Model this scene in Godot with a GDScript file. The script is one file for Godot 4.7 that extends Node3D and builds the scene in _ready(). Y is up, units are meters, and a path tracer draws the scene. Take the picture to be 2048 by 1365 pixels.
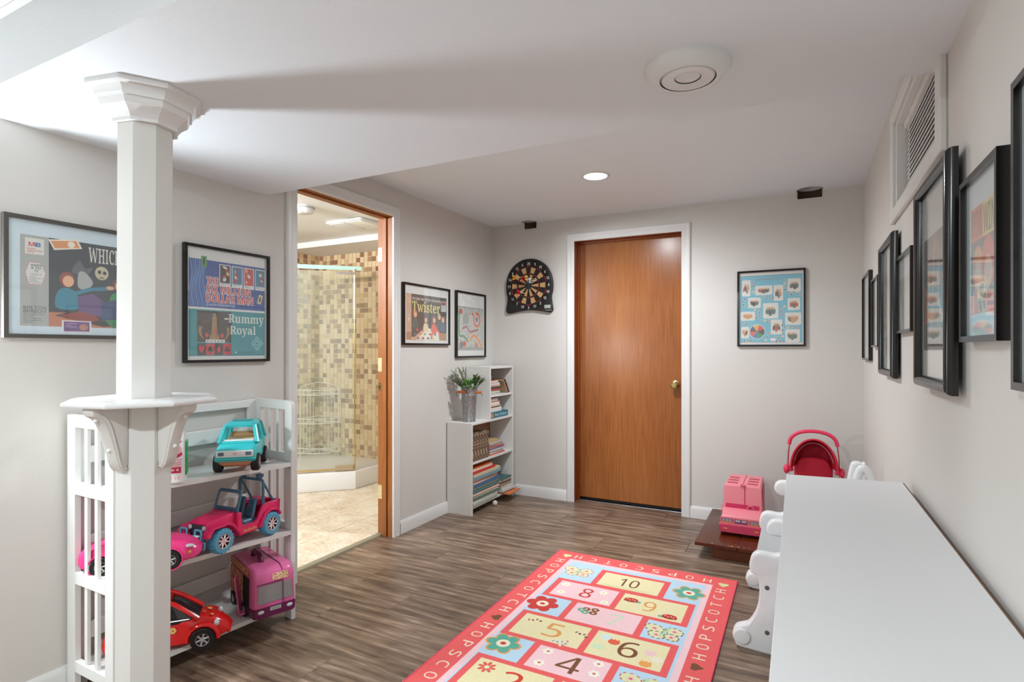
extends Node3D
# A basement playroom: white column with a little shelf, bookcase of toy cars, framed game art, oak door, hopscotch rug.
# World: camera stands at x=0, z=0; -z runs to the back wall, the left wall is x=-2.305, the right wall leaves x=0.358 at the back corner.

const XL := -2.305
const ZB := -4.12
const HS := 1.95      # underside of the soffit
const HC := 2.232     # ceiling behind the soffit
const HM := 2.135     # panel ceiling of the room in front
const LAMP_AT := Vector3(-2.345, 1.2, -0.70)

var M := {}
var used := {}
var rng := RandomNumberGenerator.new()

# ---------------------------------------------------------------- mesh builder
class Mb:
	var v := PackedVector3Array()
	var uv := PackedVector2Array()

	func add(t: PackedVector3Array) -> void:
		if t.is_empty():
			return
		var mid := Vector3.ZERO
		for p in t:
			mid += p
		mid /= t.size()
		var vol := 0.0
		for i in range(0, t.size(), 3):
			vol += (t[i] - mid).dot((t[i + 1] - mid).cross(t[i + 2] - mid))
		if vol < 0.0:
			for i in range(0, t.size(), 3):
				var q := t[i + 1]
				t[i + 1] = t[i + 2]
				t[i + 2] = q
		v.append_array(t)

	static func fan(t: PackedVector3Array, pts: Array, c: Vector3) -> void:
		var n: Vector3 = (pts[1] - pts[0]).cross(pts[2] - pts[0])
		var flip: bool = n.dot(pts[0] - c) < 0.0
		for i in range(1, pts.size() - 1):
			t.append(pts[0])
			t.append(pts[i + 1] if flip else pts[i])
			t.append(pts[i] if flip else pts[i + 1])

	func box(c: Vector3, s: Vector3, b := 0.0, B := Basis.IDENTITY) -> void:
		var h := s * 0.5
		b = minf(b, minf(h.x, minf(h.y, h.z)) * 0.98)
		var t := PackedVector3Array()
		var o := Vector3.ZERO
		for ax in 3:
			var a1 := (ax + 1) % 3
			var a2 := (ax + 2) % 3
			for sg in [-1.0, 1.0]:
				var pts := []
				for k in [[-1, -1], [1, -1], [1, 1], [-1, 1]]:
					var p := Vector3.ZERO
					p[ax] = sg * h[ax]
					p[a1] = k[0] * (h[a1] - b)
					p[a2] = k[1] * (h[a2] - b)
					pts.append(p)
				fan(t, pts, o)
			if b > 0.0:
				for s1 in [-1.0, 1.0]:
					for s2 in [-1.0, 1.0]:
						var e := []
						for k in [[-1, 0], [1, 0], [1, 1], [-1, 1]]:
							var p := Vector3.ZERO
							p[ax] = k[0] * (h[ax] - b)
							p[a1] = s1 * (h[a1] - (b if k[1] == 0 else 0.0))
							p[a2] = s2 * (h[a2] - (0.0 if k[1] == 0 else b))
							e.append(p)
						fan(t, e, o)
		if b > 0.0:
			for sx in [-1.0, 1.0]:
				for sy in [-1.0, 1.0]:
					for sz in [-1.0, 1.0]:
						fan(t, [Vector3(sx * h.x, sy * (h.y - b), sz * (h.z - b)), Vector3(sx * (h.x - b), sy * h.y, sz * (h.z - b)), Vector3(sx * (h.x - b), sy * (h.y - b), sz * h.z)], o)
		for i in t.size():
			t[i] = B * t[i] + c
		v.append_array(t)

	func span(a: Vector3, b: Vector3, bev := 0.0) -> void:
		box((a + b) * 0.5, (b - a).abs(), bev)

	func prism(poly: PackedVector2Array, z0: float, z1: float, X := Transform3D.IDENTITY, bev := 0.0) -> void:
		if Geometry2D.is_polygon_clockwise(poly):
			poly.reverse()
		var n := poly.size()
		var ins := poly
		if bev > 0.0:
			ins = PackedVector2Array()
			for i in n:
				var d0 := (poly[i] - poly[(i + n - 1) % n]).normalized()
				var d1 := (poly[(i + 1) % n] - poly[i]).normalized()
				var m := (d0 + d1).normalized()
				ins.append(poly[i] + Vector2(-m.y, m.x) * bev)
		var idx := Geometry2D.triangulate_polygon(poly)
		var t := PackedVector3Array()
		var levels := [[z0, ins], [z1, ins]]
		if bev > 0.0:
			levels = [[z0, ins], [z0 + bev * 0.4, lerp_poly(ins, poly, 0.72)], [z0 + bev, poly], [z1 - bev, poly], [z1 - bev * 0.4, lerp_poly(ins, poly, 0.72)], [z1, ins]]
		for l in levels.size() - 1:
			var A: PackedVector2Array = levels[l][1]
			var C: PackedVector2Array = levels[l + 1][1]
			var za: float = levels[l][0]
			var zc: float = levels[l + 1][0]
			for i in n:
				var j := (i + 1) % n
				var a := Vector3(A[i].x, A[i].y, za)
				var b := Vector3(A[j].x, A[j].y, za)
				var c := Vector3(C[j].x, C[j].y, zc)
				var d := Vector3(C[i].x, C[i].y, zc)
				t.append_array([a, b, c, a, c, d])
		for i in range(0, idx.size(), 3):
			var a := ins[idx[i]]
			var b := ins[idx[i + 1]]
			var c := ins[idx[i + 2]]
			if (b - a).cross(c - a) < 0.0:
				var q := b
				b = c
				c = q
			t.append_array([Vector3(a.x, a.y, z1), Vector3(b.x, b.y, z1), Vector3(c.x, c.y, z1), Vector3(a.x, a.y, z0), Vector3(c.x, c.y, z0), Vector3(b.x, b.y, z0)])
		for i in t.size():
			t[i] = X * t[i]
		add(t)

	static func lerp_poly(a: PackedVector2Array, b: PackedVector2Array, k: float) -> PackedVector2Array:
		var o := PackedVector2Array()
		for i in a.size():
			o.append(a[i].lerp(b[i], k))
		return o

	func lathe(prof: Array, seg := 24, X := Transform3D.IDENTITY) -> void:
		var rings := []
		for p in prof:
			var ring := PackedVector3Array()
			for i in seg:
				var a := TAU * i / seg
				ring.append(X * Vector3(p.x * cos(a), p.y, p.x * sin(a)))
			rings.append(ring)
		loft(rings, false)

	func loft(rings: Array, cap := true) -> void:
		var t := PackedVector3Array()
		var n: int = rings[0].size()
		for r in rings.size() - 1:
			var A: PackedVector3Array = rings[r]
			var B: PackedVector3Array = rings[r + 1]
			for i in n:
				var j := (i + 1) % n
				if not A[i].is_equal_approx(A[j]):
					t.append_array([A[i], A[j], B[j]])
				if not B[i].is_equal_approx(B[j]):
					t.append_array([A[i], B[j], B[i]])
		if cap:
			for e in [0, rings.size() - 1]:
				var R: PackedVector3Array = rings[e]
				var m := Vector3.ZERO
				for p in R:
					m += p / n
				for i in n:
					if e == 0:
						t.append_array([m, R[(i + 1) % n], R[i]])
					else:
						t.append_array([m, R[i], R[(i + 1) % n]])
		add(t)

	func tube(pts: Array, r: float, seg := 8, closed := false, r2 := -1.0) -> void:
		var n := pts.size()
		var rings := []
		var up := Vector3.ZERO
		for i in n:
			var d: Vector3
			if closed:
				d = (pts[(i + 1) % n] - pts[(i + n - 1) % n]).normalized()
			else:
				d = (pts[mini(i + 1, n - 1)] - pts[maxi(i - 1, 0)]).normalized()
			if up == Vector3.ZERO:
				up = d.cross(Vector3.UP if absf(d.y) < 0.9 else Vector3.RIGHT).normalized()
			up = (up - d * up.dot(d)).normalized()
			var w := d.cross(up)
			var k := r if r2 < 0.0 else lerpf(r, r2, float(i) / (n - 1))
			var ring := PackedVector3Array()
			for j in seg:
				var a := TAU * j / seg
				ring.append(pts[i] + (up * cos(a) + w * sin(a)) * k)
			rings.append(ring)
		if closed:
			rings.append(rings[0])
		loft(rings, not closed)

	func ball(c: Vector3, r: Vector3, seg := 14, y0 := -1.0) -> void:
		var rings := []
		var rows := maxi(seg / 2, 4)
		var lo := asin(clampf(y0, -1.0, 1.0))
		for i in rows + 1:
			var b := lerpf(lo, PI / 2, float(i) / rows)
			var ring := PackedVector3Array()
			for j in seg:
				var a := TAU * j / seg
				ring.append(c + Vector3(cos(b) * cos(a) * r.x, sin(b) * r.y, cos(b) * sin(a) * r.z))
			rings.append(ring)
		loft(rings, y0 > -0.99)

	func flat(a: Vector3, b: Vector3, c: Vector3, d: Vector3) -> void:   # one printed face, a = upper left, b = upper right
		while uv.size() < v.size():
			uv.append(Vector2.ZERO)
		v.append_array([a, d, c, a, c, b])
		uv.append_array([Vector2(0, 0), Vector2(0, 1), Vector2(1, 1), Vector2(0, 0), Vector2(1, 1), Vector2(1, 0)])

	func moved(X: Transform3D) -> Mb:
		for i in v.size():
			v[i] = X * v[i]
		return self

	func mesh(crease := 40.0) -> ArrayMesh:
		var n := v.size() / 3
		var fn := PackedVector3Array()
		for f in n:
			fn.append((v[f * 3 + 1] - v[f * 3]).cross(v[f * 3 + 2] - v[f * 3]).normalized())
		var nn := PackedVector3Array()
		nn.resize(v.size())
		if crease <= 0.0:
			for i in v.size():
				nn[i] = fn[i / 3]
		else:
			var at := {}
			for i in v.size():
				var key := Vector3i((v[i] * 20000.0).round())
				if at.has(key):
					at[key].append(i / 3)
				else:
					at[key] = [i / 3]
			var lim := cos(deg_to_rad(crease))
			for i in v.size():
				var own := fn[i / 3]
				var s := Vector3.ZERO
				for f in at[Vector3i((v[i] * 20000.0).round())]:
					if fn[f].dot(own) > lim:
						s += fn[f]
				nn[i] = s.normalized() if s.length_squared() > 0.0 else own
		var ov := PackedVector3Array()
		var on := PackedVector3Array()
		var ou := PackedVector2Array()
		var with_uv := uv.size() > 0
		while with_uv and uv.size() < v.size():
			uv.append(Vector2.ZERO)
		for f in n:
			for k in [0, 2, 1]:
				ov.append(v[f * 3 + k])
				on.append(nn[f * 3 + k])
				if with_uv:
					ou.append(uv[f * 3 + k])
		var arr := []
		arr.resize(Mesh.ARRAY_MAX)
		arr[Mesh.ARRAY_VERTEX] = ov
		arr[Mesh.ARRAY_NORMAL] = on
		if with_uv:
			arr[Mesh.ARRAY_TEX_UV] = ou
		var m := ArrayMesh.new()
		m.add_surface_from_arrays(Mesh.PRIMITIVE_TRIANGLES, arr)
		return m

# ---------------------------------------------------------------- flat print
class Cv:
	const K := 2
	static var fonts := {}
	static var glyphs := {}
	var im: Image
	var w: int
	var h: int

	func _init(ww: int, hh: int, c: Color) -> void:
		w = ww
		h = hh
		im = Image.create(w * K, h * K, false, Image.FORMAT_RGB8)
		im.fill(c)

	func rect(x: float, y: float, ww: float, hh: float, c: Color) -> void:
		im.fill_rect(Rect2i(int(round(x * K)), int(round(y * K)), int(round(ww * K)), int(round(hh * K))), c)

	func poly(p: PackedVector2Array, c: Color) -> void:
		var lo := INF
		var hi := -INF
		for q in p:
			lo = minf(lo, q.y)
			hi = maxf(hi, q.y)
		var n := p.size()
		for y in range(maxi(int(floor(lo * K)), 0), mini(int(ceil(hi * K)) + 1, h * K)):
			var yy := (y + 0.5) / K
			var xs := []
			for i in n:
				var a := p[i]
				var b := p[(i + 1) % n]
				if (a.y <= yy) != (b.y <= yy):
					xs.append(a.x + (yy - a.y) / (b.y - a.y) * (b.x - a.x))
			if xs.size() < 2:
				continue
			xs.sort()
			for i in range(0, xs.size() - 1, 2):
				var x0 := int(round(xs[i] * K))
				var x1 := int(round(xs[i + 1] * K))
				if x1 > x0:
					im.fill_rect(Rect2i(x0, y, x1 - x0, 1), c)

	func ell(cx: float, cy: float, rx: float, ry: float, c: Color, rot := 0.0) -> void:
		var p := PackedVector2Array()
		for i in 26:
			p.append(Vector2(cx, cy) + Vector2(cos(TAU * i / 26) * rx, sin(TAU * i / 26) * ry).rotated(rot))
		poly(p, c)

	func sector(cx: float, cy: float, r0: float, r1: float, a0: float, a1: float, c: Color) -> void:
		var p := PackedVector2Array()
		for i in 9:
			p.append(Vector2(cx, cy) + Vector2.from_angle(lerpf(a0, a1, i / 8.0)) * r1)
		for i in 9:
			p.append(Vector2(cx, cy) + Vector2.from_angle(lerpf(a1, a0, i / 8.0)) * r0)
		poly(p, c)

	func line(p: Array, t: float, c: Color) -> void:
		for i in p.size() - 1:
			var a: Vector2 = p[i]
			var b: Vector2 = p[i + 1]
			var m := (b - a).orthogonal().normalized() * t * 0.5
			poly(PackedVector2Array([a + m, b + m, b - m, a - m]), c)
			if t > 1.5:
				ell(b.x, b.y, t * 0.5, t * 0.5, c)

	func text(s: String, r: Rect2, c: Color, f := "sans", rot := 0.0) -> void:   # fits the words into r, then turns them about its middle
		var key := f + "|" + s
		if not glyphs.has(key):
			if not fonts.has(f):
				var sf := SystemFont.new()
				sf.font_names = PackedStringArray(["Droid Serif" if f.begins_with("serif") else "Droid Sans"])
				sf.font_weight = 700 if f.ends_with("bold") else 400
				fonts[f] = sf
			var tm := TextMesh.new()
			tm.font = fonts[f]
			tm.font_size = 64
			tm.pixel_size = 1.0
			tm.depth = 0.0
			tm.curve_step = 6.0
			tm.text = s
			var arr := tm.get_mesh_arrays()
			var vs: PackedVector3Array = arr[Mesh.ARRAY_VERTEX]
			var ix = arr[Mesh.ARRAY_INDEX]
			var out := PackedVector2Array()
			if ix == null or ix.size() == 0:
				for q in vs:
					out.append(Vector2(q.x, -q.y))
			else:
				for k in ix:
					out.append(Vector2(vs[k].x, -vs[k].y))
			glyphs[key] = out
		var g: PackedVector2Array = glyphs[key]
		if g.is_empty():
			return
		var lo := g[0]
		var hi := g[0]
		for q in g:
			lo = lo.min(q)
			hi = hi.max(q)
		var sc := r.size / (hi - lo)
		var mid := r.get_center()
		for i in range(0, g.size(), 3):
			var t := PackedVector2Array()
			for k in 3:
				t.append(mid + ((g[i + k] - (lo + hi) * 0.5) * sc).rotated(rot))
			poly(t, c)

	func lines(x: float, y: float, ww: float, rows: int, step: float, c: Color) -> void:   # small print too fine to read
		for i in rows:
			rect(x, y + i * step, ww * (0.7 + 0.3 * sin(i * 2.3 + x)), maxf(step * 0.4, 0.6), c)

	func tex() -> ImageTexture:
		im.resize(w, h, Image.INTERPOLATE_BILINEAR)
		return ImageTexture.create_from_image(im)

# ---------------------------------------------------------------- nodes and materials
func C(r: int, g: int, b: int) -> Color:
	return Color8(r, g, b)

func numbered(n: String) -> String:
	used[n] = used.get(n, -1) + 1
	return n if used[n] == 0 else "%s_%03d" % [n, used[n]]

func tag(o: Node3D, label: String, category: String, group := "", kind := "") -> Node3D:
	if label:
		o.set_meta("label", label)
	if category:
		o.set_meta("category", category)
	if group:
		o.set_meta("group", group)
	if kind:
		o.set_meta("kind", kind)
	return o

func thing(called: String, label: String, category: String, at := Vector3.ZERO, turn := 0.0, group := "") -> Node3D:
	var o := Node3D.new()
	o.name = numbered(called)
	add_child(o)
	o.position = at
	o.rotation.y = turn
	tag(o, label, category, group)
	return o

func part(called: String, m: Variant, mat: Material, parent: Node3D, crease := 40.0) -> MeshInstance3D:
	var o := MeshInstance3D.new()
	o.name = called if parent != self else numbered(called)
	o.mesh = m.mesh(crease) if m is Mb else m
	o.material_override = mat
	parent.add_child(o, true)
	return o

func struct(called: String, m: Variant, mat: Material, label := "", crease := 0.0) -> MeshInstance3D:
	var o := part(called, m, mat, self, crease)
	o.set_meta("kind", "structure")
	if label:
		o.set_meta("label", label)
	return o

func structure(called: String, label: String, at := Vector3.ZERO) -> Node3D:
	var o := thing(called, label, "", at)
	o.set_meta("kind", "structure")
	return o

func mat(key: String, c := Color.WHITE, rough := 0.6, o := {}) -> StandardMaterial3D:
	if M.has(key):
		return M[key]
	var m := StandardMaterial3D.new()
	m.albedo_color = c
	m.roughness = rough
	m.metallic = o.get("metal", 0.0)
	m.metallic_specular = o.get("spec", 0.5)
	if o.has("tex"):
		m.albedo_texture = o.tex
	if o.has("ntex"):
		m.normal_enabled = true
		m.normal_texture = o.ntex
		m.normal_scale = o.get("nscale", 0.3)
	if o.has("scale"):
		m.uv1_triplanar = true
		m.uv1_world_triplanar = o.get("world", false)
		m.uv1_scale = o.scale
	if o.has("alpha"):
		m.transparency = BaseMaterial3D.TRANSPARENCY_ALPHA
		m.albedo_color.a = o.alpha
	if o.has("emit"):
		m.emission_enabled = true
		m.emission = o.emit
		m.emission_energy_multiplier = o.get("power", 1.0)
	if o.has("clear"):
		m.clearcoat_enabled = true
		m.clearcoat = o.clear
		m.clearcoat_roughness = 0.08
	if o.has("back"):
		m.backlight_enabled = true
		m.backlight = o.back
	M[key] = m
	return m

func printed(key: String, cv: Cv, rough := 0.5) -> StandardMaterial3D:
	return mat(key, Color.WHITE, rough, {"tex": cv.tex()})

func noise_bytes(w: int, h: int, cw: int, ch: int, freq: float, oct: int, sd: int) -> PackedByteArray:
	var n := FastNoiseLite.new()
	n.seed = sd
	n.noise_type = FastNoiseLite.TYPE_SIMPLEX_SMOOTH
	n.frequency = freq
	n.fractal_octaves = oct
	var im := n.get_seamless_image(cw, ch)
	im.convert(Image.FORMAT_L8)
	im.resize(w, h, Image.INTERPOLATE_CUBIC)
	return im.get_data()

func ramp(layers: Array, weights: Array, cols: Array, w: int, h: int, contrast := 1.0) -> ImageTexture:
	# sums byte layers and looks the sum up in a colour ramp
	var lut := PackedByteArray()
	for i in 256:
		var t := clampf((i / 255.0 - 0.5) * contrast + 0.5, 0.0, 1.0) * (cols.size() - 1)
		var k := mini(int(t), cols.size() - 2)
		var c: Color = cols[k].lerp(cols[k + 1], t - k)
		lut.append_array([c.r8, c.g8, c.b8])
	var n := w * h
	var out := PackedByteArray()
	out.resize(n * 3)
	var L0: PackedByteArray = layers[0]
	var L1: PackedByteArray = layers[1]
	var L2: PackedByteArray = layers[2]
	var w0: float = weights[0]
	var w1: float = weights[1]
	var w2: float = weights[2]
	for i in n:
		var s := int(L0[i] * w0 + L1[i] * w1 + L2[i] * w2)
		s = clampi(s, 0, 255) * 3
		out[i * 3] = lut[s]
		out[i * 3 + 1] = lut[s + 1]
		out[i * 3 + 2] = lut[s + 2]
	var im := Image.create_from_data(w, h, false, Image.FORMAT_RGB8, out)
	return ImageTexture.create_from_image(im)

func rrect(w: float, h: float, r: float, n := 4) -> PackedVector2Array:
	var p := PackedVector2Array()
	for q in 4:
		var c := Vector2((w / 2 - r) * (1 if q == 0 or q == 3 else -1), (h / 2 - r) * (1 if q < 2 else -1))
		for i in n + 1:
			p.append(c + Vector2.from_angle(PI / 2 * (q + float(i) / n)) * r)
	return p

func ngon(r: float, n: int, a0 := 0.0) -> PackedVector2Array:
	var p := PackedVector2Array()
	for i in n:
		p.append(Vector2.from_angle(a0 + TAU * i / n) * r)
	return p

func spline(pts: Array, sub := 4, closed := true) -> Array:   # Catmull-Rom through the points (Vector2 or Vector3)
	var o := []
	var n := pts.size()
	for i in (n if closed else n - 1):
		var a = pts[(i + n - 1) % n] if closed else pts[maxi(i - 1, 0)]
		var b = pts[i]
		var c = pts[(i + 1) % n]
		var d = pts[(i + 2) % n] if closed else pts[mini(i + 2, n - 1)]
		for k in sub:
			o.append(b.cubic_interpolate(c, a, d, float(k) / sub))
	if not closed:
		o.append(pts[n - 1])
	return o

func spline2(pts: Array, sub := 4) -> PackedVector2Array:
	return PackedVector2Array(spline(pts, sub, true))

func at_x(p: Vector3, turn := 0.0) -> Transform3D:
	return Transform3D(Basis(Vector3.UP, turn), p)

func flat_x(at: Vector3, face: Vector3) -> Transform3D:   # local XY plane looking along face, upright
	var z := face.normalized()
	var x := Vector3.UP.cross(z).normalized()
	return Transform3D(Basis(x, z.cross(x), z), at)

func lying(p: Vector3) -> Transform3D:   # a lathe whose axis lies along x
	return Transform3D(Basis(Vector3.UP, Vector3.RIGHT, Vector3.FORWARD), p)

func bend(p: Array, r: float, n := 5) -> Array:   # rounds the inner corners of a path
	var o := [p[0]]
	for i in range(1, p.size() - 1):
		var a: Vector3 = p[i] + (p[i - 1] - p[i]).limit_length(r)
		var b: Vector3 = p[i] + (p[i + 1] - p[i]).limit_length(r)
		for k in n + 1:
			var t := float(k) / n
			o.append(a.lerp(p[i], t).lerp(p[i].lerp(b, t), t))
	o.append(p[-1])
	return o

var RW: Transform3D   # right wall: x runs towards the camera from the back corner, z points into the room
var LW: Transform3D   # left wall: x = -z of the world
var BW: Transform3D   # back wall

func area(size: Vector2, energy: float, c: Color, parent: Node3D, at: Vector3, rot := Vector3(-90, 0, 0)) -> void:
	var l := AreaLight3D.new()
	l.name = "light"
	l.area_size = size
	l.light_energy = energy
	l.light_color = c
	l.area_normalize_energy = true
	l.shadow_enabled = true
	l.area_range = 12.0
	parent.add_child(l, true)
	l.position = at
	l.rotation_degrees = rot

func omni(energy: float, c: Color, r: float, parent: Node3D, at: Vector3) -> void:
	var l := OmniLight3D.new()
	l.name = "light"
	l.light_energy = energy
	l.light_color = c
	l.light_size = r
	l.omni_range = 12.0
	l.omni_attenuation = 2.0
	l.shadow_enabled = true
	parent.add_child(l, true)
	l.position = at

func recessed_light(label: String, at: Vector3, energy: float, c: Color, glow: float, beam := 0.0) -> void:
	var t := thing("recessed_light", label, "light", at, 0.0, "recessed ceiling lights")
	var m := Mb.new()
	m.lathe([Vector2(0.067, -0.002), Vector2(0.07, -0.005), Vector2(0.085, -0.003), Vector2(0.088, 0.0), Vector2(0.067, 0.0), Vector2(0.067, -0.002)], 32)
	part("trim_ring", m, mat("trim"), t)
	var d := Mb.new()
	d.lathe([Vector2(0.0, -0.0015), Vector2(0.067, -0.0015), Vector2(0.067, 0.0), Vector2(0.0, 0.0)], 32)
	part("lens", d, mat("lens_%d" % int(glow * 100), Color(0.9, 0.9, 0.9), 0.4, {"emit": c, "power": glow}), t)
	if beam == 0.0:
		area(Vector2(0.12, 0.12), energy, c, t, Vector3(0, -0.008, 0))
		return
	var l := SpotLight3D.new()
	l.name = "light"
	l.light_energy = energy
	l.light_color = c
	l.light_size = 0.06
	l.spot_range = 12.0
	l.spot_attenuation = 2.0
	l.spot_angle = beam
	l.spot_angle_attenuation = 0.8
	l.shadow_enabled = true
	t.add_child(l)
	l.position = Vector3(0, -0.01, 0)
	l.rotation_degrees = Vector3(-90, 0, 0)

func _ready() -> void:
	rng.seed = 20
	# --- camera: level, turned left, a little rise of the lens
	var cam := Camera3D.new()
	cam.name = "camera"
	cam.near = 0.05
	cam.far = 60.0
	cam.projection = Camera3D.PROJECTION_FRUSTUM
	cam.size = 2.0 * 0.05 * 682.5 / 1114.37
	cam.frustum_offset = Vector2(0, 0.05 * 16.5 / 1114.37)
	cam.position = Vector3(0, 1.2, 0)
	cam.rotation.y = deg_to_rad(27.276)
	cam.current = true
	add_child(cam)
	# --- sky and exposure
	var we := WorldEnvironment.new()
	we.name = "environment"
	var env := Environment.new()
	env.background_mode = Environment.BG_COLOR
	env.background_color = Color(0.02, 0.022, 0.03)
	env.tonemap_mode = Environment.TONE_MAPPER_LINEAR
	env.tonemap_exposure = 1.15
	env.sdfgi_enabled = true
	env.ssao_enabled = true
	env.ssil_enabled = true
	we.environment = env
	add_child(we)
	RW = flat_x(Vector3(0.358, 0, -4.12), Vector3(-0.99995, 0, -0.0101))
	LW = flat_x(Vector3(XL, 0, 0), Vector3.RIGHT)
	BW = flat_x(Vector3(0, 0, ZB), Vector3.BACK)
	materials()
	# --- lamps of the place
	recessed_light("lit recessed ceiling light above the floor before the oak door", Vector3(-1.077, HC, -3.173), 3.4, Color(0.95, 0.975, 1.0), 9.0, 88.0)
	recessed_light("recessed light in the panel ceiling near the side wall of the front room", Vector3(-2.9, HM, 1.0), 3.0, Color(0.93, 0.972, 1.0), 4.01)
	recessed_light("recessed light in the panel ceiling over the middle of the front room", Vector3(-0.75, HM, 0.9), 5.2, Color(0.93, 0.972, 1.0), 4.0)
	floor_lamp()
	shell()
	doors()
	window_right()
	bathroom()
	ceiling_things()
	column()
	toy_bookcase()
	toys()
	pictures()
	dartboard()
	corner_shelf()
	rug()
	right_side()

func materials() -> void:
	var peel := NoiseTexture2D.new()
	peel.width = 512
	peel.height = 512
	peel.seamless = true
	peel.as_normal_map = true
	peel.bump_strength = 2.0
	var fn := FastNoiseLite.new()
	fn.seed = 4
	fn.frequency = 0.06
	peel.noise = fn
	var v2 := Vector3(2, 2, 2)
	mat("wall", C(214, 210, 204), 0.62, {"ntex": peel, "nscale": 0.10, "scale": v2, "world": true})
	mat("ceil", C(236, 240, 244), 0.75, {"ntex": peel, "nscale": 0.14, "scale": v2, "world": true})
	mat("trim", C(226, 225, 222), 0.35)
	mat("paint", C(232, 231, 227), 0.38)
	mat("column_paint", C(222, 220, 215), 0.4)
	mat("cap", C(236, 236, 235), 0.22)
	mat("plastic_white", C(234, 235, 235), 0.3)
	mat("laminate", C(226, 226, 226), 0.4)
	mat("black", C(18, 17, 17), 0.3)
	mat("rubber", C(24, 20, 20), 0.55)
	mat("chrome", C(225, 225, 228), 0.18, {"metal": 1.0})
	mat("gold", C(214, 190, 130), 0.2, {"metal": 1.0})
	mat("brass_pale", C(226, 214, 168), 0.35, {"metal": 0.6})
	mat("dark", C(30, 26, 24), 0.8)
	mat("glass", C(235, 245, 240), 0.03, {"alpha": 0.06})
	mat("pane", C(225, 240, 215), 0.02, {"alpha": 0.13})
	# laminate floor: grey-brown planks with pale sawn streaks
	var w := 1024
	var h := 1024
	var a := noise_bytes(w, h, 48, 256, 0.07, 4, 3)
	var b := noise_bytes(w, h, 96, 1024, 0.16, 3, 9)
	var c := noise_bytes(w, h, 256, 32, 0.03, 3, 17)
	mat("planks", Color.WHITE, 0.34, {"tex": ramp([a, b, c], [0.62, 0.26, 0.12], [C(78, 61, 49), C(102, 82, 67), C(122, 101, 84), C(138, 115, 96), C(162, 139, 119), C(190, 168, 148)], w, h, 1.5)})
	mat("plank_edge", C(70, 56, 47), 0.6)
	# oak veneer
	a = noise_bytes(w, h, 48, 24, 0.05, 3, 31)
	b = noise_bytes(w, h, 1024, 24, 0.20, 3, 33)
	c = noise_bytes(w, h, 512, 64, 0.10, 4, 35)
	var oak := ramp([a, b, c], [0.3, 0.4, 0.3], [C(106, 56, 24), C(138, 78, 34), C(156, 93, 44), C(168, 106, 54), C(184, 122, 68)], w, h, 1.0)
	mat("oak", Color.WHITE, 0.24, {"tex": oak, "scale": Vector3(0.9, 0.45, 0.9)})
	mat("oak_red", C(226, 190, 166), 0.38, {"tex": oak, "scale": Vector3(0.9, 0.45, 0.9)})
	mat("oak_pale", C(255, 255, 250), 0.4, {"tex": oak, "scale": Vector3(0.9, 0.45, 0.9)})
	mat("walnut", C(150, 112, 88), 0.22, {"tex": oak, "scale": Vector3(0.5, 0.5, 0.9)})
	# stone-look bath floor
	a = noise_bytes(512, 512, 64, 64, 0.05, 4, 41)
	b = noise_bytes(512, 512, 256, 256, 0.08, 4, 43)
	c = noise_bytes(512, 512, 512, 512, 0.2, 2, 45)
	mat("stone", Color.WHITE, 0.45, {"tex": ramp([a, b, c], [0.4, 0.4, 0.2], [C(200, 178, 148), C(224, 206, 180), C(238, 226, 206), C(246, 238, 224)], 512, 512, 1.6), "scale": Vector3(1.3, 1.3, 1.3), "world": true})
	# galvanised sheet
	mat("zinc", Color.WHITE, 0.42, {"metal": 0.65, "tex": ramp([b, c, a], [0.5, 0.3, 0.2], [C(120, 120, 120), C(160, 160, 160), C(196, 197, 198)], 512, 512, 2.0), "scale": Vector3(4, 1.5, 4)})

# ---------------------------------------------------------------- shell
func cut(o: CSGBox3D, c: Vector3, s: Vector3) -> void:
	var k := CSGBox3D.new()
	k.name = "cut"
	k.operation = CSGShape3D.OPERATION_SUBTRACTION
	k.size = s
	o.add_child(k, true)
	k.position = c - o.position

func cut_round(o: CSGBox3D, c: Vector3, r: float, h: float) -> void:
	var k := CSGCylinder3D.new()
	k.name = "cut"
	k.operation = CSGShape3D.OPERATION_SUBTRACTION
	k.radius = r
	k.height = h
	k.sides = 24
	o.add_child(k, true)
	k.position = c - o.position

func slab(called: String, a: Vector3, b: Vector3, m: Material, label: String) -> CSGBox3D:
	var o := CSGBox3D.new()
	o.name = numbered(called)
	o.size = (b - a).abs()
	o.material = m
	add_child(o)
	o.position = (a + b) * 0.5
	o.set_meta("kind", "structure")
	o.set_meta("label", label)
	return o

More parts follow.
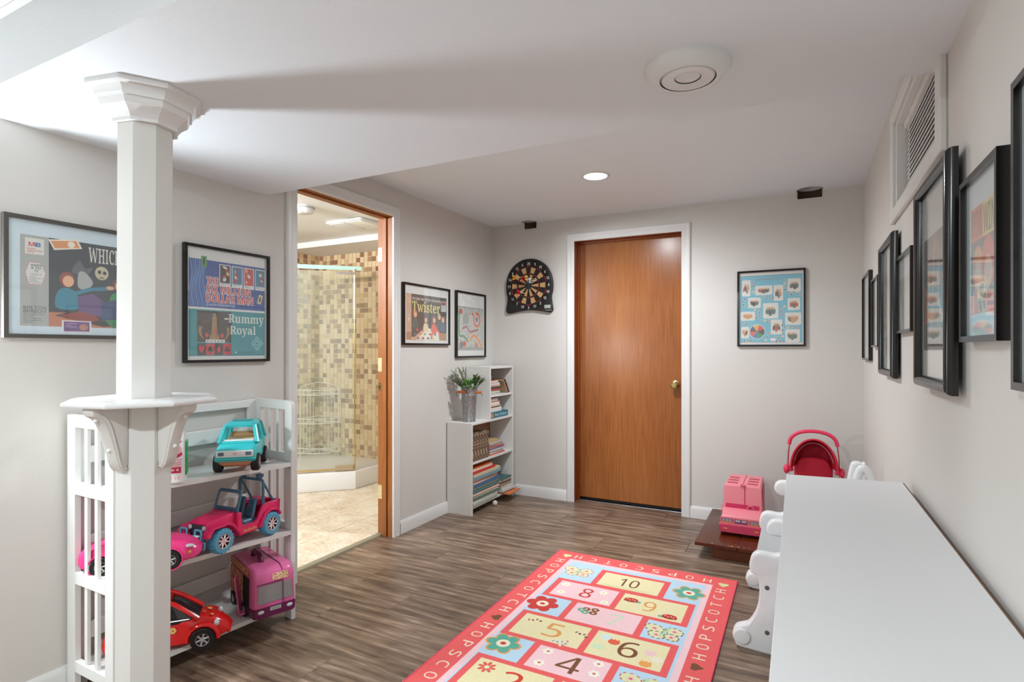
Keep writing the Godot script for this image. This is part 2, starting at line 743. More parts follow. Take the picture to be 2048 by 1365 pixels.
func shell() -> void:
	var W: Material = mat("wall")
	var L := slab("wall_left", Vector3(XL - 0.115, 0, -4.24), Vector3(XL, 2.3, -0.835), W, "pale grey painted wall with the bathroom doorway and four framed pictures")
	cut(L, Vector3(XL, 1.023, -2.423), Vector3(1, 2.086, 0.806))
	var Bk := slab("wall_back", Vector3(XL, 0, -4.24), Vector3(0.52, 2.3, ZB), W, "pale grey painted wall with the oak door")
	cut(Bk, Vector3(-1.161, 1.023, ZB), Vector3(0.86, 2.086, 1))
	for hx in [[0.060, 0.078], [-1.953, 0.062]]:
		cut_round(Bk, Vector3(hx[0], HC, -4.086), hx[1], 0.09)
	var R := CSGBox3D.new()
	R.name = "wall_right"
	R.size = Vector3(7.4, 2.3, 0.12)
	R.material = W
	add_child(R)
	R.transform = Transform3D(RW.basis, RW * Vector3(3.6, 1.15, -0.06))
	R.set_meta("kind", "structure")
	R.set_meta("label", "pale grey painted wall with seven frames and a small high window")
	var k := CSGBox3D.new()
	k.name = "cut"
	k.operation = CSGShape3D.OPERATION_SUBTRACTION
	k.size = Vector3(0.83, 0.34, 1)
	R.add_child(k)
	k.position = Vector3(1.875 - 3.6, 1.925 - 1.15, 0)
	# walls of the front room, behind and beside the camera
	var m := Mb.new()
	m.span(Vector3(-3.9, 0, -0.90), Vector3(XL - 0.115, 2.3, -0.835))
	struct("wall_partition", m, W, "grey partition between the bathroom and the front room")
	m = Mb.new()
	m.span(Vector3(-4.0, 0, -0.88), Vector3(-3.9, 2.3, 3.2))
	struct("wall_side", m, W, "grey side wall of the front room")
	m = Mb.new()
	m.span(Vector3(-4.0, 0, 3.1), Vector3(0.45, 2.3, 3.2))
	struct("wall_front", m, W, "grey end wall of the front room")
	# ceilings
	var Cb := slab("ceiling", Vector3(XL, HC, ZB), Vector3(0.52, HC + 0.07, -1.865), mat("ceil"), "painted ceiling behind the soffit")
	for hx in [[0.060, 0.078], [-1.953, 0.062]]:
		cut_round(Cb, Vector3(hx[0], HC, -4.086), hx[1], 0.3)
	m = Mb.new()
	m.span(Vector3(XL, HS, -1.865), Vector3(0.52, 2.302, -0.735))
	struct("ceiling_soffit", m, mat("ceil"), "wide dropped soffit across the room above the column")
	m = Mb.new()
	m.span(Vector3(-4.0, HM + 0.02, -0.78), Vector3(0.52, HM + 0.09, 3.2))
	var cm := struct("ceiling_front", m, mat("ceil"), "white suspended panel ceiling of the front room")
	var tile := Mb.new()
	tile.box(Vector3.ZERO, Vector3(0.585, 0.012, 0.585), 0.002)
	var tm := tile.mesh(0.0)
	var bar := Mb.new()
	for i in 8:
		for j in 7:
			var p := Vector3(-3.6 + i * 0.61, HM + 0.012, -0.4 + j * 0.61)
			if p.x < 0.2 and p.z < 3.0 and absf(p.z - 0.35) + absf(p.x + 1.75) > 0.0:
				part("ceiling_panel", tm, mat("panel", C(232, 232, 230), 0.8), cm).position = p
	for i in 8:
		bar.span(Vector3(-3.917 + i * 0.61, HM - 0.002, -0.735), Vector3(-3.893 + i * 0.61, HM + 0.008, 3.1))
	for j in 7:
		bar.span(Vector3(-3.9, HM - 0.002, -0.717 + j * 0.61), Vector3(0.34, HM + 0.008, -0.693 + j * 0.61))
	bar.span(Vector3(-3.9, HM - 0.004, -0.735), Vector3(0.34, HM + 0.008, -0.712))
	part("ceiling_grid", bar, mat("trim"), cm, 0.0)
	# floor planks
	m = Mb.new()
	m.span(Vector3(-4.0, -0.1, -4.24), Vector3(0.5, -0.012, 3.2))
	var fl := struct("floor", m, mat("plank_edge"), "grey-brown wood-look plank floor")
	var known := {0: -0.85, 1: -1.237, 2: -1.487, 3: -0.601, 4: -1.10, 5: -0.86, 6: -2.0, 7: -1.85, 8: -1.39, 9: -2.02, 10: -2.9, 11: -1.93}
	var z := -4.1915
	for row in 37:
		var z1 := z + 0.1975
		var x: float = known.get(row, -2.3 + rng.randf() * 1.1) - 2.44
		while x + 1.22 < -4.0:
			x += 1.22
		while x < 0.5:
			var x0 := maxf(x, -3.95 if z1 > -0.75 else -2.43)
			var x1 := minf(x + 1.22, 0.48)
			if x1 - x0 > 0.02:
				var q := Mb.new()
				var cx := (x0 + x1) / 2
				var cz := (z + z1) / 2
				q.box(Vector3(cx, -0.006, cz), Vector3(x1 - x0 - 0.0012, 0.012, 0.1975 - 0.0012), 0.0012)
				var ou := rng.randf()
				var ov := rng.randf()
				for p in q.v:
					q.uv.append(Vector2(ou + (p.x - x0) / 1.6, ov + (p.z - z) / 0.75))
				var tone := rng.randi() % 4
				part("plank", q, mat("planks_%d" % tone, [Color.WHITE, C(242, 240, 238), C(232, 230, 230), C(250, 248, 246)][tone], 0.34, {"tex": M["planks"].albedo_texture}), fl, 0.0)
			x += 1.22
		z = z1
	# baseboards
	var hgt := 0.084
	for e in [["baseboard_left", LW, 0.836, 1.971], ["baseboard_left", LW, 2.877, 3.415], ["baseboard_back", BW, -2.09, -1.634], ["baseboard_back", BW, -0.69, 0.35], ["baseboard_right", RW, 0.012, 6.9]]:
		var bb := Mb.new()
		bb.prism(PackedVector2Array([Vector2(0, 0), Vector2(0.013, 0), Vector2(0.013, hgt - 0.02), Vector2(0.008, hgt - 0.008), Vector2(0.005, hgt), Vector2(0, hgt)]), -e[3], -e[2], Transform3D(Basis(Vector3(0, 0, 1), Vector3(0, 1, 0), Vector3(-1, 0, 0)), Vector3.ZERO))
		bb.moved(e[1])
		struct(e[0], bb, mat("trim"), "white moulded baseboard", 30.0)

func casing(m: Mb, X: Transform3D, x0: float, x1: float, top: float, w: float) -> void:   # three mitred boards round an opening
	var prof := [Vector2(0, 0), Vector2(0, 0.012), Vector2(0.008, 0.016), Vector2(w * 0.55, 0.013), Vector2(w * 0.62, 0.016), Vector2(w - 0.008, 0.016), Vector2(w, 0.010), Vector2(w, 0)]
	var rings := []
	for c in [[x0, 0.0, -1, 0], [x0, top, -1, 1], [x1, top, 1, 1], [x1, 0.0, 1, 0]]:
		var ring := PackedVector3Array()
		for p in prof:
			ring.append(X * Vector3(c[0] + c[2] * p.x, c[1] + c[3] * p.x, p.y))
		rings.append(ring)
	m.loft(rings, true)

func hinge(parent: Node3D, at: Vector3) -> void:
	var m := Mb.new()
	m.prism(rrect(0.032, 0.089, 0.007), -0.002, 0.001, flat_x(at, Vector3.BACK), 0.0)
	for y in [-0.03, 0.0, 0.03]:
		m.lathe([Vector2(0, -0.001), Vector2(0.0035, -0.001), Vector2(0.0035, 0.0008), Vector2(0, 0.0012)], 8, Transform3D(Basis(Vector3.RIGHT, Vector3.BACK, Vector3.DOWN), at + Vector3(0.004 if y == 0.0 else -0.004, y, 0.001)))
	part("hinge", m, mat("brass_pale"), parent)

func doors() -> void:
	# oak door in the back wall
	var d := structure("door_1", "closed oak veneer door with brass knob and white casing")
	var x0 := -1.571
	var x1 := -0.751
	var m := Mb.new()
	casing(m, BW, x0, x1, 2.047, 0.062)
	part("casing", m, mat("trim"), d, 20.0)
	m = Mb.new()
	m.span(Vector3(x0 - 0.02, 0, -4.238), Vector3(x0, 2.047, ZB - 0.0005))
	m.span(Vector3(x1, 0, -4.238), Vector3(x1 + 0.02, 2.047, ZB - 0.0005))
	m.span(Vector3(x0 - 0.02, 2.047, -4.238), Vector3(x1 + 0.02, 2.066, ZB - 0.0005))
	for e in [[x0, x0 + 0.011], [x1 - 0.011, x1]]:
		m.span(Vector3(e[0], 0, -4.218), Vector3(e[1], 2.047, -4.19), 0.002)
	m.span(Vector3(x0, 2.036, -4.218), Vector3(x1, 2.047, -4.19), 0.002)
	part("jamb", m, mat("oak_red"), d, 0.0)
	m = Mb.new()
	m.span(Vector3(x0 + 0.003, 0.022, -4.258), Vector3(x1 - 0.003, 2.044, -4.22), 0.002)
	part("leaf", m, mat("oak"), d, 0.0)
	m = Mb.new()
	m.span(Vector3(x0 + 0.003, 0.0, -4.262), Vector3(x1 - 0.003, 0.02, -4.23), 0.003)
	part("bottom_seal", m, mat("rubber"), d, 0.0)
	m = Mb.new()
	m.span(Vector3(x0, 0, -4.2), Vector3(x1, 0.005, -4.192), 0.001)
	part("threshold_strip", m, mat("chrome"), d, 0.0)
	m = Mb.new()
	var kx := Transform3D(Basis(Vector3.RIGHT, Vector3.BACK, Vector3.DOWN), Vector3(-0.815, 0.936, -4.22))
	m.lathe([Vector2(0, 0), Vector2(0.032, 0.0), Vector2(0.033, 0.004), Vector2(0.026, 0.008), Vector2(0.013, 0.012), Vector2(0.012, 0.03), Vector2(0.024, 0.036), Vector2(0.029, 0.046), Vector2(0.027, 0.056), Vector2(0.019, 0.061), Vector2(0.017, 0.0585), Vector2(0.008, 0.0585), Vector2(0.007, 0.0605), Vector2(0, 0.061)], 28, kx)
	part("knob", m, mat("gold"), d, 45.0)
	m = Mb.new()
	m.span(Vector3(x0 - 0.1, 0, -4.3), Vector3(x1 + 0.1, 2.2, -4.262))
	part("back_panel", m, mat("dark"), d, 0.0)
	# doorway to the bathroom in the left wall
	d = structure("door_2", "open bathroom doorway with pale oak jamb, hinge leaves and white casing")
	m = Mb.new()
	casing(m, LW, 2.04, 2.806, 2.047, 0.066)
	part("casing", m, mat("trim"), d, 20.0)
	m = Mb.new()
	m.span(Vector3(-2.4215, 0, -2.826), Vector3(XL - 0.0005, 2.066, -2.806))
	m.span(Vector3(-2.4215, 0, -2.04), Vector3(XL - 0.0005, 2.066, -2.02))
	m.span(Vector3(-2.4215, 2.047, -2.826), Vector3(XL - 0.0005, 2.066, -2.02))
	m.span(Vector3(-2.3835, 0, -2.806), Vector3(-2.346, 2.047, -2.795), 0.002)
	m.span(Vector3(-2.3835, 0, -2.051), Vector3(-2.346, 2.047, -2.04), 0.002)
	m.span(Vector3(-2.3835, 2.036, -2.806), Vector3(-2.346, 2.047, -2.04), 0.002)
	part("jamb", m, mat("oak_pale"), d, 0.0)
	for y in [1.81, 1.10, 0.28]:
		hinge(d, Vector3(-2.404, y, -2.805))
	m = Mb.new()
	m.span(Vector3(-2.416, 0.93, -2.8055), Vector3(-2.396, 0.985, -2.8035), 0.0008)
	part("strike_plate", m, mat("gold"), d, 0.0)
	m = Mb.new()
	m.span(Vector3(-2.412, 0.945, -2.8036), Vector3(-2.402, 0.967, -2.803))
	part("strike_hole", m, mat("dark"), d, 0.0)
	m = Mb.new()
	m.prism(PackedVector2Array([Vector2(-0.022, 0), Vector2(0.022, 0), Vector2(0.018, 0.012), Vector2(0.0, 0.016), Vector2(-0.018, 0.014)]), -2.8055, -2.0405, Transform3D(Basis.IDENTITY, Vector3(-2.40, 0, 0)))
	part("threshold", m, mat("threshold", C(168, 164, 140), 0.4, {"metal": 0.35}), d, 20.0)

func window_right() -> void:
	var w := structure("window_1", "small high window with white casing and closed grey mini blind", Vector3.ZERO)
	w.transform = RW
	var s0 := 1.46
	var s1 := 2.29
	var y0 := 1.755
	var y1 := 2.095
	var m := Mb.new()
	var k := 0.07
	for b in [[s0 - k, y0 - k * 0.7, s0, y1 + k * 0.7], [s1, y0 - k * 0.7, s1 + k, y1 + k * 0.7], [s0, y1, s1, y1 + k * 0.7], [s0, y0 - k * 0.7, s1, y0]]:
		m.span(Vector3(b[0], b[1], 0.0), Vector3(b[2], b[3], 0.016), 0.003)
	part("casing", m, mat("trim"), w, 0.0)
	m = Mb.new()
	m.span(Vector3(s0, y0, -0.119), Vector3(s0 + 0.02, y1, 0.004), 0.002)
	m.span(Vector3(s1 - 0.012, y0, -0.119), Vector3(s1, y1, 0.004), 0.002)
	m.span(Vector3(s0, y1 - 0.012, -0.119), Vector3(s1, y1, 0.004), 0.002)
	m.span(Vector3(s0, y0, -0.119), Vector3(s1, y0 + 0.012, 0.004), 0.002)
	part("frame", m, mat("trim"), w, 0.0)
	m = Mb.new()
	m.span(Vector3(s0 + 0.02, y0 + 0.012, -0.1), Vector3(s1 - 0.012, y1 - 0.012, -0.096))
	part("pane", m, mat("glass"), w, 0.0)
	m = Mb.new()
	m.span(Vector3(s0 + 0.024, y1 - 0.037, -0.045), Vector3(s1 - 0.016, y1 - 0.013, -0.02), 0.002)
	part("head_rail", m, mat("trim"), w, 0.0)
	var sl := Mb.new()
	sl.prism(PackedVector2Array([Vector2(-0.0125, 0), Vector2(-0.006, 0.0016), Vector2(0, 0.0022), Vector2(0.006, 0.0016), Vector2(0.0125, 0), Vector2(0.006, 0.0008), Vector2(0, 0.0014), Vector2(-0.006, 0.0008)]), -0.394, 0.394, Transform3D(Basis(Vector3(0, 0, 1), Vector3(0, 1, 0), Vector3(-1, 0, 0)) , Vector3.ZERO))
	var slm := sl.mesh(0.0)
	var n := 15
	for i in n:
		var o := part("slat", slm, mat("slat", C(206, 205, 202), 0.45), w)
		o.position = Vector3((s0 + s1) / 2 + 0.004, y0 + 0.034 + i * (y1 - y0 - 0.078) / (n - 1), -0.032)
		o.rotation.x = deg_to_rad(74)
	m = Mb.new()
	m.span(Vector3(s0 + 0.026, y0 + 0.014, -0.043), Vector3(s1 - 0.018, y0 + 0.024, -0.022), 0.003)
	part("bottom_rail", m, mat("trim"), w, 0.0)
	for c in [[1.66, 0.0], [2.16, 0.0]]:
		m = Mb.new()
		m.tube([Vector3(c[0], y1 - 0.03, -0.014), Vector3(c[0] + 0.004, (y0 + y1) / 2, -0.013), Vector3(c[0], y0 + 0.02, -0.014)], 0.0014, 6)
		m.ball(Vector3(c[0], y0 + 0.018, -0.014), Vector3(0.005, 0.006, 0.005), 8)
		part("cord", m, mat("trim"), w)

func floor_lamp() -> void:
	# stands round the end of the left wall, outside the frame: its light throws the column's long shadow on the soffit and the glow on the door
	var t := thing("floor_lamp", "slim white floor lamp with a glowing globe beside the end of the left wall", "lamp", Vector3(LAMP_AT.x, 0, LAMP_AT.z))
	var m := Mb.new()
	m.lathe([Vector2(0, 0), Vector2(0.12, 0), Vector2(0.12, 0.012), Vector2(0.02, 0.02), Vector2(0.0, 0.02)], 28)
	part("base", m, mat("trim"), t)
	m = Mb.new()
	m.tube([Vector3(0, 0.018, 0), Vector3(0, LAMP_AT.y - 0.05, 0)], 0.009, 10)
	part("pole", m, mat("trim"), t)
	m = Mb.new()
	m.ball(Vector3(0, LAMP_AT.y, 0), Vector3(0.055, 0.055, 0.055), 20)
	part("bulb", m, mat("globe", Color(0.9, 0.9, 0.9), 0.4, {"emit": Color(0.93, 0.975, 1.0), "power": 2.0}), t)
	omni(0.95, Color(0.93, 0.974, 1.0), 0.05, t, Vector3(0, LAMP_AT.y, 0))

# ---------------------------------------------------------------- bathroom seen through the doorway
func bathroom() -> void:
	var X0 := -4.28
	var Z0 := -4.08
	var X1 := -2.42
	var hb := 2.178
	var m := Mb.new()
	m.span(Vector3(X0 - 0.1, 0, -4.24), Vector3(X0, 2.3, -0.88))
	var wl := struct("wall_bath_left", m, mat("grout", C(232, 216, 190), 0.8), "bathroom side wall set with small square mosaic tiles in the shower")
	m = Mb.new()
	m.span(Vector3(X0, 0, -4.24), Vector3(X1, 2.3, Z0))
	var wb := struct("wall_bath_back", m, mat("grout"), "bathroom end wall set with small square mosaic tiles")
	m = Mb.new()
	m.span(Vector3(X0 - 0.1, hb, -4.24), Vector3(X1, 2.3, -0.88))
	m.span(Vector3(X0, 2.128, -4.08), Vector3(X1, hb, -3.67))
	struct("ceiling_bath", m, mat("ceil_bath", C(236, 235, 231), 0.6), "white bathroom ceiling with a shallow drop above the shower")
	# mosaic: the nearest three hundred tiles singly, the rest joined
	var cols := [C(232, 208, 168), C(226, 198, 156), C(214, 182, 138), C(222, 200, 158), C(178, 138, 104), C(156, 112, 88), C(132, 90, 72), C(196, 158, 120)]
	var pick := [0, 0, 0, 1, 1, 1, 2, 2, 3, 3, 7, 4, 4, 5, 5, 6]
	var pitch := 0.0485
	var tile := Mb.new()
	tile.box(Vector3.ZERO, Vector3(pitch - 0.005, pitch - 0.005, 0.006), 0.0012)
	var tm := tile.mesh(0.0)
	var rest_b := []
	var rest_l := []
	for c in cols:
		rest_b.append(Mb.new())
		rest_l.append(Mb.new())
	var rows := 41
	for j in rows:
		var y := 0.14 + (j + 0.5) * pitch
		for i in 38:
			var x := X0 + 0.008 + (i + 0.5) * pitch
			var c: int = pick[rng.randi() % pick.size()]
			var big := i >= 14 and i < 24 and j >= 8 and j < 38
			if big:
				part("tile", tm, mat("tile_%d" % c, cols[c], 0.3), wb).position = Vector3(x, y, Z0 + 0.003)
			elif x < -2.6:
				rest_b[c].box(Vector3(x, y, Z0 + 0.003), Vector3(pitch - 0.005, pitch - 0.005, 0.006), 0.0012)
		for i in 22:
			var z := Z0 + 0.008 + (i + 0.5) * pitch
			var c: int = pick[(rng.randi() % (pick.size() - 6)) + 6]
			rest_l[c].box(Vector3(X0 + 0.003, y, z), Vector3(0.006, pitch - 0.005, pitch - 0.005), 0.0012)
	for c in cols.size():
		part("mosaic_tiles", rest_b[c], mat("tile_%d" % c, cols[c], 0.3), wb, 0.0).set_meta("kind", "stuff")
		if not rest_l[c].v.is_empty():
			part("mosaic_tiles", rest_l[c], mat("tile_%d" % c, cols[c], 0.3), wl, 0.0).set_meta("kind", "stuff")
	# floor tiles
	m = Mb.new()
	m.span(Vector3(X0 - 0.1, -0.1, -4.24), Vector3(X1 + 0.02, 0.004, -0.88))
	var fl := struct("floor_bath", m, mat("bath_grout", C(206, 186, 156), 0.8), "cream stone-look tile floor of the bathroom")
	for i in 6:
		for j in 10:
			var a := Vector3(-2.386 - (i + 1) * 0.318, 0.003, -4.08 + j * 0.318 + (0.159 if i % 2 == 0 else 0.0))
			var b := a + Vector3(0.314, 0.008, 0.314)
			a.x = maxf(a.x, X0)
			b.z = minf(b.z, -0.88)
			if b.x > a.x + 0.02 and b.z > a.z + 0.02:
				var q := Mb.new()
				q.span(a, b, 0.0015)
				part("floor_tile", q, mat("stone"), fl, 0.0)
	# corner shower
	var sh := thing("shower_enclosure", "white neo-angle corner shower base with clear glass panels", "shower")
	var P := func(o: float, dx: float) -> PackedVector2Array:   # outline seen from above as (x, -z), shrunk by o
		return PackedVector2Array([Vector2(X0 + 0.008, -Z0 - 0.008), Vector2(X0 + 0.008, 3.15 + o), Vector2(-3.79 - o * 0.41, 3.15 + o), Vector2(-3.347 - o, 3.594 + o * 0.41), Vector2(-3.347 - o, -Z0 - 0.008)])
	var down := Transform3D(Basis(Vector3.RIGHT, Vector3(0, 0, -1), Vector3.UP), Vector3.ZERO)
	m = Mb.new()
	m.prism(P.call(0.0, 0), 0.011, 0.165, down, 0.008)
	part("base", m, mat("acrylic", C(240, 240, 240), 0.2), sh, 30.0)
	m = Mb.new()
	m.prism(P.call(0.085, 0), 0.1655, 0.168, down, 0.0)
	part("tray_floor", m, mat("acrylic"), sh, 30.0)
	var A := Vector3(-3.81, 0, -3.185)
	var B := Vector3(-3.375, 0, -3.612)
	var D := Vector3(-3.375, 0, Z0 + 0.01)
	for e in [[A, B, 0.19, 1.86, "door_glass"], [B, D, 0.17, 1.9, "side_glass"], [Vector3(X0 + 0.01, 0, -3.185), A, 0.17, 1.9, "side_glass"]]:
		m = Mb.new()
		var mid: Vector3 = (e[0] + e[1]) / 2
		var dir: Vector3 = e[1] - e[0]
		var ln := dir.length()
		m.box(mid + Vector3(0, (e[2] + e[3]) / 2, 0), Vector3(ln - 0.008, e[3] - e[2], 0.007), 0.0, flat_x(Vector3.ZERO, dir.cross(Vector3.UP)).basis)
		part(e[4], m, mat("pane"), sh, 0.0)
	m = Mb.new()
	for c in [A, B]:
		m.tube([c + Vector3(0, 0.168, 0), c + Vector3(0, 1.9, 0)], 0.006, 8)
	part("post", m, mat("gold"), sh)
	m = Mb.new()
	var dd := (B - A).normalized()
	m.box((A + B) / 2 + dd * 0.02 + Vector3(0, 1.89, 0), Vector3((B - A).length() + 0.08, 0.035, 0.01), 0.002, flat_x(Vector3.ZERO, dd.cross(Vector3.UP)).basis)
	part("header_bar", m, mat("glass_edge", C(188, 226, 214), 0.15), sh, 0.0)
	m = Mb.new()
	m.box(B - dd * 0.09 + Vector3(0.01, 1.845, 0.01), Vector3(0.14, 0.022, 0.02), 0.004, flat_x(Vector3.ZERO, dd.cross(Vector3.UP)).basis)
	m.box(B + Vector3(0.006, 1.86, 0.006), Vector3(0.02, 0.05, 0.02), 0.003)
	part("roller", m, mat("chrome"), sh, 0.0)
	m = Mb.new()
	m.box((A + B) / 2 + Vector3(0, 0.182, 0), Vector3((B - A).length(), 0.014, 0.014), 0.003, flat_x(Vector3.ZERO, dd.cross(Vector3.UP)).basis)
	part("bottom_rail", m, mat("gold"), sh, 0.0)
	m = Mb.new()
	m.box(B - dd * 0.085 + Vector3(0.012, 0.198, 0.012), Vector3(0.15, 0.045, 0.018), 0.004, flat_x(Vector3.ZERO, dd.cross(Vector3.UP)).basis)
	part("guide_block", m, mat("guide", C(176, 158, 128), 0.4), sh, 0.0)
	# wire corner caddy: two legs on the walls, three quarter-round baskets
	var cd := thing("shower_caddy", "white wire three-tier corner caddy standing in the shower", "caddy", Vector3(-4.24, 0.168, -4.04))
	var wire: Material = mat("wire", C(238, 236, 228), 0.35)
	m = Mb.new()
	var e1 := Vector3(0.03, 0, 0.26)
	var e2 := Vector3(0.28, 0, 0.02)
	m.tube(bend([e1, e1 + Vector3(0, 0.68, 0), Vector3(0.03, 0.71, 0.03), e2 + Vector3(0, 0.68, 0), e2], 0.04), 0.004, 6)
	part("frame", m, wire, cd)
	for y in [0.05, 0.33, 0.6]:
		m = Mb.new()
		for yy in [0.0, 0.045]:
			var arc := [Vector3(0.02, y + yy, 0.02)]
			for i in 11:
				var a := PI / 2 * i / 10
				arc.append(Vector3(0.02 + 0.29 * sin(a), y + yy, 0.02 + 0.27 * cos(a)))
			m.tube(arc, 0.004, 6, true)
		for i in 9:
			var a := PI / 2 * (i + 0.5) / 9
			var q := Vector3(0.02 + 0.29 * sin(a), y, 0.02 + 0.27 * cos(a))
			m.tube([q + Vector3(0, 0.045, 0), q, Vector3(0.03, y, 0.03)], 0.0022, 5)
		part("basket", m, wire, cd)
	for i in 4:
		for s in 2:
			var q := e1.lerp(Vector3(0.03, 0, 0.03), (i + 1) / 6.0) if s == 0 else e2.lerp(Vector3(0.03, 0, 0.03), (i + 1) / 6.0)
			m = Mb.new()
			m.tube([q + Vector3(0, 0.05, 0), q + Vector3(0.01 if s == 0 else 0.0, 0.64, 0.0 if s == 0 else 0.01)], 0.0026, 5)
			part("rod", m, wire, cd)
	# ceiling fittings
	var dt := thing("smoke_alarm", "round white smoke alarm with vent slots on the bathroom ceiling", "smoke alarm", Vector3(-3.02, hb, -2.74))
	m = Mb.new()
	m.lathe([Vector2(0, -0.045), Vector2(0.055, -0.045), Vector2(0.066, -0.036), Vector2(0.069, -0.012), Vector2(0.069, 0), Vector2(0, 0)], 36)
	part("body", m, mat("plastic_white"), dt)
	for i in 36:
		var a := TAU * i / 36
		m = Mb.new()
		m.box(Vector3(cos(a) * 0.069, -0.012, sin(a) * 0.069), Vector3(0.002, 0.012, 0.004), 0.0, Basis(Vector3.UP, -a))
		part("vent_slot", m, mat("slot", C(120, 118, 114), 0.7), dt, 0.0)
	for a in [0.3, 1.0]:
		m = Mb.new()
		m.lathe([Vector2(0, -0.047), Vector2(0.012, -0.047), Vector2(0.012, -0.044), Vector2(0, -0.044)], 14, Transform3D(Basis.IDENTITY, Vector3(cos(a) * 0.04, 0, sin(a) * 0.04)))
		part("led_window", m, mat("acrylic"), dt)
	var fan := thing("bath_fan", "square white bathroom fan and light grille on the ceiling", "fan", Vector3(-3.05, hb, -3.28))
	m = Mb.new()
	m.prism(rrect(0.36, 0.3, 0.03), -0.02, 0.0, Transform3D(Basis(Vector3.RIGHT, Vector3(0, 0, -1), Vector3.UP), Vector3.ZERO), 0.008)
	part("cover", m, mat("plastic_white"), fan, 30.0)
	m = Mb.new()
	m.prism(rrect(0.16, 0.25, 0.012), -0.024, -0.019, Transform3D(Basis(Vector3.RIGHT, Vector3(0, 0, -1), Vector3.UP), Vector3(0.085, 0, 0)), 0.002)
	part("lens", m, mat("fan_lens", C(244, 243, 236), 0.5), fan, 30.0)
	m = Mb.new()
	m.prism(rrect(0.15, 0.25, 0.012), -0.024, -0.019, Transform3D(Basis(Vector3.RIGHT, Vector3(0, 0, -1), Vector3.UP), Vector3(-0.085, 0, 0)), 0.002)
	part("grille", m, mat("plastic_white"), fan, 30.0)
	# vanity light on the side of the room that the doorway hides
	var v := thing("vanity_light", "white bar vanity light high on the partition inside the bathroom", "light", Vector3(-3.3, 1.95, -0.88))
	m = Mb.new()
	m.span(Vector3(-0.32, -0.05, -0.04), Vector3(0.32, 0.05, 0.0), 0.006)
	part("back_plate", m, mat("chrome"), v, 0.0)
	m = Mb.new()
	m.span(Vector3(-0.3, -0.04, -0.1), Vector3(0.3, 0.04, -0.04), 0.015)
	part("diffuser", m, mat("bath_glow", Color(0.9, 0.9, 0.9), 0.5, {"emit": Color(0.96, 0.98, 1.0), "power": 3.0}), v, 0.0)
	area(Vector2(0.6, 0.08), 5.2, Color(0.95, 0.975, 1.0), v, Vector3(0, 0, -0.11), Vector3(0, 0, 0))

# ---------------------------------------------------------------- ceiling fittings
func ceiling_things() -> void:
	var t := thing("smoke_detector", "large round white alarm with stepped rings on the soffit", "smoke detector", Vector3(-0.263, HS, -1.527))
	var m := Mb.new()
	m.lathe([Vector2(0.072, -0.033), Vector2(0.079, -0.036), Vector2(0.094, -0.030), Vector2(0.108, -0.013), Vector2(0.109, 0.0), Vector2(0.0, 0.0)], 48)
	part("housing", m, mat("plastic_white"), t)
	m = Mb.new()
	m.lathe([Vector2(0.034, -0.030), Vector2(0.055, -0.0335), Vector2(0.066, -0.034), Vector2(0.0695, -0.030), Vector2(0.0695, -0.02), Vector2(0.034, -0.02)], 48)
	part("ring", m, mat("plastic_white"), t)
	m = Mb.new()
	m.lathe([Vector2(0, -0.031), Vector2(0.026, -0.031), Vector2(0.032, -0.028), Vector2(0.036, -0.018), Vector2(0, -0.018)], 36)
	part("sounder", m, mat("plastic_white"), t)
	# raw cut-outs for lights that are not fitted
	for e in [[Vector3(0.060, HC, -4.086), 0.078, "ragged round cut-out with crumpled foil in the ceiling above the picture"], [Vector3(-1.953, HC, -4.086), 0.062, "dark round cut-out in the ceiling above the dartboard"]]:
		var c := thing("ceiling_cutout", e[2], "hole", e[0], 0.0, "")
		m = Mb.new()
		var r: float = e[1] + 0.006
		m.lathe([Vector2(r, 0.004), Vector2(r, 0.16), Vector2(0, 0.16), Vector2(0, 0.165), Vector2(r + 0.006, 0.165), Vector2(r + 0.006, 0.004), Vector2(r, 0.004)], 28)
		part("can", m, mat("can", C(74, 50, 36), 0.7), c)
		m = Mb.new()      # torn edge of the plaster where the cut runs into the wall
		var arc := PackedVector2Array()
		var half: float = asin(0.034 / r)
		for i in 15:
			var a := lerpf(PI + half, TAU - half, i / 14.0)
			arc.append(Vector2(cos(a), sin(a)) * (r - 0.009))
		for i in 15:
			var a := lerpf(TAU - half, PI + half, i / 14.0)
			arc.append(Vector2(cos(a), sin(a)) * (r - 0.0065))
		m.prism(arc, -0.044, 0.01, Transform3D(Basis(Vector3.RIGHT, Vector3(0, 0, 1), Vector3(0, -1, 0)), Vector3.ZERO).scaled_local(Vector3(1, 1, -1)))
		part("liner", m, mat("can"), c)
		m = Mb.new()
		var rings := []
		for i in 6:
			var ring := PackedVector3Array()
			for j in 22:
				var a := TAU * j / 22
				var k := 1.0 - i / 5.0
				var wob := 0.012 * sin(j * 3.7 + i * 1.9) + 0.008 * sin(j * 7.1 - i * 2.3)
				ring.append(Vector3(cos(a) * (r - 0.012) * k, 0.035 + 0.03 * k + wob * (0.4 + k), sin(a) * (r - 0.012) * k - 0.004))
			rings.append(ring)
		m.loft(rings, false)
		part("foil", m, mat("foil", C(168, 146, 122), 0.28, {"metal": 0.9}), c, 0.0)

# ---------------------------------------------------------------- column with a little shelf round it
const COL := Vector3(-1.7273, 0, -0.9753)
const COL_A := 32.6   # degrees from +x towards +z of the face that looks at the camera

func octa(af: float, y: float, tilt := 0.0) -> PackedVector3Array:
	var p := PackedVector3Array()
	var R := af / 2 / cos(PI / 8)
	for i in 8:
		var a := deg_to_rad(COL_A + 22.5 + 45 * i)
		p.append(Vector3(R * cos(a), y, R * sin(a)) + lean(y))
	return p

func lean(y: float) -> Vector3:   # the column stands a few millimetres out of plumb
	return Vector3(-0.889, 0, 0.458) * 0.010 * (HS - y) / HS

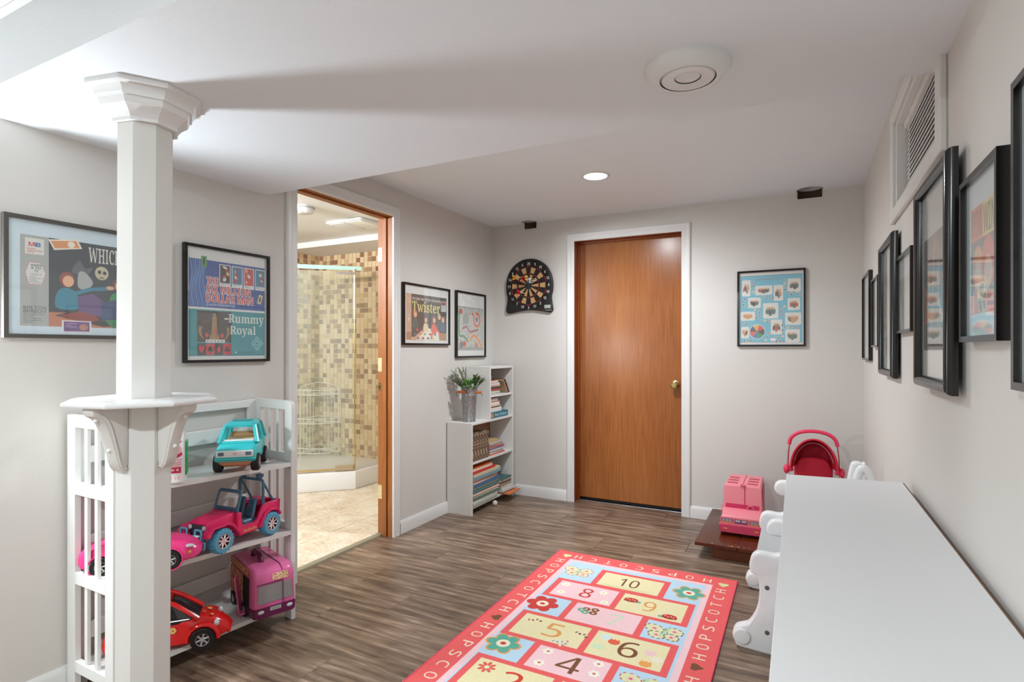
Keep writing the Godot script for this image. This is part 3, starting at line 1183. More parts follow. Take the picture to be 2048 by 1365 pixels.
func column() -> void:
	var t := thing("column", "white octagonal column with crown-moulded capital and a small shelf on scrolled brackets", "column", COL)
	var m := Mb.new()
	m.loft([octa(0.135, 0.0), octa(0.135, HS - 0.01)], true)
	part("shaft", m, mat("column_paint"), t, 0.0)
	# capital: crown moulding mitred round the eight faces
	m = Mb.new()
	var rings := []
	for p in [[0.137, -0.098], [0.160, -0.098], [0.160, -0.089], [0.166, -0.084], [0.182, -0.073], [0.213, -0.06], [0.222, -0.05], [0.226, -0.042], [0.236, -0.042], [0.238, -0.034], [0.246, -0.025], [0.258, -0.017], [0.272, -0.014], [0.283, -0.013], [0.283, 0.0], [0.137, 0.0]]:
		rings.append(octa(p[0], HS + p[1] - 0.0005))
	rings.append(rings[0])
	m.loft(rings, false)
	part("capital", m, mat("cap"), t, 18.0)
	# shelf
	m = Mb.new()
	rings = []
	for p in [[0.137, 1.041], [0.358, 1.041], [0.370, 1.042], [0.374, 1.046], [0.374, 1.051], [0.368, 1.055], [0.346, 1.0565], [0.343, 1.058], [0.137, 1.058]]:
		rings.append(octa(p[0], p[1]))
	rings.append(rings[0])
	m.loft(rings, false)
	part("shelf", m, mat("cap"), t, 18.0)
	# brackets on every second face
	var out := [Vector2(0.068, 1.041), Vector2(0.171, 1.041), Vector2(0.172, 1.03), Vector2(0.167, 1.019), Vector2(0.15, 1.009), Vector2(0.137, 0.993), Vector2(0.126, 0.967), Vector2(0.118, 0.942), Vector2(0.11, 0.917), Vector2(0.103, 0.889), Vector2(0.096, 0.867), Vector2(0.085, 0.854), Vector2(0.074, 0.856), Vector2(0.068, 0.876)]
	var poly := PackedVector2Array(out)
	for k in [1, 3, 5, 7]:
		var a := deg_to_rad(COL_A + 45 * k)
		var X := Transform3D(Basis(Vector3(cos(a), 0, sin(a)), Vector3.UP, Vector3(-sin(a), 0, cos(a))), lean(0.95))
		if X.basis.determinant() < 0:
			X.basis.z = -X.basis.z
		m = Mb.new()
		m.prism(poly.duplicate(), -0.019, 0.019, X, 0.003)
		var b := part("bracket", m, mat("column_paint"), t, 35.0)
		m = Mb.new()
		var inner := []
		for q in out.slice(2, 13):
			inner.append(X * Vector3(lerpf(0.068, q.x, 0.84), q.y + 0.006, 0.0195))
		m.tube(inner, 0.002, 6)
		inner = []
		for q in out.slice(2, 13):
			inner.append(X * Vector3(lerpf(0.068, q.x, 0.84), q.y + 0.006, -0.0195))
		m.tube(inner, 0.002, 6)
		part("bead", m, mat("column_paint"), b)
		m = Mb.new()
		for q in [Vector2(0.148, 1.006), Vector2(0.1095, 0.919)]:
			m.ball(X * Vector3(q.x + 0.001, q.y - 0.002, 0), Vector3(0.006, 0.006, 0.006), 10)
		part("screw_cap", m, mat("cap"), b)

# ---------------------------------------------------------------- slatted folding bookcase on the left wall
func side_frame(called: String, a: Vector3, b: Vector3, parent: Node3D) -> void:   # from the wall end a to the front end b
	var d := b - a
	var ln := d.length()
	var X := Transform3D(Basis(d.normalized(), Vector3.UP, d.normalized().cross(Vector3.UP)), a)
	var P: Material = mat("paint")
	var m := Mb.new()
	var w := 0.05
	var top := 0.97
	m.span(Vector3(0, 0, -0.011), Vector3(w, top, 0.011), 0.002)
	m.prism(PackedVector2Array([Vector2(ln - w, 0), Vector2(ln, 0), Vector2(ln, top - 0.03), Vector2(ln - 0.004, top - 0.014), Vector2(ln - 0.014, top - 0.004), Vector2(ln - 0.03, top), Vector2(ln - w, top)]), -0.011, 0.011, Transform3D.IDENTITY, 0.002)
	for y in [[0.928, 0.97], [0.694, 0.736], [0.383, 0.424], [0.077, 0.117]]:
		m.span(Vector3(w, y[0], -0.01), Vector3(ln - w, y[1], 0.01), 0.002)
	m.moved(X)
	var f := part(called, m, P, parent, 0.0)
	for y in [[0.736, 0.928], [0.424, 0.694], [0.117, 0.383]]:
		for k in [1, 2]:
			var x := lerpf(w, ln - w, k / 3.0)
			m = Mb.new()
			m.span(Vector3(x - 0.009, y[0], -0.006), Vector3(x + 0.009, y[1], 0.006), 0.001)
			m.moved(X)
			part("slat", m, P, f, 0.0)

func toy_bookcase() -> void:
	var t := thing("toy_bookcase", "white slatted three-shelf folding bookcase full of toy cars behind the column", "bookcase")
	var P: Material = mat("paint")
	var nb := Vector3(-2.288, 0, -1.035)
	var fb := Vector3(-2.288, 0, -1.795)
	side_frame("side_frame", nb, Vector3(-1.99, 0, -1.03), t)
	side_frame("side_frame", fb, Vector3(-2.0, 0, -1.757), t)
	var m := Mb.new()
	for z in [-1.06, -1.765]:
		m = Mb.new()
		m.span(Vector3(-2.294, 0, z - 0.022), Vector3(-2.274, 0.965, z + 0.022), 0.002)
		part("back_post", m, P, t, 0.0)
	for y in [[0.93, 0.963], [0.79, 0.85], [0.47, 0.53], [0.155, 0.215]]:
		m = Mb.new()
		m.span(Vector3(-2.292, y[0], -1.745), Vector3(-2.276, y[1], -1.08), 0.002)
		part("back_rail", m, P, t, 0.0)
	for lv in 3:
		m = Mb.new()
		var rings := []
		for q in [[-1.048, -2.065], [-1.745, -2.002]]:
			var y := shelf_y(lv, q[0])
			rings.append(PackedVector3Array([Vector3(-2.272, y, q[0]), Vector3(q[1], y, q[0]), Vector3(q[1], y - 0.018, q[0]), Vector3(-2.272, y - 0.018, q[0])]))
		m.loft(rings, true)
		part("shelf", m, P, t, 0.0)
		for z in [-1.748, -1.05]:
			m = Mb.new()
			m.box(Vector3(-2.012 if z < -1.2 else -2.07, shelf_y(lv, z) - 0.022, z), Vector3(0.008, 0.008, 0.012), 0.001)
			part("shelf_pin", m, mat("zinc"), t, 0.0)

func shelf_y(lv: int, z: float) -> float:
	return lerpf([0.712, 0.418, 0.093][lv], [0.698, 0.396, 0.080][lv], (z + 1.048) / -0.697)

# ---------------------------------------------------------------- toy vehicles (local: +z forward, y up, wheels stand on y = 0)
func sec(z: float, wb: float, wt: float, y0: float, y1: float, rb := 0.01, rt := 0.015) -> PackedVector3Array:
	var c := [Vector2(wt, y1), Vector2(-wt, y1), Vector2(-wb, y0), Vector2(wb, y0)]
	var p := PackedVector3Array()
	for i in 4:
		var r: float = rt if i < 2 else rb
		var a: Vector2 = c[i] + (c[(i + 3) % 4] - c[i]).limit_length(r)
		var b: Vector2 = c[i] + (c[(i + 1) % 4] - c[i]).limit_length(r)
		for k in 5:
			var t := k / 4.0
			var q: Vector2 = a.lerp(c[i], t).lerp(c[i].lerp(b, t), t)
			p.append(Vector3(q.x, q.y, z))
	return p

func body(secs: Array) -> Mb:
	var m := Mb.new()
	var r := []
	for s in secs:
		r.append(sec(s[0], s[1], s[2], s[3], s[4], s[5] if s.size() > 5 else 0.012, s[6] if s.size() > 6 else 0.02))
	m.loft(r, true)
	return m

func wheel(parent: Node3D, p: Vector3, r: float, w: float, tyre: Material, hub: Material, spokes := 5, lugs := false) -> void:
	var s := signf(p.x)
	var X := lying(p)
	var m := Mb.new()
	m.lathe([Vector2(r * 0.55, -w / 2), Vector2(r * 0.9, -w / 2), Vector2(r, -w * 0.32), Vector2(r, w * 0.32), Vector2(r * 0.9, w / 2), Vector2(r * 0.62, w / 2), Vector2(r * 0.6, w * 0.3), Vector2(r * 0.55, -w / 2)], 28, X)
	if lugs:
		for i in 18:
			var a := TAU * i / 18
			m.box(p + Vector3(0, sin(a), cos(a)) * (r * 0.985), Vector3(w * 0.86, r * 0.1, r * 0.16), r * 0.03, Basis(Vector3.RIGHT, -a + PI / 2))
	var wl := part("wheel", m, tyre, parent)
	m = Mb.new()
	var k := s * w
	m.lathe([Vector2(0, -k * 0.3), Vector2(r * 0.6, -k * 0.3), Vector2(r * 0.6, k * 0.42), Vector2(r * 0.54, k * 0.42), Vector2(r * 0.52, k * 0.18), Vector2(0, k * 0.15)], 24, X)
	part("rim", m, hub if spokes == 0 else mat("rim_dark", C(52, 50, 52), 0.4), wl)
	m = Mb.new()
	m.lathe([Vector2(0, k * 0.14), Vector2(r * 0.13, k * 0.14), Vector2(r * 0.12, k * 0.45), Vector2(0, k * 0.47)], 14, X)
	m.lathe([Vector2(r * 0.52, k * 0.25), Vector2(r * 0.61, k * 0.3), Vector2(r * 0.6, k * 0.5), Vector2(r * 0.52, k * 0.46), Vector2(r * 0.52, k * 0.25)], 24, X)
	for i in spokes:
		var a := TAU * i / spokes + 0.3
		var d := Vector3(0, sin(a), cos(a))
		m.box(p + d * r * 0.33 + Vector3(k * 0.36, 0, 0), Vector3(absf(k) * 0.14, r * 0.15, r * 0.46), r * 0.03, Basis(Vector3.RIGHT, -a))
	part("hubcap", m, hub, wl)

func wheels4(t: Node3D, x: float, zf: float, zr: float, r: float, w: float, tyre: Material, hub: Material, spokes := 5, lugs := false) -> void:
	for z in [zf, zr]:
		for s in [-1.0, 1.0]:
			wheel(t, Vector3(s * x, r, z), r, w, tyre, hub, spokes, lugs)

func flower(m: Mb, X: Transform3D, r: float, n := 6) -> void:
	for i in n:
		var a := TAU * i / n
		m.prism(ngon(r * 0.42, 8), 0.0, 0.0012, X * Transform3D(Basis.IDENTITY, Vector3(cos(a), sin(a), 0) * r * 0.6))

func toys() -> void:
	toy_suv()
	toy_jeep()
	toy_roadster()
	toy_beetle()
	toy_bus()
	toy_kitchen()

func toy_suv() -> void:
	var T: Material = mat("turquoise", C(62, 200, 204), 0.28)
	var y := shelf_y(0, -1.5)
	var f := Vector3(0.68, 0, 0.73).normalized()
	var t := thing("toy_truck", "turquoise plastic toy off-roader with open windows on the top shelf", "toy car", Vector3(-2.035, y, -1.505) - f * 0.085, atan2(f.x, f.z))
	var part_b := body([[-0.145, 0.066, 0.068, 0.045, 0.105], [-0.135, 0.074, 0.076, 0.04, 0.115], [0.02, 0.076, 0.077, 0.04, 0.118], [0.06, 0.076, 0.076, 0.04, 0.114], [0.125, 0.076, 0.074, 0.045, 0.1], [0.135, 0.074, 0.07, 0.05, 0.096]])
	part("body", part_b, T, t, 35.0)
	var m := Mb.new()
	m.loft([sec(-0.10, 0.052, 0.06, 0.024, 0.046), sec(0.105, 0.052, 0.06, 0.024, 0.046), sec(0.128, 0.05, 0.068, 0.034, 0.05)], true)
	part("chassis", m, mat("chassis_orange", C(196, 122, 82), 0.45), t, 35.0)
	# cab: pillars and roof round open windows
	m = Mb.new()
	m.loft([sec(-0.118, 0.057, 0.054, 0.176, 0.188, 0.005, 0.012), sec(-0.105, 0.061, 0.057, 0.174, 0.192, 0.005, 0.014), sec(0.018, 0.061, 0.057, 0.174, 0.192, 0.005, 0.014), sec(0.034, 0.056, 0.052, 0.172, 0.184, 0.005, 0.012)], true)
	part("roof", m, T, t, 35.0)
	for s in [-1.0, 1.0]:
		for e in [[Vector3(0.072, 0.112, 0.066), Vector3(0.055, 0.178, 0.024)], [Vector3(0.074, 0.112, -0.04), Vector3(0.059, 0.178, -0.04)], [Vector3(0.072, 0.11, -0.135), Vector3(0.056, 0.178, -0.108)]]:
			m = Mb.new()
			m.tube([e[0] * Vector3(s, 1, 1), e[1] * Vector3(s, 1, 1)], 0.0085, 8)
			part("pillar", m, T, t)
	m = Mb.new()
	m.tube([Vector3(-0.062, 0.114, 0.066), Vector3(0.062, 0.114, 0.066)], 0.006, 8)
	part("cowl", m, T, t)
	m = Mb.new()
	m.box(Vector3(0, 0.193, -0.035), Vector3(0.075, 0.004, 0.05), 0.001)
	part("sunroof", m, mat("teal_dark", C(32, 152, 152), 0.4), t, 0.0)
	m = Mb.new()
	m.box(Vector3(0, 0.118, -0.06), Vector3(0.11, 0.05, 0.02), 0.008)
	m.box(Vector3(0, 0.118, -0.02), Vector3(0.11, 0.012, 0.06), 0.004)
	part("seat", m, mat("seat_tan", C(214, 170, 122), 0.5), t, 30.0)
	m = Mb.new()
	m.box(Vector3(0, 0.119, 0.045), Vector3(0.12, 0.012, 0.03), 0.004)
	part("dashboard", m, mat("plastic_white"), t, 30.0)
	m = Mb.new()
	m.prism(rrect(0.137, 0.026, 0.006), 0, 0.004, Transform3D(Basis.IDENTITY, Vector3(0, 0.08, 0.1345)), 0.001)
	var gr := part("grille", m, mat("plastic_white"), t, 30.0)
	for s in [-1.0, 1.0]:
		m = Mb.new()
		m.prism(rrect(0.021, 0.014, 0.002), 0, 0.0015, Transform3D(Basis.IDENTITY, Vector3(s * 0.05, 0.08, 0.1385)))
		part("headlamp", m, mat("lamp_dark", C(92, 104, 120), 0.25), gr, 0.0)
	m = Mb.new()
	for yy in [-0.006, 0.006]:
		m.box(Vector3(0, 0.08 + yy, 0.1388), Vector3(0.07, 0.0015, 0.001))
	m.prism(ngon(0.006, 14), 0, 0.0014, Transform3D(Basis.IDENTITY.scaled(Vector3(1.5, 0.8, 1)), Vector3(0, 0.08, 0.1385)))
	part("emblem", m, mat("pale_pink", C(222, 196, 204), 0.4), gr)
	m = Mb.new()
	m.box(Vector3(0, 0.058, 0.13), Vector3(0.15, 0.012, 0.022), 0.005)
	part("bumper", m, mat("teal_mid", C(40, 178, 180), 0.3), t, 30.0)
	wheels4(t, 0.069, 0.085, -0.093, 0.036, 0.03, mat("rubber"), mat("chrome"), 5)

func toy_jeep() -> void:
	var P: Material = mat("hot_pink", C(232, 42, 106), 0.3)
	var B: Material = mat("toy_blue", C(92, 168, 200), 0.35)
	var D: Material = mat("toy_steel", C(70, 116, 140), 0.4)
	var y := shelf_y(1, -1.5)
	var t := thing("toy_jeep", "hot pink open toy jeep with big blue wheels on the middle shelf", "toy car", Vector3(-2.092, y, -1.522), deg_to_rad(5.2))
	# nose: hood box between flat fenders; tub behind
	part("hood", body([[0.035, 0.06, 0.056, 0.06, 0.137, 0.006, 0.014], [0.145, 0.056, 0.05, 0.06, 0.128, 0.006, 0.014], [0.158, 0.054, 0.047, 0.062, 0.122, 0.006, 0.012]]), P, t, 35.0)
	for s in [-1.0, 1.0]:
		var m := Mb.new()   # front fender: flat top with sloping ends
		var pr := [Vector2(0.185, 0.075), Vector2(0.178, 0.095), Vector2(0.155, 0.108), Vector2(0.085, 0.112), Vector2(0.06, 0.098), Vector2(0.022, 0.045), Vector2(0.03, 0.04), Vector2(0.068, 0.09), Vector2(0.09, 0.102), Vector2(0.152, 0.1), Vector2(0.172, 0.072)]
		var X := Transform3D(Basis(Vector3(0, 0, 1), Vector3.UP, Vector3(-1, 0, 0)), Vector3.ZERO)
		m.prism(PackedVector2Array(pr), -s * 0.086 if s > 0 else 0.05, -0.05 if s > 0 else 0.086, X, 0.003)
		part("fender", m, P, t, 30.0)
		m = Mb.new()      # side of the tub, cut low for the door
		pr = [Vector2(0.037, 0.135), Vector2(0.037, 0.045), Vector2(0.018, 0.038), Vector2(-0.065, 0.038), Vector2(-0.082, 0.05), Vector2(-0.105, 0.09), Vector2(-0.128, 0.1), Vector2(-0.165, 0.094), Vector2(-0.176, 0.07), Vector2(-0.186, 0.07), Vector2(-0.19, 0.137), Vector2(-0.105, 0.137), Vector2(-0.09, 0.128), Vector2(-0.066, 0.082), Vector2(-0.05, 0.072), Vector2(0.0, 0.072), Vector2(0.012, 0.082), Vector2(0.018, 0.132)]
		m.prism(PackedVector2Array(pr), -0.074 if s > 0 else 0.06, -0.06 if s > 0 else 0.074, X, 0.003)
		part("tub_side", m, P, t, 30.0)
		m = Mb.new()      # rear fender lip
		m.tube([Vector3(s * 0.08, 0.046, -0.072), Vector3(s * 0.08, 0.095, -0.1), Vector3(s * 0.08, 0.107, -0.128), Vector3(s * 0.08, 0.1, -0.165), Vector3(s * 0.08, 0.075, -0.182)], 0.007, 8)
		part("fender_lip", m, P, t)
		m = Mb.new()      # seats
		m.box(Vector3(s * 0.03, 0.078, -0.035), Vector3(0.045, 0.016, 0.055), 0.006)
		m.box(Vector3(s * 0.03, 0.122, -0.072), Vector3(0.045, 0.085, 0.014), 0.006, Basis(Vector3.RIGHT, -0.25))
		var st := part("seat", m, D, t, 30.0)
		for i in 7:
			m = Mb.new()
			m.box(Vector3(s * 0.03, 0.095 + i * 0.0095, -0.0575 - i * 0.0024), Vector3(0.032, 0.0035, 0.004), 0.001)
			part("rib", m, mat("toy_steel_dark", C(48, 96, 122), 0.4), st, 0.0)
		m = Mb.new()
		m.lathe([Vector2(0, 0), Vector2(0.009, 0), Vector2(0.0085, 0.006), Vector2(0, 0.007)], 14, Transform3D(Basis(Vector3.RIGHT, Vector3.BACK, Vector3.DOWN), Vector3(s * 0.037, 0.104, 0.157)))
		part("headlamp", m, mat("lamp_clear", C(214, 218, 222), 0.15), t)
	var m := Mb.new()
	m.span(Vector3(-0.062, 0.04, -0.188), Vector3(0.062, 0.07, 0.04), 0.003)
	m.span(Vector3(-0.062, 0.06, -0.19), Vector3(0.062, 0.137, -0.178), 0.003)
	part("tub_floor", m, P, t, 0.0)
	m = Mb.new()
	m.span(Vector3(-0.05, 0.069, -0.1), Vector3(0.05, 0.073, 0.02))
	part("foot_mat", m, B, t, 0.0)
	m = Mb.new()
	m.lathe([Vector2(0, 0.0), Vector2(0.035, 0.0), Vector2(0.035, 0.022), Vector2(0.0, 0.022)], 20, Transform3D(Basis.IDENTITY, Vector3(-0.01, 0.12, -0.145)))
	part("spare_wheel_well", m, P, t)
	m = Mb.new()
	m.prism(rrect(0.08, 0.05, 0.004), 0, 0.003, Transform3D(Basis.IDENTITY, Vector3(0, 0.09, 0.157)))
	var g := part("grille", m, mat("grille_dark", C(58, 48, 54), 0.4), t, 30.0)
	for i in 6:
		m = Mb.new()
		m.box(Vector3(0, 0.072 + i * 0.0075, 0.1605), Vector3(0.05, 0.002, 0.002))
		part("grille_bar", m, mat("chrome"), g, 0.0)
	# windscreen frame and roll bar
	m = Mb.new()
	m.tube(bend([Vector3(-0.064, 0.135, 0.03), Vector3(-0.06, 0.213, 0.005), Vector3(0.06, 0.213, 0.005), Vector3(0.064, 0.135, 0.03)], 0.012), 0.0045, 8)
	m.box(Vector3(0, 0.143, 0.028), Vector3(0.13, 0.017, 0.006), 0.002)
	m.box(Vector3(0, 0.209, 0.006), Vector3(0.118, 0.012, 0.006), 0.002)
	part("windscreen_frame", m, D, t)
	m = Mb.new()
	m.box(Vector3(0, 0.178, 0.017), Vector3(0.112, 0.058, 0.002), 0.0, Basis(Vector3.RIGHT, -0.31))
	part("windscreen", m, mat("glass"), t, 0.0)
	m = Mb.new()
	m.tube(bend([Vector3(-0.066, 0.13, -0.1), Vector3(-0.066, 0.238, -0.1), Vector3(0.066, 0.238, -0.1), Vector3(0.066, 0.13, -0.1)], 0.016), 0.006, 8)
	for s in [-1.0, 1.0]:
		m.tube([Vector3(s * 0.062, 0.234, -0.1), Vector3(s * 0.062, 0.135, -0.16)], 0.0045, 8)
	part("roll_bar", m, D, t)
	for s in [-1.0, 1.0]:
		m = Mb.new()
		m.tube([Vector3(s * 0.048, 0.236, -0.1), Vector3(s * 0.048, 0.252, -0.1)], 0.008, 8)
		m.lathe([Vector2(0, 0), Vector2(0.014, 0), Vector2(0.016, 0.012), Vector2(0, 0.012)], 12, Transform3D(Basis.IDENTITY, Vector3(s * 0.048, 0.248, -0.1)))
		part("spotlight", m, D, t)
	# bumper guard
	m = Mb.new()
	m.box(Vector3(0, 0.058, 0.186), Vector3(0.15, 0.012, 0.01), 0.003)
	for s in [-1.0, 1.0]:
		m.tube(bend([Vector3(s * 0.022, 0.05, 0.19), Vector3(s * 0.022, 0.105, 0.187), Vector3(s * 0.055, 0.105, 0.187), Vector3(s * 0.055, 0.055, 0.19)], 0.005), 0.0042, 8)
		m.tube(bend([Vector3(s * 0.05, 0.062, 0.19), Vector3(s * 0.075, 0.062, 0.19), Vector3(s * 0.075, 0.036, 0.19), Vector3(s * 0.04, 0.036, 0.19)], 0.004), 0.004, 8)
		m.box(Vector3(s * 0.03, 0.058, 0.17), Vector3(0.01, 0.01, 0.03), 0.002)
	m.lathe([Vector2(0, -0.012), Vector2(0.014, -0.012), Vector2(0.014, 0.012), Vector2(0, 0.012)], 14, Transform3D(Basis.IDENTITY, Vector3(0, 0.066, 0.186)))
	part("bumper_guard", m, B, t)
	# brush-script sticker on the sill
	var cv := Cv.new(128, 32, C(232, 42, 106))
	for i in 9:
		cv.line([Vector2(6 + i * 13, 25), Vector2(14 + i * 13, 6 + (i % 3) * 4), Vector2(16 + i * 13, 22)], 4, C(226, 178, 86))
	m = Mb.new()
	m.flat(Vector3(0.0746, 0.064, 0.012), Vector3(0.0746, 0.064, -0.062), Vector3(0.0746, 0.042, -0.062), Vector3(0.0746, 0.042, 0.012))
	part("sticker", m, printed("jeep_sticker", cv, 0.35), t, 0.0)
	wheels4(t, 0.072, 0.115, -0.128, 0.047, 0.042, B, mat("chrome"), 8, true)

func toy_roadster() -> void:
	var P: Material = mat("bright_pink", C(240, 64, 134), 0.22)
	var r := deg_to_rad(136)
	var f := Vector3(sin(r), 0, cos(r))
	var y := shelf_y(1, -1.2)
	var t := thing("toy_roadster", "bright pink toy convertible with silver star wheels on the middle shelf", "toy car", Vector3(-2.05, y, -1.262) - f * 0.1, r)
	part("body", body([[-0.185, 0.05, 0.05, 0.035, 0.075], [-0.172, 0.066, 0.058, 0.028, 0.092, 0.01, 0.03], [-0.12, 0.074, 0.066, 0.02, 0.106, 0.01, 0.03], [-0.06, 0.074, 0.068, 0.018, 0.1, 0.01, 0.03], [0.03, 0.074, 0.068, 0.018, 0.1, 0.01, 0.03], [0.09, 0.074, 0.066, 0.02, 0.1, 0.01, 0.035], [0.14, 0.07, 0.056, 0.022, 0.088, 0.01, 0.035], [0.172, 0.058, 0.042, 0.026, 0.07, 0.01, 0.03], [0.186, 0.04, 0.028, 0.034, 0.055, 0.01, 0.012]]), P, t, 45.0)
	var m := Mb.new()
	for s in [-1.0, 1.0]:
		for z in [0.1, -0.11]:
			m.lathe([Vector2(0.0405, -0.008), Vector2(0.0405, 0.006), Vector2(0.036, 0.008), Vector2(0.036, -0.008), Vector2(0.0405, -0.008)], 26, lying(Vector3(s * 0.072, 0.036, z)))
	part("wheel_arch", m, P, t)
	m = Mb.new()
	m.box(Vector3(0, 0.1, -0.035), Vector3(0.1, 0.012, 0.11), 0.004)
	part("cockpit", m, mat("cockpit", C(120, 20, 60), 0.5), t, 30.0)
	m = Mb.new()
	m.tube(bend([Vector3(-0.056, 0.098, 0.042), Vector3(-0.048, 0.135, 0.01), Vector3(0.048, 0.135, 0.01), Vector3(0.056, 0.098, 0.042)], 0.015), 0.003, 8)
	part("windscreen_frame", m, mat("plastic_white"), t)
	for s in [-1.0, 1.0]:
		m = Mb.new()
		m.ball(Vector3(s * 0.047, 0.07, 0.155), Vector3(0.01, 0.007, 0.016), 12)
		part("headlamp", m, mat("lamp_clear"), t)
		m = Mb.new()
		m.ball(Vector3(s * 0.058, 0.05, 0.158), Vector3(0.004, 0.006, 0.006), 10)
		part("side_lamp", m, mat("amber", C(238, 176, 62), 0.3), t)
	wheels4(t, 0.071, 0.1, -0.11, 0.034, 0.022, mat("rubber"), mat("silver", C(214, 214, 216), 0.3, {"metal": 0.6}), 5)

func toy_beetle() -> void:
	var P: Material = mat("cherry", C(218, 32, 30), 0.16)
	var r := deg_to_rad(138.4)
	var f := Vector3(sin(r), 0, cos(r))
	var sd := Vector3(cos(r), 0, -sin(r))
	var y := shelf_y(2, -1.3)
	var t := thing("toy_beetle", "glossy red round-backed toy car with flower stickers on the bottom shelf", "toy car", Vector3(-1.958, y, -1.305) + sd * 0.078 - f * 0.115, r)
	part("body", body([[-0.205, 0.045, 0.04, 0.04, 0.075], [-0.195, 0.062, 0.052, 0.034, 0.095, 0.01, 0.03], [-0.16, 0.068, 0.056, 0.03, 0.118, 0.01, 0.035], [-0.09, 0.07, 0.06, 0.026, 0.122, 0.01, 0.03], [0.05, 0.07, 0.06, 0.026, 0.12, 0.01, 0.03], [0.11, 0.068, 0.054, 0.028, 0.116, 0.01, 0.035], [0.155, 0.06, 0.044, 0.03, 0.1, 0.01, 0.035], [0.185, 0.048, 0.034, 0.034, 0.078, 0.01, 0.025], [0.2, 0.034, 0.024, 0.042, 0.06, 0.008, 0.01]]), P, t, 50.0)
	# dome: red arch at either side, dark glass between
	part("cabin_glass", body([[-0.165, 0.04, 0.03, 0.1, 0.122, 0.004, 0.01], [-0.13, 0.056, 0.042, 0.1, 0.158, 0.004, 0.018], [-0.075, 0.062, 0.046, 0.1, 0.182, 0.004, 0.02], [-0.02, 0.064, 0.046, 0.1, 0.186, 0.004, 0.02], [0.03, 0.062, 0.043, 0.1, 0.168, 0.004, 0.018], [0.075, 0.056, 0.04, 0.1, 0.135, 0.004, 0.014], [0.1, 0.05, 0.036, 0.1, 0.118, 0.004, 0.008]]), mat("smoked", C(34, 30, 34), 0.08), t, 45.0)
	part("roof", body([[-0.115, 0.047, 0.045, 0.16, 0.172, 0.004, 0.012], [-0.075, 0.05, 0.046, 0.176, 0.187, 0.004, 0.012], [-0.03, 0.051, 0.046, 0.182, 0.191, 0.004, 0.012], [0.005, 0.05, 0.044, 0.172, 0.184, 0.004, 0.012]]), P, t, 45.0)
	for s in [-1.0, 1.0]:
		var m := Mb.new()
		m.tube(spline([Vector3(s * 0.06, 0.112, 0.098), Vector3(s * 0.056, 0.142, 0.06), Vector3(s * 0.05, 0.176, 0.012), Vector3(s * 0.049, 0.186, -0.03), Vector3(s * 0.05, 0.178, -0.08), Vector3(s * 0.053, 0.15, -0.13), Vector3(s * 0.056, 0.112, -0.165)], 4, false), 0.0085, 8)
		part("roof_arch", m, P, t)
		m = Mb.new()
		m.tube([Vector3(s * 0.064, 0.11, -0.055), Vector3(s * 0.053, 0.182, -0.045)], 0.006, 8)
		part("door_pillar", m, P, t)
		m = Mb.new()
		m.tube([Vector3(s * 0.0665, 0.117, 0.07), Vector3(s * 0.0675, 0.116, -0.12)], 0.0018, 6)
		part("sill_trim", m, mat("chrome"), t)
		for z in [0.115, -0.115]:
			m = Mb.new()      # bulging fenders
			var rings := []
			for i in 9:
				var a := PI * (i / 8.0) * 1.06 - 0.1
				var ring := PackedVector3Array()
				for k in 8:
					var b := TAU * k / 8
					var rr := 0.05 + 0.0085 * cos(b)
					ring.append(Vector3(s * (0.07 + 0.017 * sin(b)), 0.042 + rr * sin(a), z + rr * cos(a)))
				rings.append(ring)
			m.loft(rings, true)
			part("fender", m, P, t)
		m = Mb.new()
		m.ball(Vector3(s * 0.056, 0.085, 0.158), Vector3(0.012, 0.013, 0.01), 14)
		part("headlamp", m, mat("lamp_clear"), t)
		m = Mb.new()
		flower(m, flat_x(Vector3(s * 0.0705, 0.085, 0.018), Vector3(s, 0, 0)), 0.012)
		part("flower_sticker", m, mat("butter", C(246, 206, 120), 0.4), t, 0.0)
		m = Mb.new()
		flower(m, flat_x(Vector3(s * 0.071, 0.055, -0.03), Vector3(s, 0, 0)), 0.007)
		part("flower_sticker", m, mat("coral_sticker", C(240, 120, 96), 0.4), t, 0.0)
	var up := Transform3D(Basis(Vector3.RIGHT, Vector3(0, 0.3, -0.95).normalized(), Vector3(0, 0.95, 0.3).normalized()), Vector3.ZERO)
	for q in [[Vector3(0.012, 0.1145, 0.128), 0.009, "butter"], [Vector3(-0.02, 0.118, 0.112), 0.006, "coral_sticker"], [Vector3(-0.03, 0.108, 0.14), 0.006, "butter"]]:
		var m := Mb.new()
		flower(m, up.translated(q[0]), q[1])
		part("flower_sticker", m, mat(q[2]), t, 0.0)
	var m2 := Mb.new()
	m2.box(Vector3(0, 0.04, 0.196), Vector3(0.09, 0.012, 0.016), 0.005)
	part("bumper", m2, P, t, 30.0)
	wheels4(t, 0.077, 0.115, -0.115, 0.042, 0.022, mat("rubber"), mat("silver"), 6)

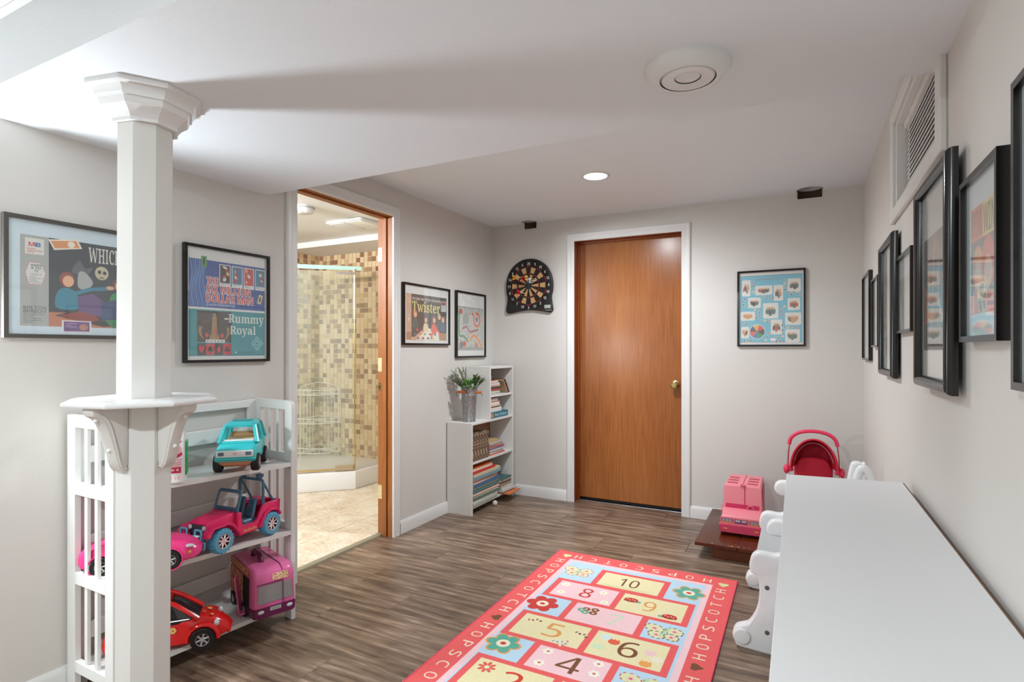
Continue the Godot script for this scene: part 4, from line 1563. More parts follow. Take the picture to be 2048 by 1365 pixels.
func toy_bus() -> void:
	var P: Material = mat("bus_pink", C(226, 110, 164), 0.28)
	var V: Material = mat("plum", C(104, 30, 74), 0.35)
	var r := deg_to_rad(70)
	var f := Vector3(sin(r), 0, cos(r))
	var y := shelf_y(2, -1.6)
	var t := thing("toy_camper_bus", "pink and plum toy tour bus with open side flap on the bottom shelf", "toy bus", Vector3(-1.935, y, -1.605) - f * 0.155, r)
	part("body", body([[-0.145, 0.082, 0.08, 0.04, 0.205, 0.01, 0.02], [0.06, 0.084, 0.082, 0.04, 0.21, 0.01, 0.02], [0.12, 0.084, 0.082, 0.04, 0.212, 0.01, 0.022], [0.15, 0.083, 0.078, 0.05, 0.2, 0.012, 0.03], [0.156, 0.08, 0.072, 0.056, 0.19, 0.012, 0.03]]), P, t, 40.0)
	part("bumper", body([[0.1, 0.086, 0.086, 0.012, 0.052, 0.012, 0.004], [0.145, 0.086, 0.086, 0.012, 0.056, 0.014, 0.004], [0.163, 0.08, 0.082, 0.018, 0.058, 0.014, 0.004]]), V, t, 40.0)
	part("skirt", body([[-0.147, 0.084, 0.084, 0.02, 0.048, 0.006, 0.004], [0.1, 0.085, 0.085, 0.02, 0.05, 0.006, 0.004]]), V, t, 40.0)
	var m := Mb.new()
	m.prism(PackedVector2Array([Vector2(-0.072, 0.075), Vector2(0.072, 0.075), Vector2(0.067, 0.148), Vector2(-0.067, 0.148)]), 0.157, 0.1605, Transform3D.IDENTITY, 0.001)
	part("windscreen", m, mat("silver_print", C(172, 176, 178), 0.18, {"metal": 0.5}), t, 30.0)
	m = Mb.new()      # seam down the front and over the roof
	m.tube([Vector3(0.03, 0.055, 0.1645), Vector3(0.03, 0.15, 0.1625), Vector3(0.03, 0.2, 0.1515), Vector3(0.03, 0.214, 0.122), Vector3(0.03, 0.2125, 0.06), Vector3(0.03, 0.208, -0.14)], 0.0016, 6)
	m.tube([Vector3(-0.076, 0.154, 0.1595), Vector3(0.03, 0.154, 0.161)], 0.0014, 6)
	part("seam", m, V, t)
	for s in [-1.0, 1.0]:
		m = Mb.new()
		m.ball(Vector3(s * 0.058, 0.043, 0.1615), Vector3(0.014, 0.008, 0.004), 12)
		part("headlamp", m, mat("lamp_clear"), t)
	var cv := Cv.new(96, 32, C(226, 222, 214))
	cv.rect(3, 3, 90, 26, C(60, 56, 60))
	cv.rect(6, 6, 84, 20, C(220, 218, 212))
	for i in 7:
		cv.rect(13 + i * 10.5, 9 + (i % 2) * 3, 7, 14 - (i % 2) * 3, C(70, 74, 72))
	m = Mb.new()
	m.flat(Vector3(-0.022, 0.055, 0.1645), Vector3(0.022, 0.055, 0.1645), Vector3(0.022, 0.041, 0.1645), Vector3(-0.022, 0.041, 0.1645))
	part("licence_plate", m, printed("bus_plate", cv, 0.4), t, 0.0)
	cv = Cv.new(128, 64, C(240, 196, 160))
	for i in 60:
		cv.ell(rng.randf() * 128, rng.randf() * 64, 3 + rng.randf() * 4, 2 + rng.randf() * 3, [C(196, 150, 70), C(150, 60, 90), C(246, 226, 190), C(120, 86, 40)][i % 4])
	m = Mb.new()
	m.flat(Vector3(-0.012, 0.19, 0.1596), Vector3(0.052, 0.19, 0.1596), Vector3(0.054, 0.162, 0.164), Vector3(-0.012, 0.162, 0.164))
	part("front_sticker", m, printed("bus_front", cv, 0.4), t, 0.0)
	# side towards the room end: printed wall, dark doorway, swung-out flap
	cv = Cv.new(192, 128, C(206, 120, 96))
	for i in 26:
		var x := i * 7.6
		cv.rect(x, 0, 4, 128, [C(228, 170, 90), C(190, 92, 96), C(236, 196, 130), C(170, 110, 60)][i % 4])
	for i in 40:
		cv.ell(rng.randf() * 192, rng.randf() * 128, 4 + rng.randf() * 5, 6 + rng.randf() * 8, [C(186, 116, 60), C(232, 180, 110), C(160, 70, 80)][i % 3], rng.randf() * 3)
	m = Mb.new()
	m.flat(Vector3(-0.0868, 0.17, -0.14), Vector3(-0.0868, 0.17, 0.03), Vector3(-0.0868, 0.06, 0.03), Vector3(-0.0868, 0.06, -0.14))
	m.flat(Vector3(-0.0838, 0.205, -0.14), Vector3(-0.0838, 0.205, 0.1), Vector3(-0.0868, 0.176, 0.1), Vector3(-0.0868, 0.176, -0.14))
	part("side_print", m, printed("bus_side", cv, 0.45), t, 0.0)
	m = Mb.new()
	m.span(Vector3(-0.0875, 0.05, 0.035), Vector3(-0.084, 0.168, 0.1))
	part("doorway", m, mat("dark"), t, 0.0)
	m = Mb.new()
	m.box(Vector3(-0.107, 0.095, 0.035), Vector3(0.005, 0.15, 0.055), 0.001, Basis(Vector3.UP, -0.5) * Basis(Vector3.FORWARD, -0.12))
	m.box(Vector3(-0.1, 0.02, 0.055), Vector3(0.03, 0.006, 0.04), 0.002)
	part("side_flap", m, P, t, 0.0)
	m = Mb.new()
	m.tube(bend([Vector3(-0.018, 0.205, -0.055), Vector3(-0.018, 0.234, -0.05), Vector3(-0.018, 0.234, 0.03), Vector3(-0.018, 0.208, 0.05)], 0.02), 0.011, 10)
	part("handle", m, V, t)
	wheels4(t, 0.082, 0.055, -0.095, 0.03, 0.02, mat("rubber"), mat("silver"), 5)

func toy_kitchen() -> void:
	var r := deg_to_rad(52)
	var f := Vector3(sin(r), 0, cos(r))
	var sd := Vector3(cos(r), 0, -sin(r))
	var y := shelf_y(0, -1.26)
	var t := thing("toy_kitchen", "white toy appliance with pink printed front and green side panel on the top shelf", "toy", Vector3(-2.012, y, -1.272) - sd * 0.1 - f * 0.04, r)
	var W: Material = mat("plastic_white")
	var m := Mb.new()
	m.prism(PackedVector2Array([Vector2(-0.1, 0), Vector2(0.1, 0), Vector2(0.1, 0.165), Vector2(0.094, 0.18), Vector2(0.08, 0.187), Vector2(-0.08, 0.187), Vector2(-0.094, 0.18), Vector2(-0.1, 0.165)]), -0.042, 0.04, Transform3D.IDENTITY, 0.004)
	part("case", m, W, t, 30.0)
	var cv := Cv.new(200, 190, C(244, 236, 236))
	var red := C(204, 32, 80)
	var pk := C(246, 170, 180)
	cv.poly(spline2([Vector2(150, 70), Vector2(168, 40), Vector2(196, 30), Vector2(180, 48), Vector2(196, 84), Vector2(160, 98)]), red)
	cv.ell(178, 62, 17, 19, C(248, 206, 208))
	cv.ell(178, 62, 13, 15, pk)
	cv.rect(130, 100, 66, 5, pk)
	for i in 5:
		cv.line([Vector2(132, 112 + i * 4), Vector2(150, 108 + i * 4), Vector2(168, 113 + i * 4), Vector2(192, 108 + i * 4)], 1.6, red if i % 2 else pk)
	cv.rect(120, 132, 72, 24, red)
	cv.rect(120, 128, 72, 3, pk)
	for i in 4:
		cv.ell(132 + i * 16, 143, 5, 5, C(244, 190, 196))
	for i in 7:
		cv.rect(110 + i * 12, 168, 3, 14, pk)
	cv.rect(8, 20, 90, 80, pk)
	cv.rect(14, 26, 78, 68, C(250, 226, 230))
	m = Mb.new()
	m.flat(Vector3(-0.094, 0.182, 0.0404), Vector3(0.096, 0.182, 0.0404), Vector3(0.096, 0.006, 0.0404), Vector3(-0.094, 0.006, 0.0404))
	part("front_print", m, printed("kitchen_front", cv, 0.4), t, 0.0)
	m = Mb.new()
	m.prism(rrect(0.066, 0.128, 0.012), 0.0, 0.004, flat_x(Vector3(0.1, 0.088, -0.002), Vector3.RIGHT), 0.001)
	var g := part("green_panel", m, mat("leaf_green", C(22, 172, 82), 0.25), t, 30.0)
	for i in 9:
		m = Mb.new()
		m.tube([Vector3(0.1042, 0.036 + i * 0.013, 0.024), Vector3(0.1042, 0.032 + i * 0.013, 0.01), Vector3(0.1042, 0.037 + i * 0.013, -0.018)], 0.0016, 5)
		part("ridge", m, mat("leaf_green"), g)
	m = Mb.new()
	for x in [0.03, 0.07]:
		m.lathe([Vector2(0, 0), Vector2(0.006, 0), Vector2(0.005, 0.004), Vector2(0, 0.004)], 10, Transform3D(Basis.IDENTITY, Vector3(x, 0.187, 0.02)))
	part("knob", m, mat("zinc"), t)
	# the wing folded back towards the wall end
	m = Mb.new()
	m.prism(PackedVector2Array([Vector2(-0.14, 0), Vector2(-0.108, 0), Vector2(-0.108, 0.15), Vector2(-0.112, 0.162), Vector2(-0.124, 0.168), Vector2(-0.136, 0.162), Vector2(-0.14, 0.15)]), -0.09, 0.03, Transform3D.IDENTITY, 0.004)
	part("side_wing", m, W, t, 30.0)
	for i in 6:
		m = Mb.new()
		m.box(Vector3(-0.124, 0.07, -0.075 + i * 0.02), Vector3(0.036, 0.12, 0.004), 0.001)
		part("rib", m, W, t, 0.0)

# ---------------------------------------------------------------- framed pictures
func frame(label: String, X: Transform3D, x0: float, x1: float, y0: float, y1: float, front: float, depth: float, rim: float, round_rim: bool, pic: Material, wood: Material, group := "") -> void:
	var t := thing("framed_picture", label, "picture", Vector3.ZERO, 0.0, group)
	t.transform = Transform3D(X.basis, X * Vector3((x0 + x1) / 2, (y0 + y1) / 2, 0))
	var w := (x1 - x0) / 2
	var h := (y1 - y0) / 2
	var prof := [Vector2(0, front - depth), Vector2(0, front), Vector2(rim, front), Vector2(rim, front - 0.01)]
	if round_rim:
		prof = [Vector2(0, front - depth), Vector2(0, front - 0.014), Vector2(rim * 0.08, front - 0.007), Vector2(rim * 0.25, front - 0.002), Vector2(rim * 0.5, front), Vector2(rim * 0.75, front - 0.002), Vector2(rim * 0.92, front - 0.007), Vector2(rim, front - 0.014), Vector2(rim, front - 0.018)]
	prof.append(Vector2(rim, front - depth))
	var rings := []
	for c in [[-1, -1], [-1, 1], [1, 1], [1, -1], [-1, -1]]:
		var ring := PackedVector3Array()
		for p in prof:
			ring.append(Vector3(c[0] * (w - p.x), c[1] * (h - p.x), p.y))
		rings.append(ring)
	var m := Mb.new()
	m.loft(rings, false)
	part("frame", m, wood, t, 30.0)
	var iw := w - rim + 0.001
	var ih := h - rim + 0.001
	var zp := front - (0.02 if round_rim else 0.011)
	m = Mb.new()
	m.flat(Vector3(-iw, ih, zp), Vector3(iw, ih, zp), Vector3(iw, -ih, zp), Vector3(-iw, -ih, zp))
	part("print", m, pic, t, 0.0)
	m = Mb.new()
	m.span(Vector3(-iw, -ih, front - depth), Vector3(iw, ih, zp - 0.0008))
	part("backing", m, mat("black"), t, 0.0)
	m = Mb.new()
	m.span(Vector3(-iw, -ih, zp + 0.001), Vector3(iw, ih, zp + 0.003))
	part("glass", m, mat("glass"), t, 0.0)

func child(cv: Cv, x: float, y: float, s: float, hair: Color, shirt: Color) -> void:   # a plain figure: shirt, face, cap of hair
	cv.poly(spline2([Vector2(x - 22 * s, y + 70 * s), Vector2(x - 20 * s, y + 32 * s), Vector2(x, y + 20 * s), Vector2(x + 22 * s, y + 34 * s), Vector2(x + 24 * s, y + 70 * s)]), shirt)
	cv.ell(x, y, 16 * s, 19 * s, hair)
	cv.ell(x + 3 * s, y + 4 * s, 12 * s, 14 * s, C(236, 178, 140))

func pictures() -> void:
	var K: Material = mat("frame_black", C(20, 18, 18), 0.2)
	var G: Material = mat("frame_grey", C(78, 74, 70), 0.35)
	var navy := C(36, 38, 54)
	# --- witch game
	var cv := Cv.new(540, 400, C(212, 226, 234))
	cv.rect(36, 52, 84, 318, C(176, 176, 172))
	cv.rect(50, 62, 56, 56, C(226, 222, 214))
	cv.text("MB", Rect2(60, 76, 36, 15), C(206, 64, 70), "sansbold")
	cv.text("B", Rect2(80, 76, 16, 15), C(50, 110, 190), "sansbold")
	cv.lines(56, 98, 44, 3, 6, C(206, 120, 120))
	var hexa := PackedVector2Array([Vector2(62, 145), Vector2(96, 145), Vector2(112, 182), Vector2(100, 225), Vector2(60, 225), Vector2(50, 182)])
	cv.poly(hexa, C(210, 110, 120))
	var hex2 := PackedVector2Array()
	for p in hexa:
		hex2.append(Vector2(81, 185) + (p - Vector2(81, 185)) * 0.95)
	cv.poly(hex2, C(222, 220, 214))
	cv.text("AGES", Rect2(66, 152, 32, 8), C(90, 90, 90), "sansbold")
	cv.text("6 TO", Rect2(68, 162, 28, 8), C(90, 90, 90), "sansbold")
	cv.text("12", Rect2(76, 172, 12, 8), C(90, 90, 90), "sansbold")
	cv.text("OBJECT", Rect2(66, 186, 32, 6), C(110, 110, 110))
	cv.lines(62, 196, 40, 5, 5, C(150, 150, 150))
	cv.text("MILTON", Rect2(46, 300, 66, 11), C(70, 72, 74), "sans")
	cv.text("BRADLEY", Rect2(46, 313, 66, 11), C(70, 72, 74), "sans")
	cv.lines(46, 328, 64, 5, 7, C(140, 140, 140))
	cv.rect(120, 52, 392, 318, navy)
	cv.text("WHICH WITCH?", Rect2(246, 66, 250, 56), C(232, 228, 212), "serifbold")
	cv.rect(120, 318, 392, 52, C(196, 116, 84))
	cv.poly(PackedVector2Array([Vector2(138, 330), Vector2(262, 290), Vector2(420, 350), Vector2(300, 366)]), C(40, 30, 34))
	cv.poly(PackedVector2Array([Vector2(150, 330), Vector2(250, 300), Vector2(286, 342), Vector2(240, 352)]), C(150, 48, 44))
	cv.poly(PackedVector2Array([Vector2(300, 340), Vector2(430, 325), Vector2(470, 352), Vector2(330, 368)]), C(44, 130, 80))
	cv.poly(spline2([Vector2(196, 150), Vector2(216, 120), Vector2(236, 148), Vector2(262, 140), Vector2(240, 172), Vector2(196, 170)]), C(92, 96, 100))
	cv.poly(spline2([Vector2(214, 166), Vector2(236, 164), Vector2(262, 200), Vector2(240, 226), Vector2(212, 220)]), C(178, 178, 176))
	cv.ell(292, 160, 24, 26, C(206, 196, 164))
	for e in [[284, 156], [302, 158]]:
		cv.ell(e[0], e[1], 6, 7, navy)
	cv.rect(284, 176, 16, 3, navy)
	child(cv, 176, 196, 1.5, C(150, 62, 40), C(30, 132, 158))
	child(cv, 352, 200, 1.4, C(124, 52, 40), C(52, 150, 92))
	child(cv, 450, 210, 1.3, C(226, 208, 170), C(190, 60, 60))
	cv.line([Vector2(190, 250), Vector2(250, 226), Vector2(316, 216)], 14, C(30, 132, 158))
	cv.ell(322, 214, 14, 8, C(236, 178, 140))
	cv.poly(PackedVector2Array([Vector2(210, 256), Vector2(262, 240), Vector2(300, 270), Vector2(296, 330), Vector2(214, 310)]), C(104, 72, 128))
	cv.poly(PackedVector2Array([Vector2(290, 272), Vector2(352, 256), Vector2(352, 330), Vector2(290, 344)]), C(46, 66, 116))
	cv.poly(PackedVector2Array([Vector2(362, 258), Vector2(470, 262), Vector2(490, 330), Vector2(366, 322)]), C(52, 74, 122))
	cv.rect(360, 250, 24, 70, C(196, 106, 74))
	cv.rect(366, 270, 12, 40, C(60, 50, 60))
	for i in 6:
		cv.rect(396 + i * 12, 290, 4, 34, C(150, 90, 96))
	cv.poly(PackedVector2Array([Vector2(118, 58), Vector2(210, 44), Vector2(226, 76), Vector2(136, 94)]), C(244, 232, 214))
	cv.poly(PackedVector2Array([Vector2(126, 62), Vector2(206, 50), Vector2(217, 74), Vector2(138, 87)]), C(226, 150, 92))
	cv.ell(190, 66, 12, 12, C(244, 232, 214))
	cv.rect(160, 346, 96, 46, C(236, 228, 232))
	cv.rect(166, 350, 84, 36, C(116, 70, 134))
	cv.ell(230, 370, 14, 12, C(190, 130, 110))
	cv.lines(172, 356, 40, 3, 6, C(190, 160, 200))
	frame("wide framed board game cover with WHICH W... title, partly behind the column", LW, 0.847, 1.385, 1.238, 1.646, 0.022, 0.02, 0.013, false, printed("art_witch", cv), G)
	# --- two covers, one above the other
	cv = Cv.new(420, 508, C(232, 231, 228))
	var blue := C(40, 78, 158)
	cv.rect(12, 52, 396, 216, blue)
	for i in 9:
		var a := []
		for k in 12:
			a.append(Vector2(12 + 6 + i * 9 + 10 * sin(k * 0.5 + i * 0.3), 54 + k * 19.0))
		cv.line(a, 4.5, C(118, 160, 208) if i % 2 == 0 else C(84, 130, 190))
	cv.rect(70, 36, 28, 50, C(86, 158, 92))
	cv.ell(84, 60, 5, 18, C(36, 60, 36))
	var pcol := [C(70, 36, 30), C(60, 130, 170), C(206, 80, 66), C(46, 140, 170)]
	for i in 4:
		var px := 160 + i * 64
		cv.rect(px, 60 + 2, 58, 104, C(236, 236, 234))
		cv.rect(px + 4, 66, 50, 82, pcol[i])
		cv.lines(px + 5, 151, 46, 2, 5, C(150, 150, 150))
		for k in 5:
			cv.ell(px + 14 + rng.randf() * 30, 76 + k * 14, 6 + rng.randf() * 8, 4 + rng.randf() * 5, [C(230, 226, 216), C(206, 60, 50), C(240, 190, 150), C(190, 70, 60)][(i + k) % 4], rng.randf() * 3)
	for q in [["THE", Rect2(96, 128, 58, 32)], ["SIX MILLION", Rect2(96, 164, 230, 36)], ["DOLLAR MAN", Rect2(96, 204, 244, 38)]]:
		for o in [Vector2(-2.5, 0), Vector2(2.5, 0), Vector2(0, -2.5), Vector2(0, 2.5), Vector2(-2, -2), Vector2(2, 2), Vector2(2, -2), Vector2(-2, 2)]:
			cv.text(q[0], Rect2(q[1].position + o, q[1].size), C(240, 236, 232), "sansbold")
		cv.text(q[0], q[1], C(206, 44, 44), "sansbold")
	cv.text("A GAME BY PARKER BROTHERS", Rect2(96, 249, 146, 10), C(230, 232, 236), "sansbold")
	cv.poly(PackedVector2Array([Vector2(376, 186), Vector2(398, 192), Vector2(384, 236), Vector2(362, 230)]), C(228, 214, 150))
	cv.ell(380, 211, 5, 15, C(40, 36, 30), 0.25)
	cv.rect(12, 278, 396, 212, C(28, 146, 156))
	cv.rect(52, 284, 168, 142, C(66, 52, 48))
	var gold := C(172, 134, 92)
	cv.ell(100, 372, 42, 44, gold)
	cv.ell(172, 372, 42, 44, gold)
	cv.rect(50, 330, 172, 26, C(66, 52, 48))
	cv.ell(104, 378, 32, 40, C(66, 52, 48))
	cv.ell(168, 378, 32, 40, C(66, 52, 48))
	cv.poly(PackedVector2Array([Vector2(124, 326), Vector2(148, 326), Vector2(152, 400), Vector2(136, 418), Vector2(120, 400)]), gold)
	cv.ell(136, 318, 13, 14, gold)
	cv.rect(132, 292, 8, 20, gold)
	cv.rect(126, 297, 20, 6, gold)
	cv.poly(PackedVector2Array([Vector2(112, 390), Vector2(136, 404), Vector2(160, 390), Vector2(160, 418), Vector2(112, 418)]), gold)
	for e in [[136, 374], [98, 394], [174, 396]]:
		cv.ell(e[0], e[1], 8, 11, C(222, 74, 56))
	cv.rect(92, 414, 96, 14, C(236, 234, 228))
	for i in 5:
		cv.rect(98 + i * 18, 419, 9, 4, C(60, 52, 48))
	for i in 4:
		var x := 52 + i * 42
		cv.rect(x, 432, 42, 54, [C(54, 38, 38), C(206, 40, 58)][i % 2])
		var sc: Color = [C(226, 50, 64), C(40, 30, 32)][i % 2]
		var cx := x + 21.0
		if i == 0:
			cv.ell(cx - 6, 452, 8, 8, sc)
			cv.ell(cx + 6, 452, 8, 8, sc)
			cv.poly(PackedVector2Array([Vector2(cx - 13, 456), Vector2(cx + 13, 456), Vector2(cx, 476)]), sc)
		elif i == 2:
			cv.poly(PackedVector2Array([Vector2(cx, 442), Vector2(cx + 10, 459), Vector2(cx, 477), Vector2(cx - 10, 459)]), sc)
		else:
			cv.ell(cx - 7, 463, 7, 7, sc)
			cv.ell(cx + 7, 463, 7, 7, sc)
			if i == 3:
				cv.ell(cx, 452, 7, 7, sc)
			else:
				cv.poly(PackedVector2Array([Vector2(cx - 12, 460), Vector2(cx, 442), Vector2(cx + 12, 460)]), sc)
			cv.rect(cx - 2, 462, 4, 16, sc)
	cv.text("Rummy", Rect2(206, 292, 196, 54), C(236, 236, 226), "serifbold")
	cv.text("Royal", Rect2(214, 346, 142, 54), C(236, 236, 226), "serifbold")
	cv.rect(186, 312, 22, 8, C(226, 220, 206))
	cv.poly(PackedVector2Array([Vector2(362, 392), Vector2(400, 430), Vector2(364, 468), Vector2(328, 432)]), C(110, 190, 190))
	for i in 10:
		cv.ell(364 + 18 * cos(i * 0.63), 430 + 18 * sin(i * 0.63), 3, 3, C(38, 80, 84))
	cv.ell(364, 430, 6, 6, C(70, 120, 124))
	cv.ell(246, 474, 4, 4, C(230, 236, 230))
	cv.lines(254, 472, 110, 1, 6, C(20, 80, 90))
	frame("tall black frame with THE SIX MILLION DOLLAR MAN above Rummy Royal", LW, 1.444, 1.866, 1.142, 1.65, 0.022, 0.02, 0.012, false, printed("art_six", cv), K)
	# --- twister
	cv = Cv.new(540, 410, C(226, 225, 221))
	var brown := C(64, 44, 38)
	cv.rect(24, 60, 60, 326, C(206, 168, 138))
	cv.rect(24, 330, 60, 56, C(180, 132, 88))
	cv.rect(36, 84, 36, 40, C(226, 196, 168))
	cv.lines(40, 90, 28, 5, 7, C(196, 110, 80))
	cv.rect(44, 208, 22, 46, C(226, 204, 180))
	cv.text("AGES", Rect2(47, 218, 16, 8), C(90, 60, 50), "sansbold")
	cv.rect(84, 60, 432, 326, brown)
	cv.text("THE GAME THAT TIES YOU UP IN KNOTS", Rect2(92, 82, 346, 20), C(232, 226, 212), "sansbold")
	cv.text("Twister", Rect2(92, 106, 340, 78), C(232, 214, 120), "serifbold")
	cv.rect(444, 86, 66, 80, C(206, 204, 198))
	cv.rect(450, 92, 54, 24, C(60, 40, 36))
	cv.ell(464, 104, 10, 8, C(220, 70, 40))
	cv.ell(488, 104, 10, 8, C(206, 90, 40))
	cv.lines(450, 122, 54, 5, 8, C(160, 170, 180))
	cv.poly(PackedVector2Array([Vector2(86, 384), Vector2(240, 290), Vector2(420, 320), Vector2(440, 386)]), C(232, 228, 214))
	cv.poly(PackedVector2Array([Vector2(410, 330), Vector2(516, 330), Vector2(516, 386), Vector2(420, 386)]), C(176, 134, 82))
	for i in 5:
		for k in 3:
			cv.ell(150 + i * 60 - k * 26, 312 + k * 30, 17, 8, [C(216, 64, 46), C(84, 96, 116), C(226, 190, 70), C(90, 150, 90)][(i + k) % 4])
	cv.text("TWISTER", Rect2(96, 338, 140, 26), C(206, 60, 44), "sansbold", -0.56)
	for q in [[126, 200, 1.1, C(222, 120, 60), C(66, 82, 62)], [250, 236, 1.0, C(120, 56, 40), C(226, 200, 150)], [352, 232, 1.1, C(150, 66, 44), C(226, 84, 48)], [420, 206, 1.0, C(196, 170, 120), C(66, 72, 70)], [468, 228, 1.0, C(206, 130, 70), C(62, 96, 118)]]:
		child(cv, q[0], q[1], q[2] * 1.25, q[3], q[4])
	cv.line([Vector2(356, 290), Vector2(330, 340), Vector2(318, 372)], 16, C(226, 84, 48))
	cv.line([Vector2(380, 290), Vector2(420, 330), Vector2(440, 348)], 16, C(226, 84, 48))
	cv.line([Vector2(240, 290), Vector2(250, 340)], 12, C(226, 200, 150))
	frame("wide dark frame with the Twister game cover beside the bathroom door", LW, 2.897, 3.438, 1.228, 1.64, 0.022, 0.02, 0.013, false, printed("art_twister", cv), K)
	# --- winding path game board
	cv = Cv.new(440, 510, C(232, 231, 227))
	cv.rect(20, 110, 400, 352, C(40, 36, 34))
	cv.rect(23, 113, 394, 346, C(196, 194, 188))
	for i in 260:
		cv.ell(30 + rng.randf() * 380, 120 + rng.randf() * 330, 2 + rng.randf() * 6, 1.5 + rng.randf() * 4, [C(130, 130, 126), C(222, 220, 214), C(96, 98, 98), C(170, 166, 160)][i % 4], rng.randf() * 3)
	for q in [[C(214, 110, 70), [Vector2(300, 150), Vector2(350, 170), Vector2(362, 230), Vector2(320, 262), Vector2(270, 240), Vector2(262, 180), Vector2(240, 160)]], [C(168, 120, 124), [Vector2(80, 290), Vector2(150, 270), Vector2(200, 310), Vector2(280, 300), Vector2(330, 290)]], [C(104, 150, 100), [Vector2(40, 150), Vector2(34, 250), Vector2(44, 340), Vector2(110, 350), Vector2(170, 390)]], [C(226, 150, 70), [Vector2(200, 390), Vector2(260, 340), Vector2(330, 370), Vector2(390, 430)]]]:
		cv.line(spline(q[1], 5, false), 34, C(236, 234, 228))
		cv.line(spline(q[1], 5, false), 26, q[0])
	cv.ell(140, 210, 50, 44, C(150, 156, 150))
	for q in [[312, 206, 22, C(110, 116, 112)], [120, 410, 24, C(212, 70, 58)], [310, 420, 24, C(220, 120, 66)], [60, 150, 26, C(204, 84, 50)], [70, 420, 30, C(120, 112, 118)]]:
		cv.ell(q[0], q[1], q[2], q[2] * 0.9, q[3])
	for i in 40:
		cv.rect(28 + i * 9.6, 436, 5, 18, C(120, 118, 114))
	frame("tall dark frame with a winding path game board beside the back corner", LW, 3.526, 3.966, 1.134, 1.645, 0.022, 0.02, 0.014, false, printed("art_path", cv), K)
	# --- rhyme board on the back wall
	cv = Cv.new(414, 512, C(222, 216, 212))
	cv.rect(8, 24, 398, 470, C(60, 50, 48))
	cv.rect(8, 26, 398, 466, C(110, 186, 206))
	for i in 34:
		cv.rect(112 + i * 4.4, 44 + (i % 3) * 2, 3, 13 - (i % 4), C(150, 156, 160))
	var cards := [[20, 52, 56, 116], [106, 96, 112, 66], [226, 96, 60, 110], [314, 56, 82, 92], [60, 178, 84, 74], [158, 220, 98, 108], [314, 190, 78, 84], [10, 276, 96, 64], [298, 290, 100, 86], [208, 336, 72, 104], [14, 384, 52, 82], [298, 406, 92, 88]]
	for k in cards:
		cv.poly(offset_rr(k), C(226, 222, 214))
		var cx: float = k[0] + k[2] / 2.0
		var cy: float = k[1] + k[3] / 2.0
		for i in 3:
			var c: Color = [C(96, 62, 46), C(196, 66, 50), C(84, 110, 96), C(70, 84, 110), C(206, 150, 96), C(58, 54, 50)][rng.randi() % 6]
			cv.ell(cx + (i - 1) * k[2] * 0.18, cy + (i % 2) * k[3] * 0.1, k[2] * 0.14, k[3] * 0.24, c, rng.randf() * 0.8 - 0.4)
			cv.ell(cx + (i - 1) * k[2] * 0.18, cy - k[3] * 0.16, k[2] * 0.08, k[3] * 0.09, C(222, 170, 130))
	var dots := [C(186, 60, 60), C(50, 54, 66), C(74, 140, 104), C(226, 190, 130), C(206, 110, 70), C(60, 80, 130)]
	var run := [[88, 74], [94, 96], [88, 118], [96, 138], [160, 172], [176, 188], [200, 190], [222, 182], [300, 66], [296, 88], [300, 110], [296, 132], [322, 150], [338, 166], [352, 150], [376, 150], [392, 168], [38, 186], [26, 204], [30, 226], [48, 240], [104, 264], [126, 270], [136, 290], [132, 310], [116, 322], [148, 340], [170, 342], [200, 342], [188, 358], [30, 354], [48, 366], [68, 370], [296, 246], [278, 262], [272, 284], [284, 304], [282, 376], [296, 392], [316, 396], [338, 392], [360, 388], [380, 398], [282, 412], [284, 434], [282, 454], [236, 458], [256, 464], [266, 484], [244, 490], [186, 456], [176, 478], [194, 434], [36, 482], [56, 486], [78, 482]]
	for i in run.size():
		cv.ell(run[i][0], run[i][1], 8, 8, C(232, 226, 216))
		cv.ell(run[i][0], run[i][1], 5.5, 5.5, dots[i % 6])
	cv.ell(120, 420, 52, 52, C(236, 232, 224))
	for i in 7:
		cv.sector(120, 420, 0, 48, TAU * i / 7 - 1.3, TAU * (i + 1) / 7 - 1.3, [C(214, 74, 50), C(54, 52, 58), C(60, 150, 84), C(70, 130, 190), C(222, 96, 60), C(88, 84, 96), C(226, 176, 110)][i])
	cv.ell(222, 476, 20, 11, C(236, 226, 222))
	frame("black frame with a blue nursery rhyme game board right of the oak door", BW, -0.378, 0.037, 1.219, 1.732, 0.02, 0.018, 0.012, false, printed("art_rhyme", cv), K)
	# --- seven frames along the right wall, from the back corner forward
	cv = Cv.new(200, 240, C(226, 228, 226))
	for i in 40:
		cv.ell(30 + rng.randf() * 140, 40 + rng.randf() * 160, 6 + rng.randf() * 14, 8 + rng.randf() * 18, [C(206, 198, 180), C(190, 200, 204), C(214, 190, 160), C(180, 190, 170)][i % 4], rng.randf() * 3)
	frame("thin black frame with a pale print on the right wall next to the back corner", RW, 0.143, 0.562, 1.138, 1.63, 0.02, 0.018, 0.011, false, printed("art_pale_a", cv), K)
	cv = Cv.new(200, 240, C(228, 228, 224))
	for i in 30:
		cv.ell(40 + rng.randf() * 120, 60 + rng.randf() * 130, 6 + rng.randf() * 14, 8 + rng.randf() * 14, [C(216, 186, 140), C(206, 196, 180), C(190, 150, 120)][i % 3], rng.randf() * 3)
	frame("small thin black frame with a tan print, second from the back corner", RW, 0.694, 0.972, 1.21, 1.556, 0.02, 0.018, 0.010, false, printed("art_pale_b", cv), K)
	cv = Cv.new(240, 310, C(226, 229, 226))
	cv.rect(20, 56, 200, 220, C(206, 198, 180))
	for i in 130:
		cv.ell(24 + rng.randf() * 192, 60 + rng.randf() * 212, 4 + rng.randf() * 12, 4 + rng.randf() * 12, [C(196, 186, 160), C(166, 186, 176), C(220, 206, 180), C(190, 150, 120), C(96, 150, 140)][i % 5], rng.randf() * 3)
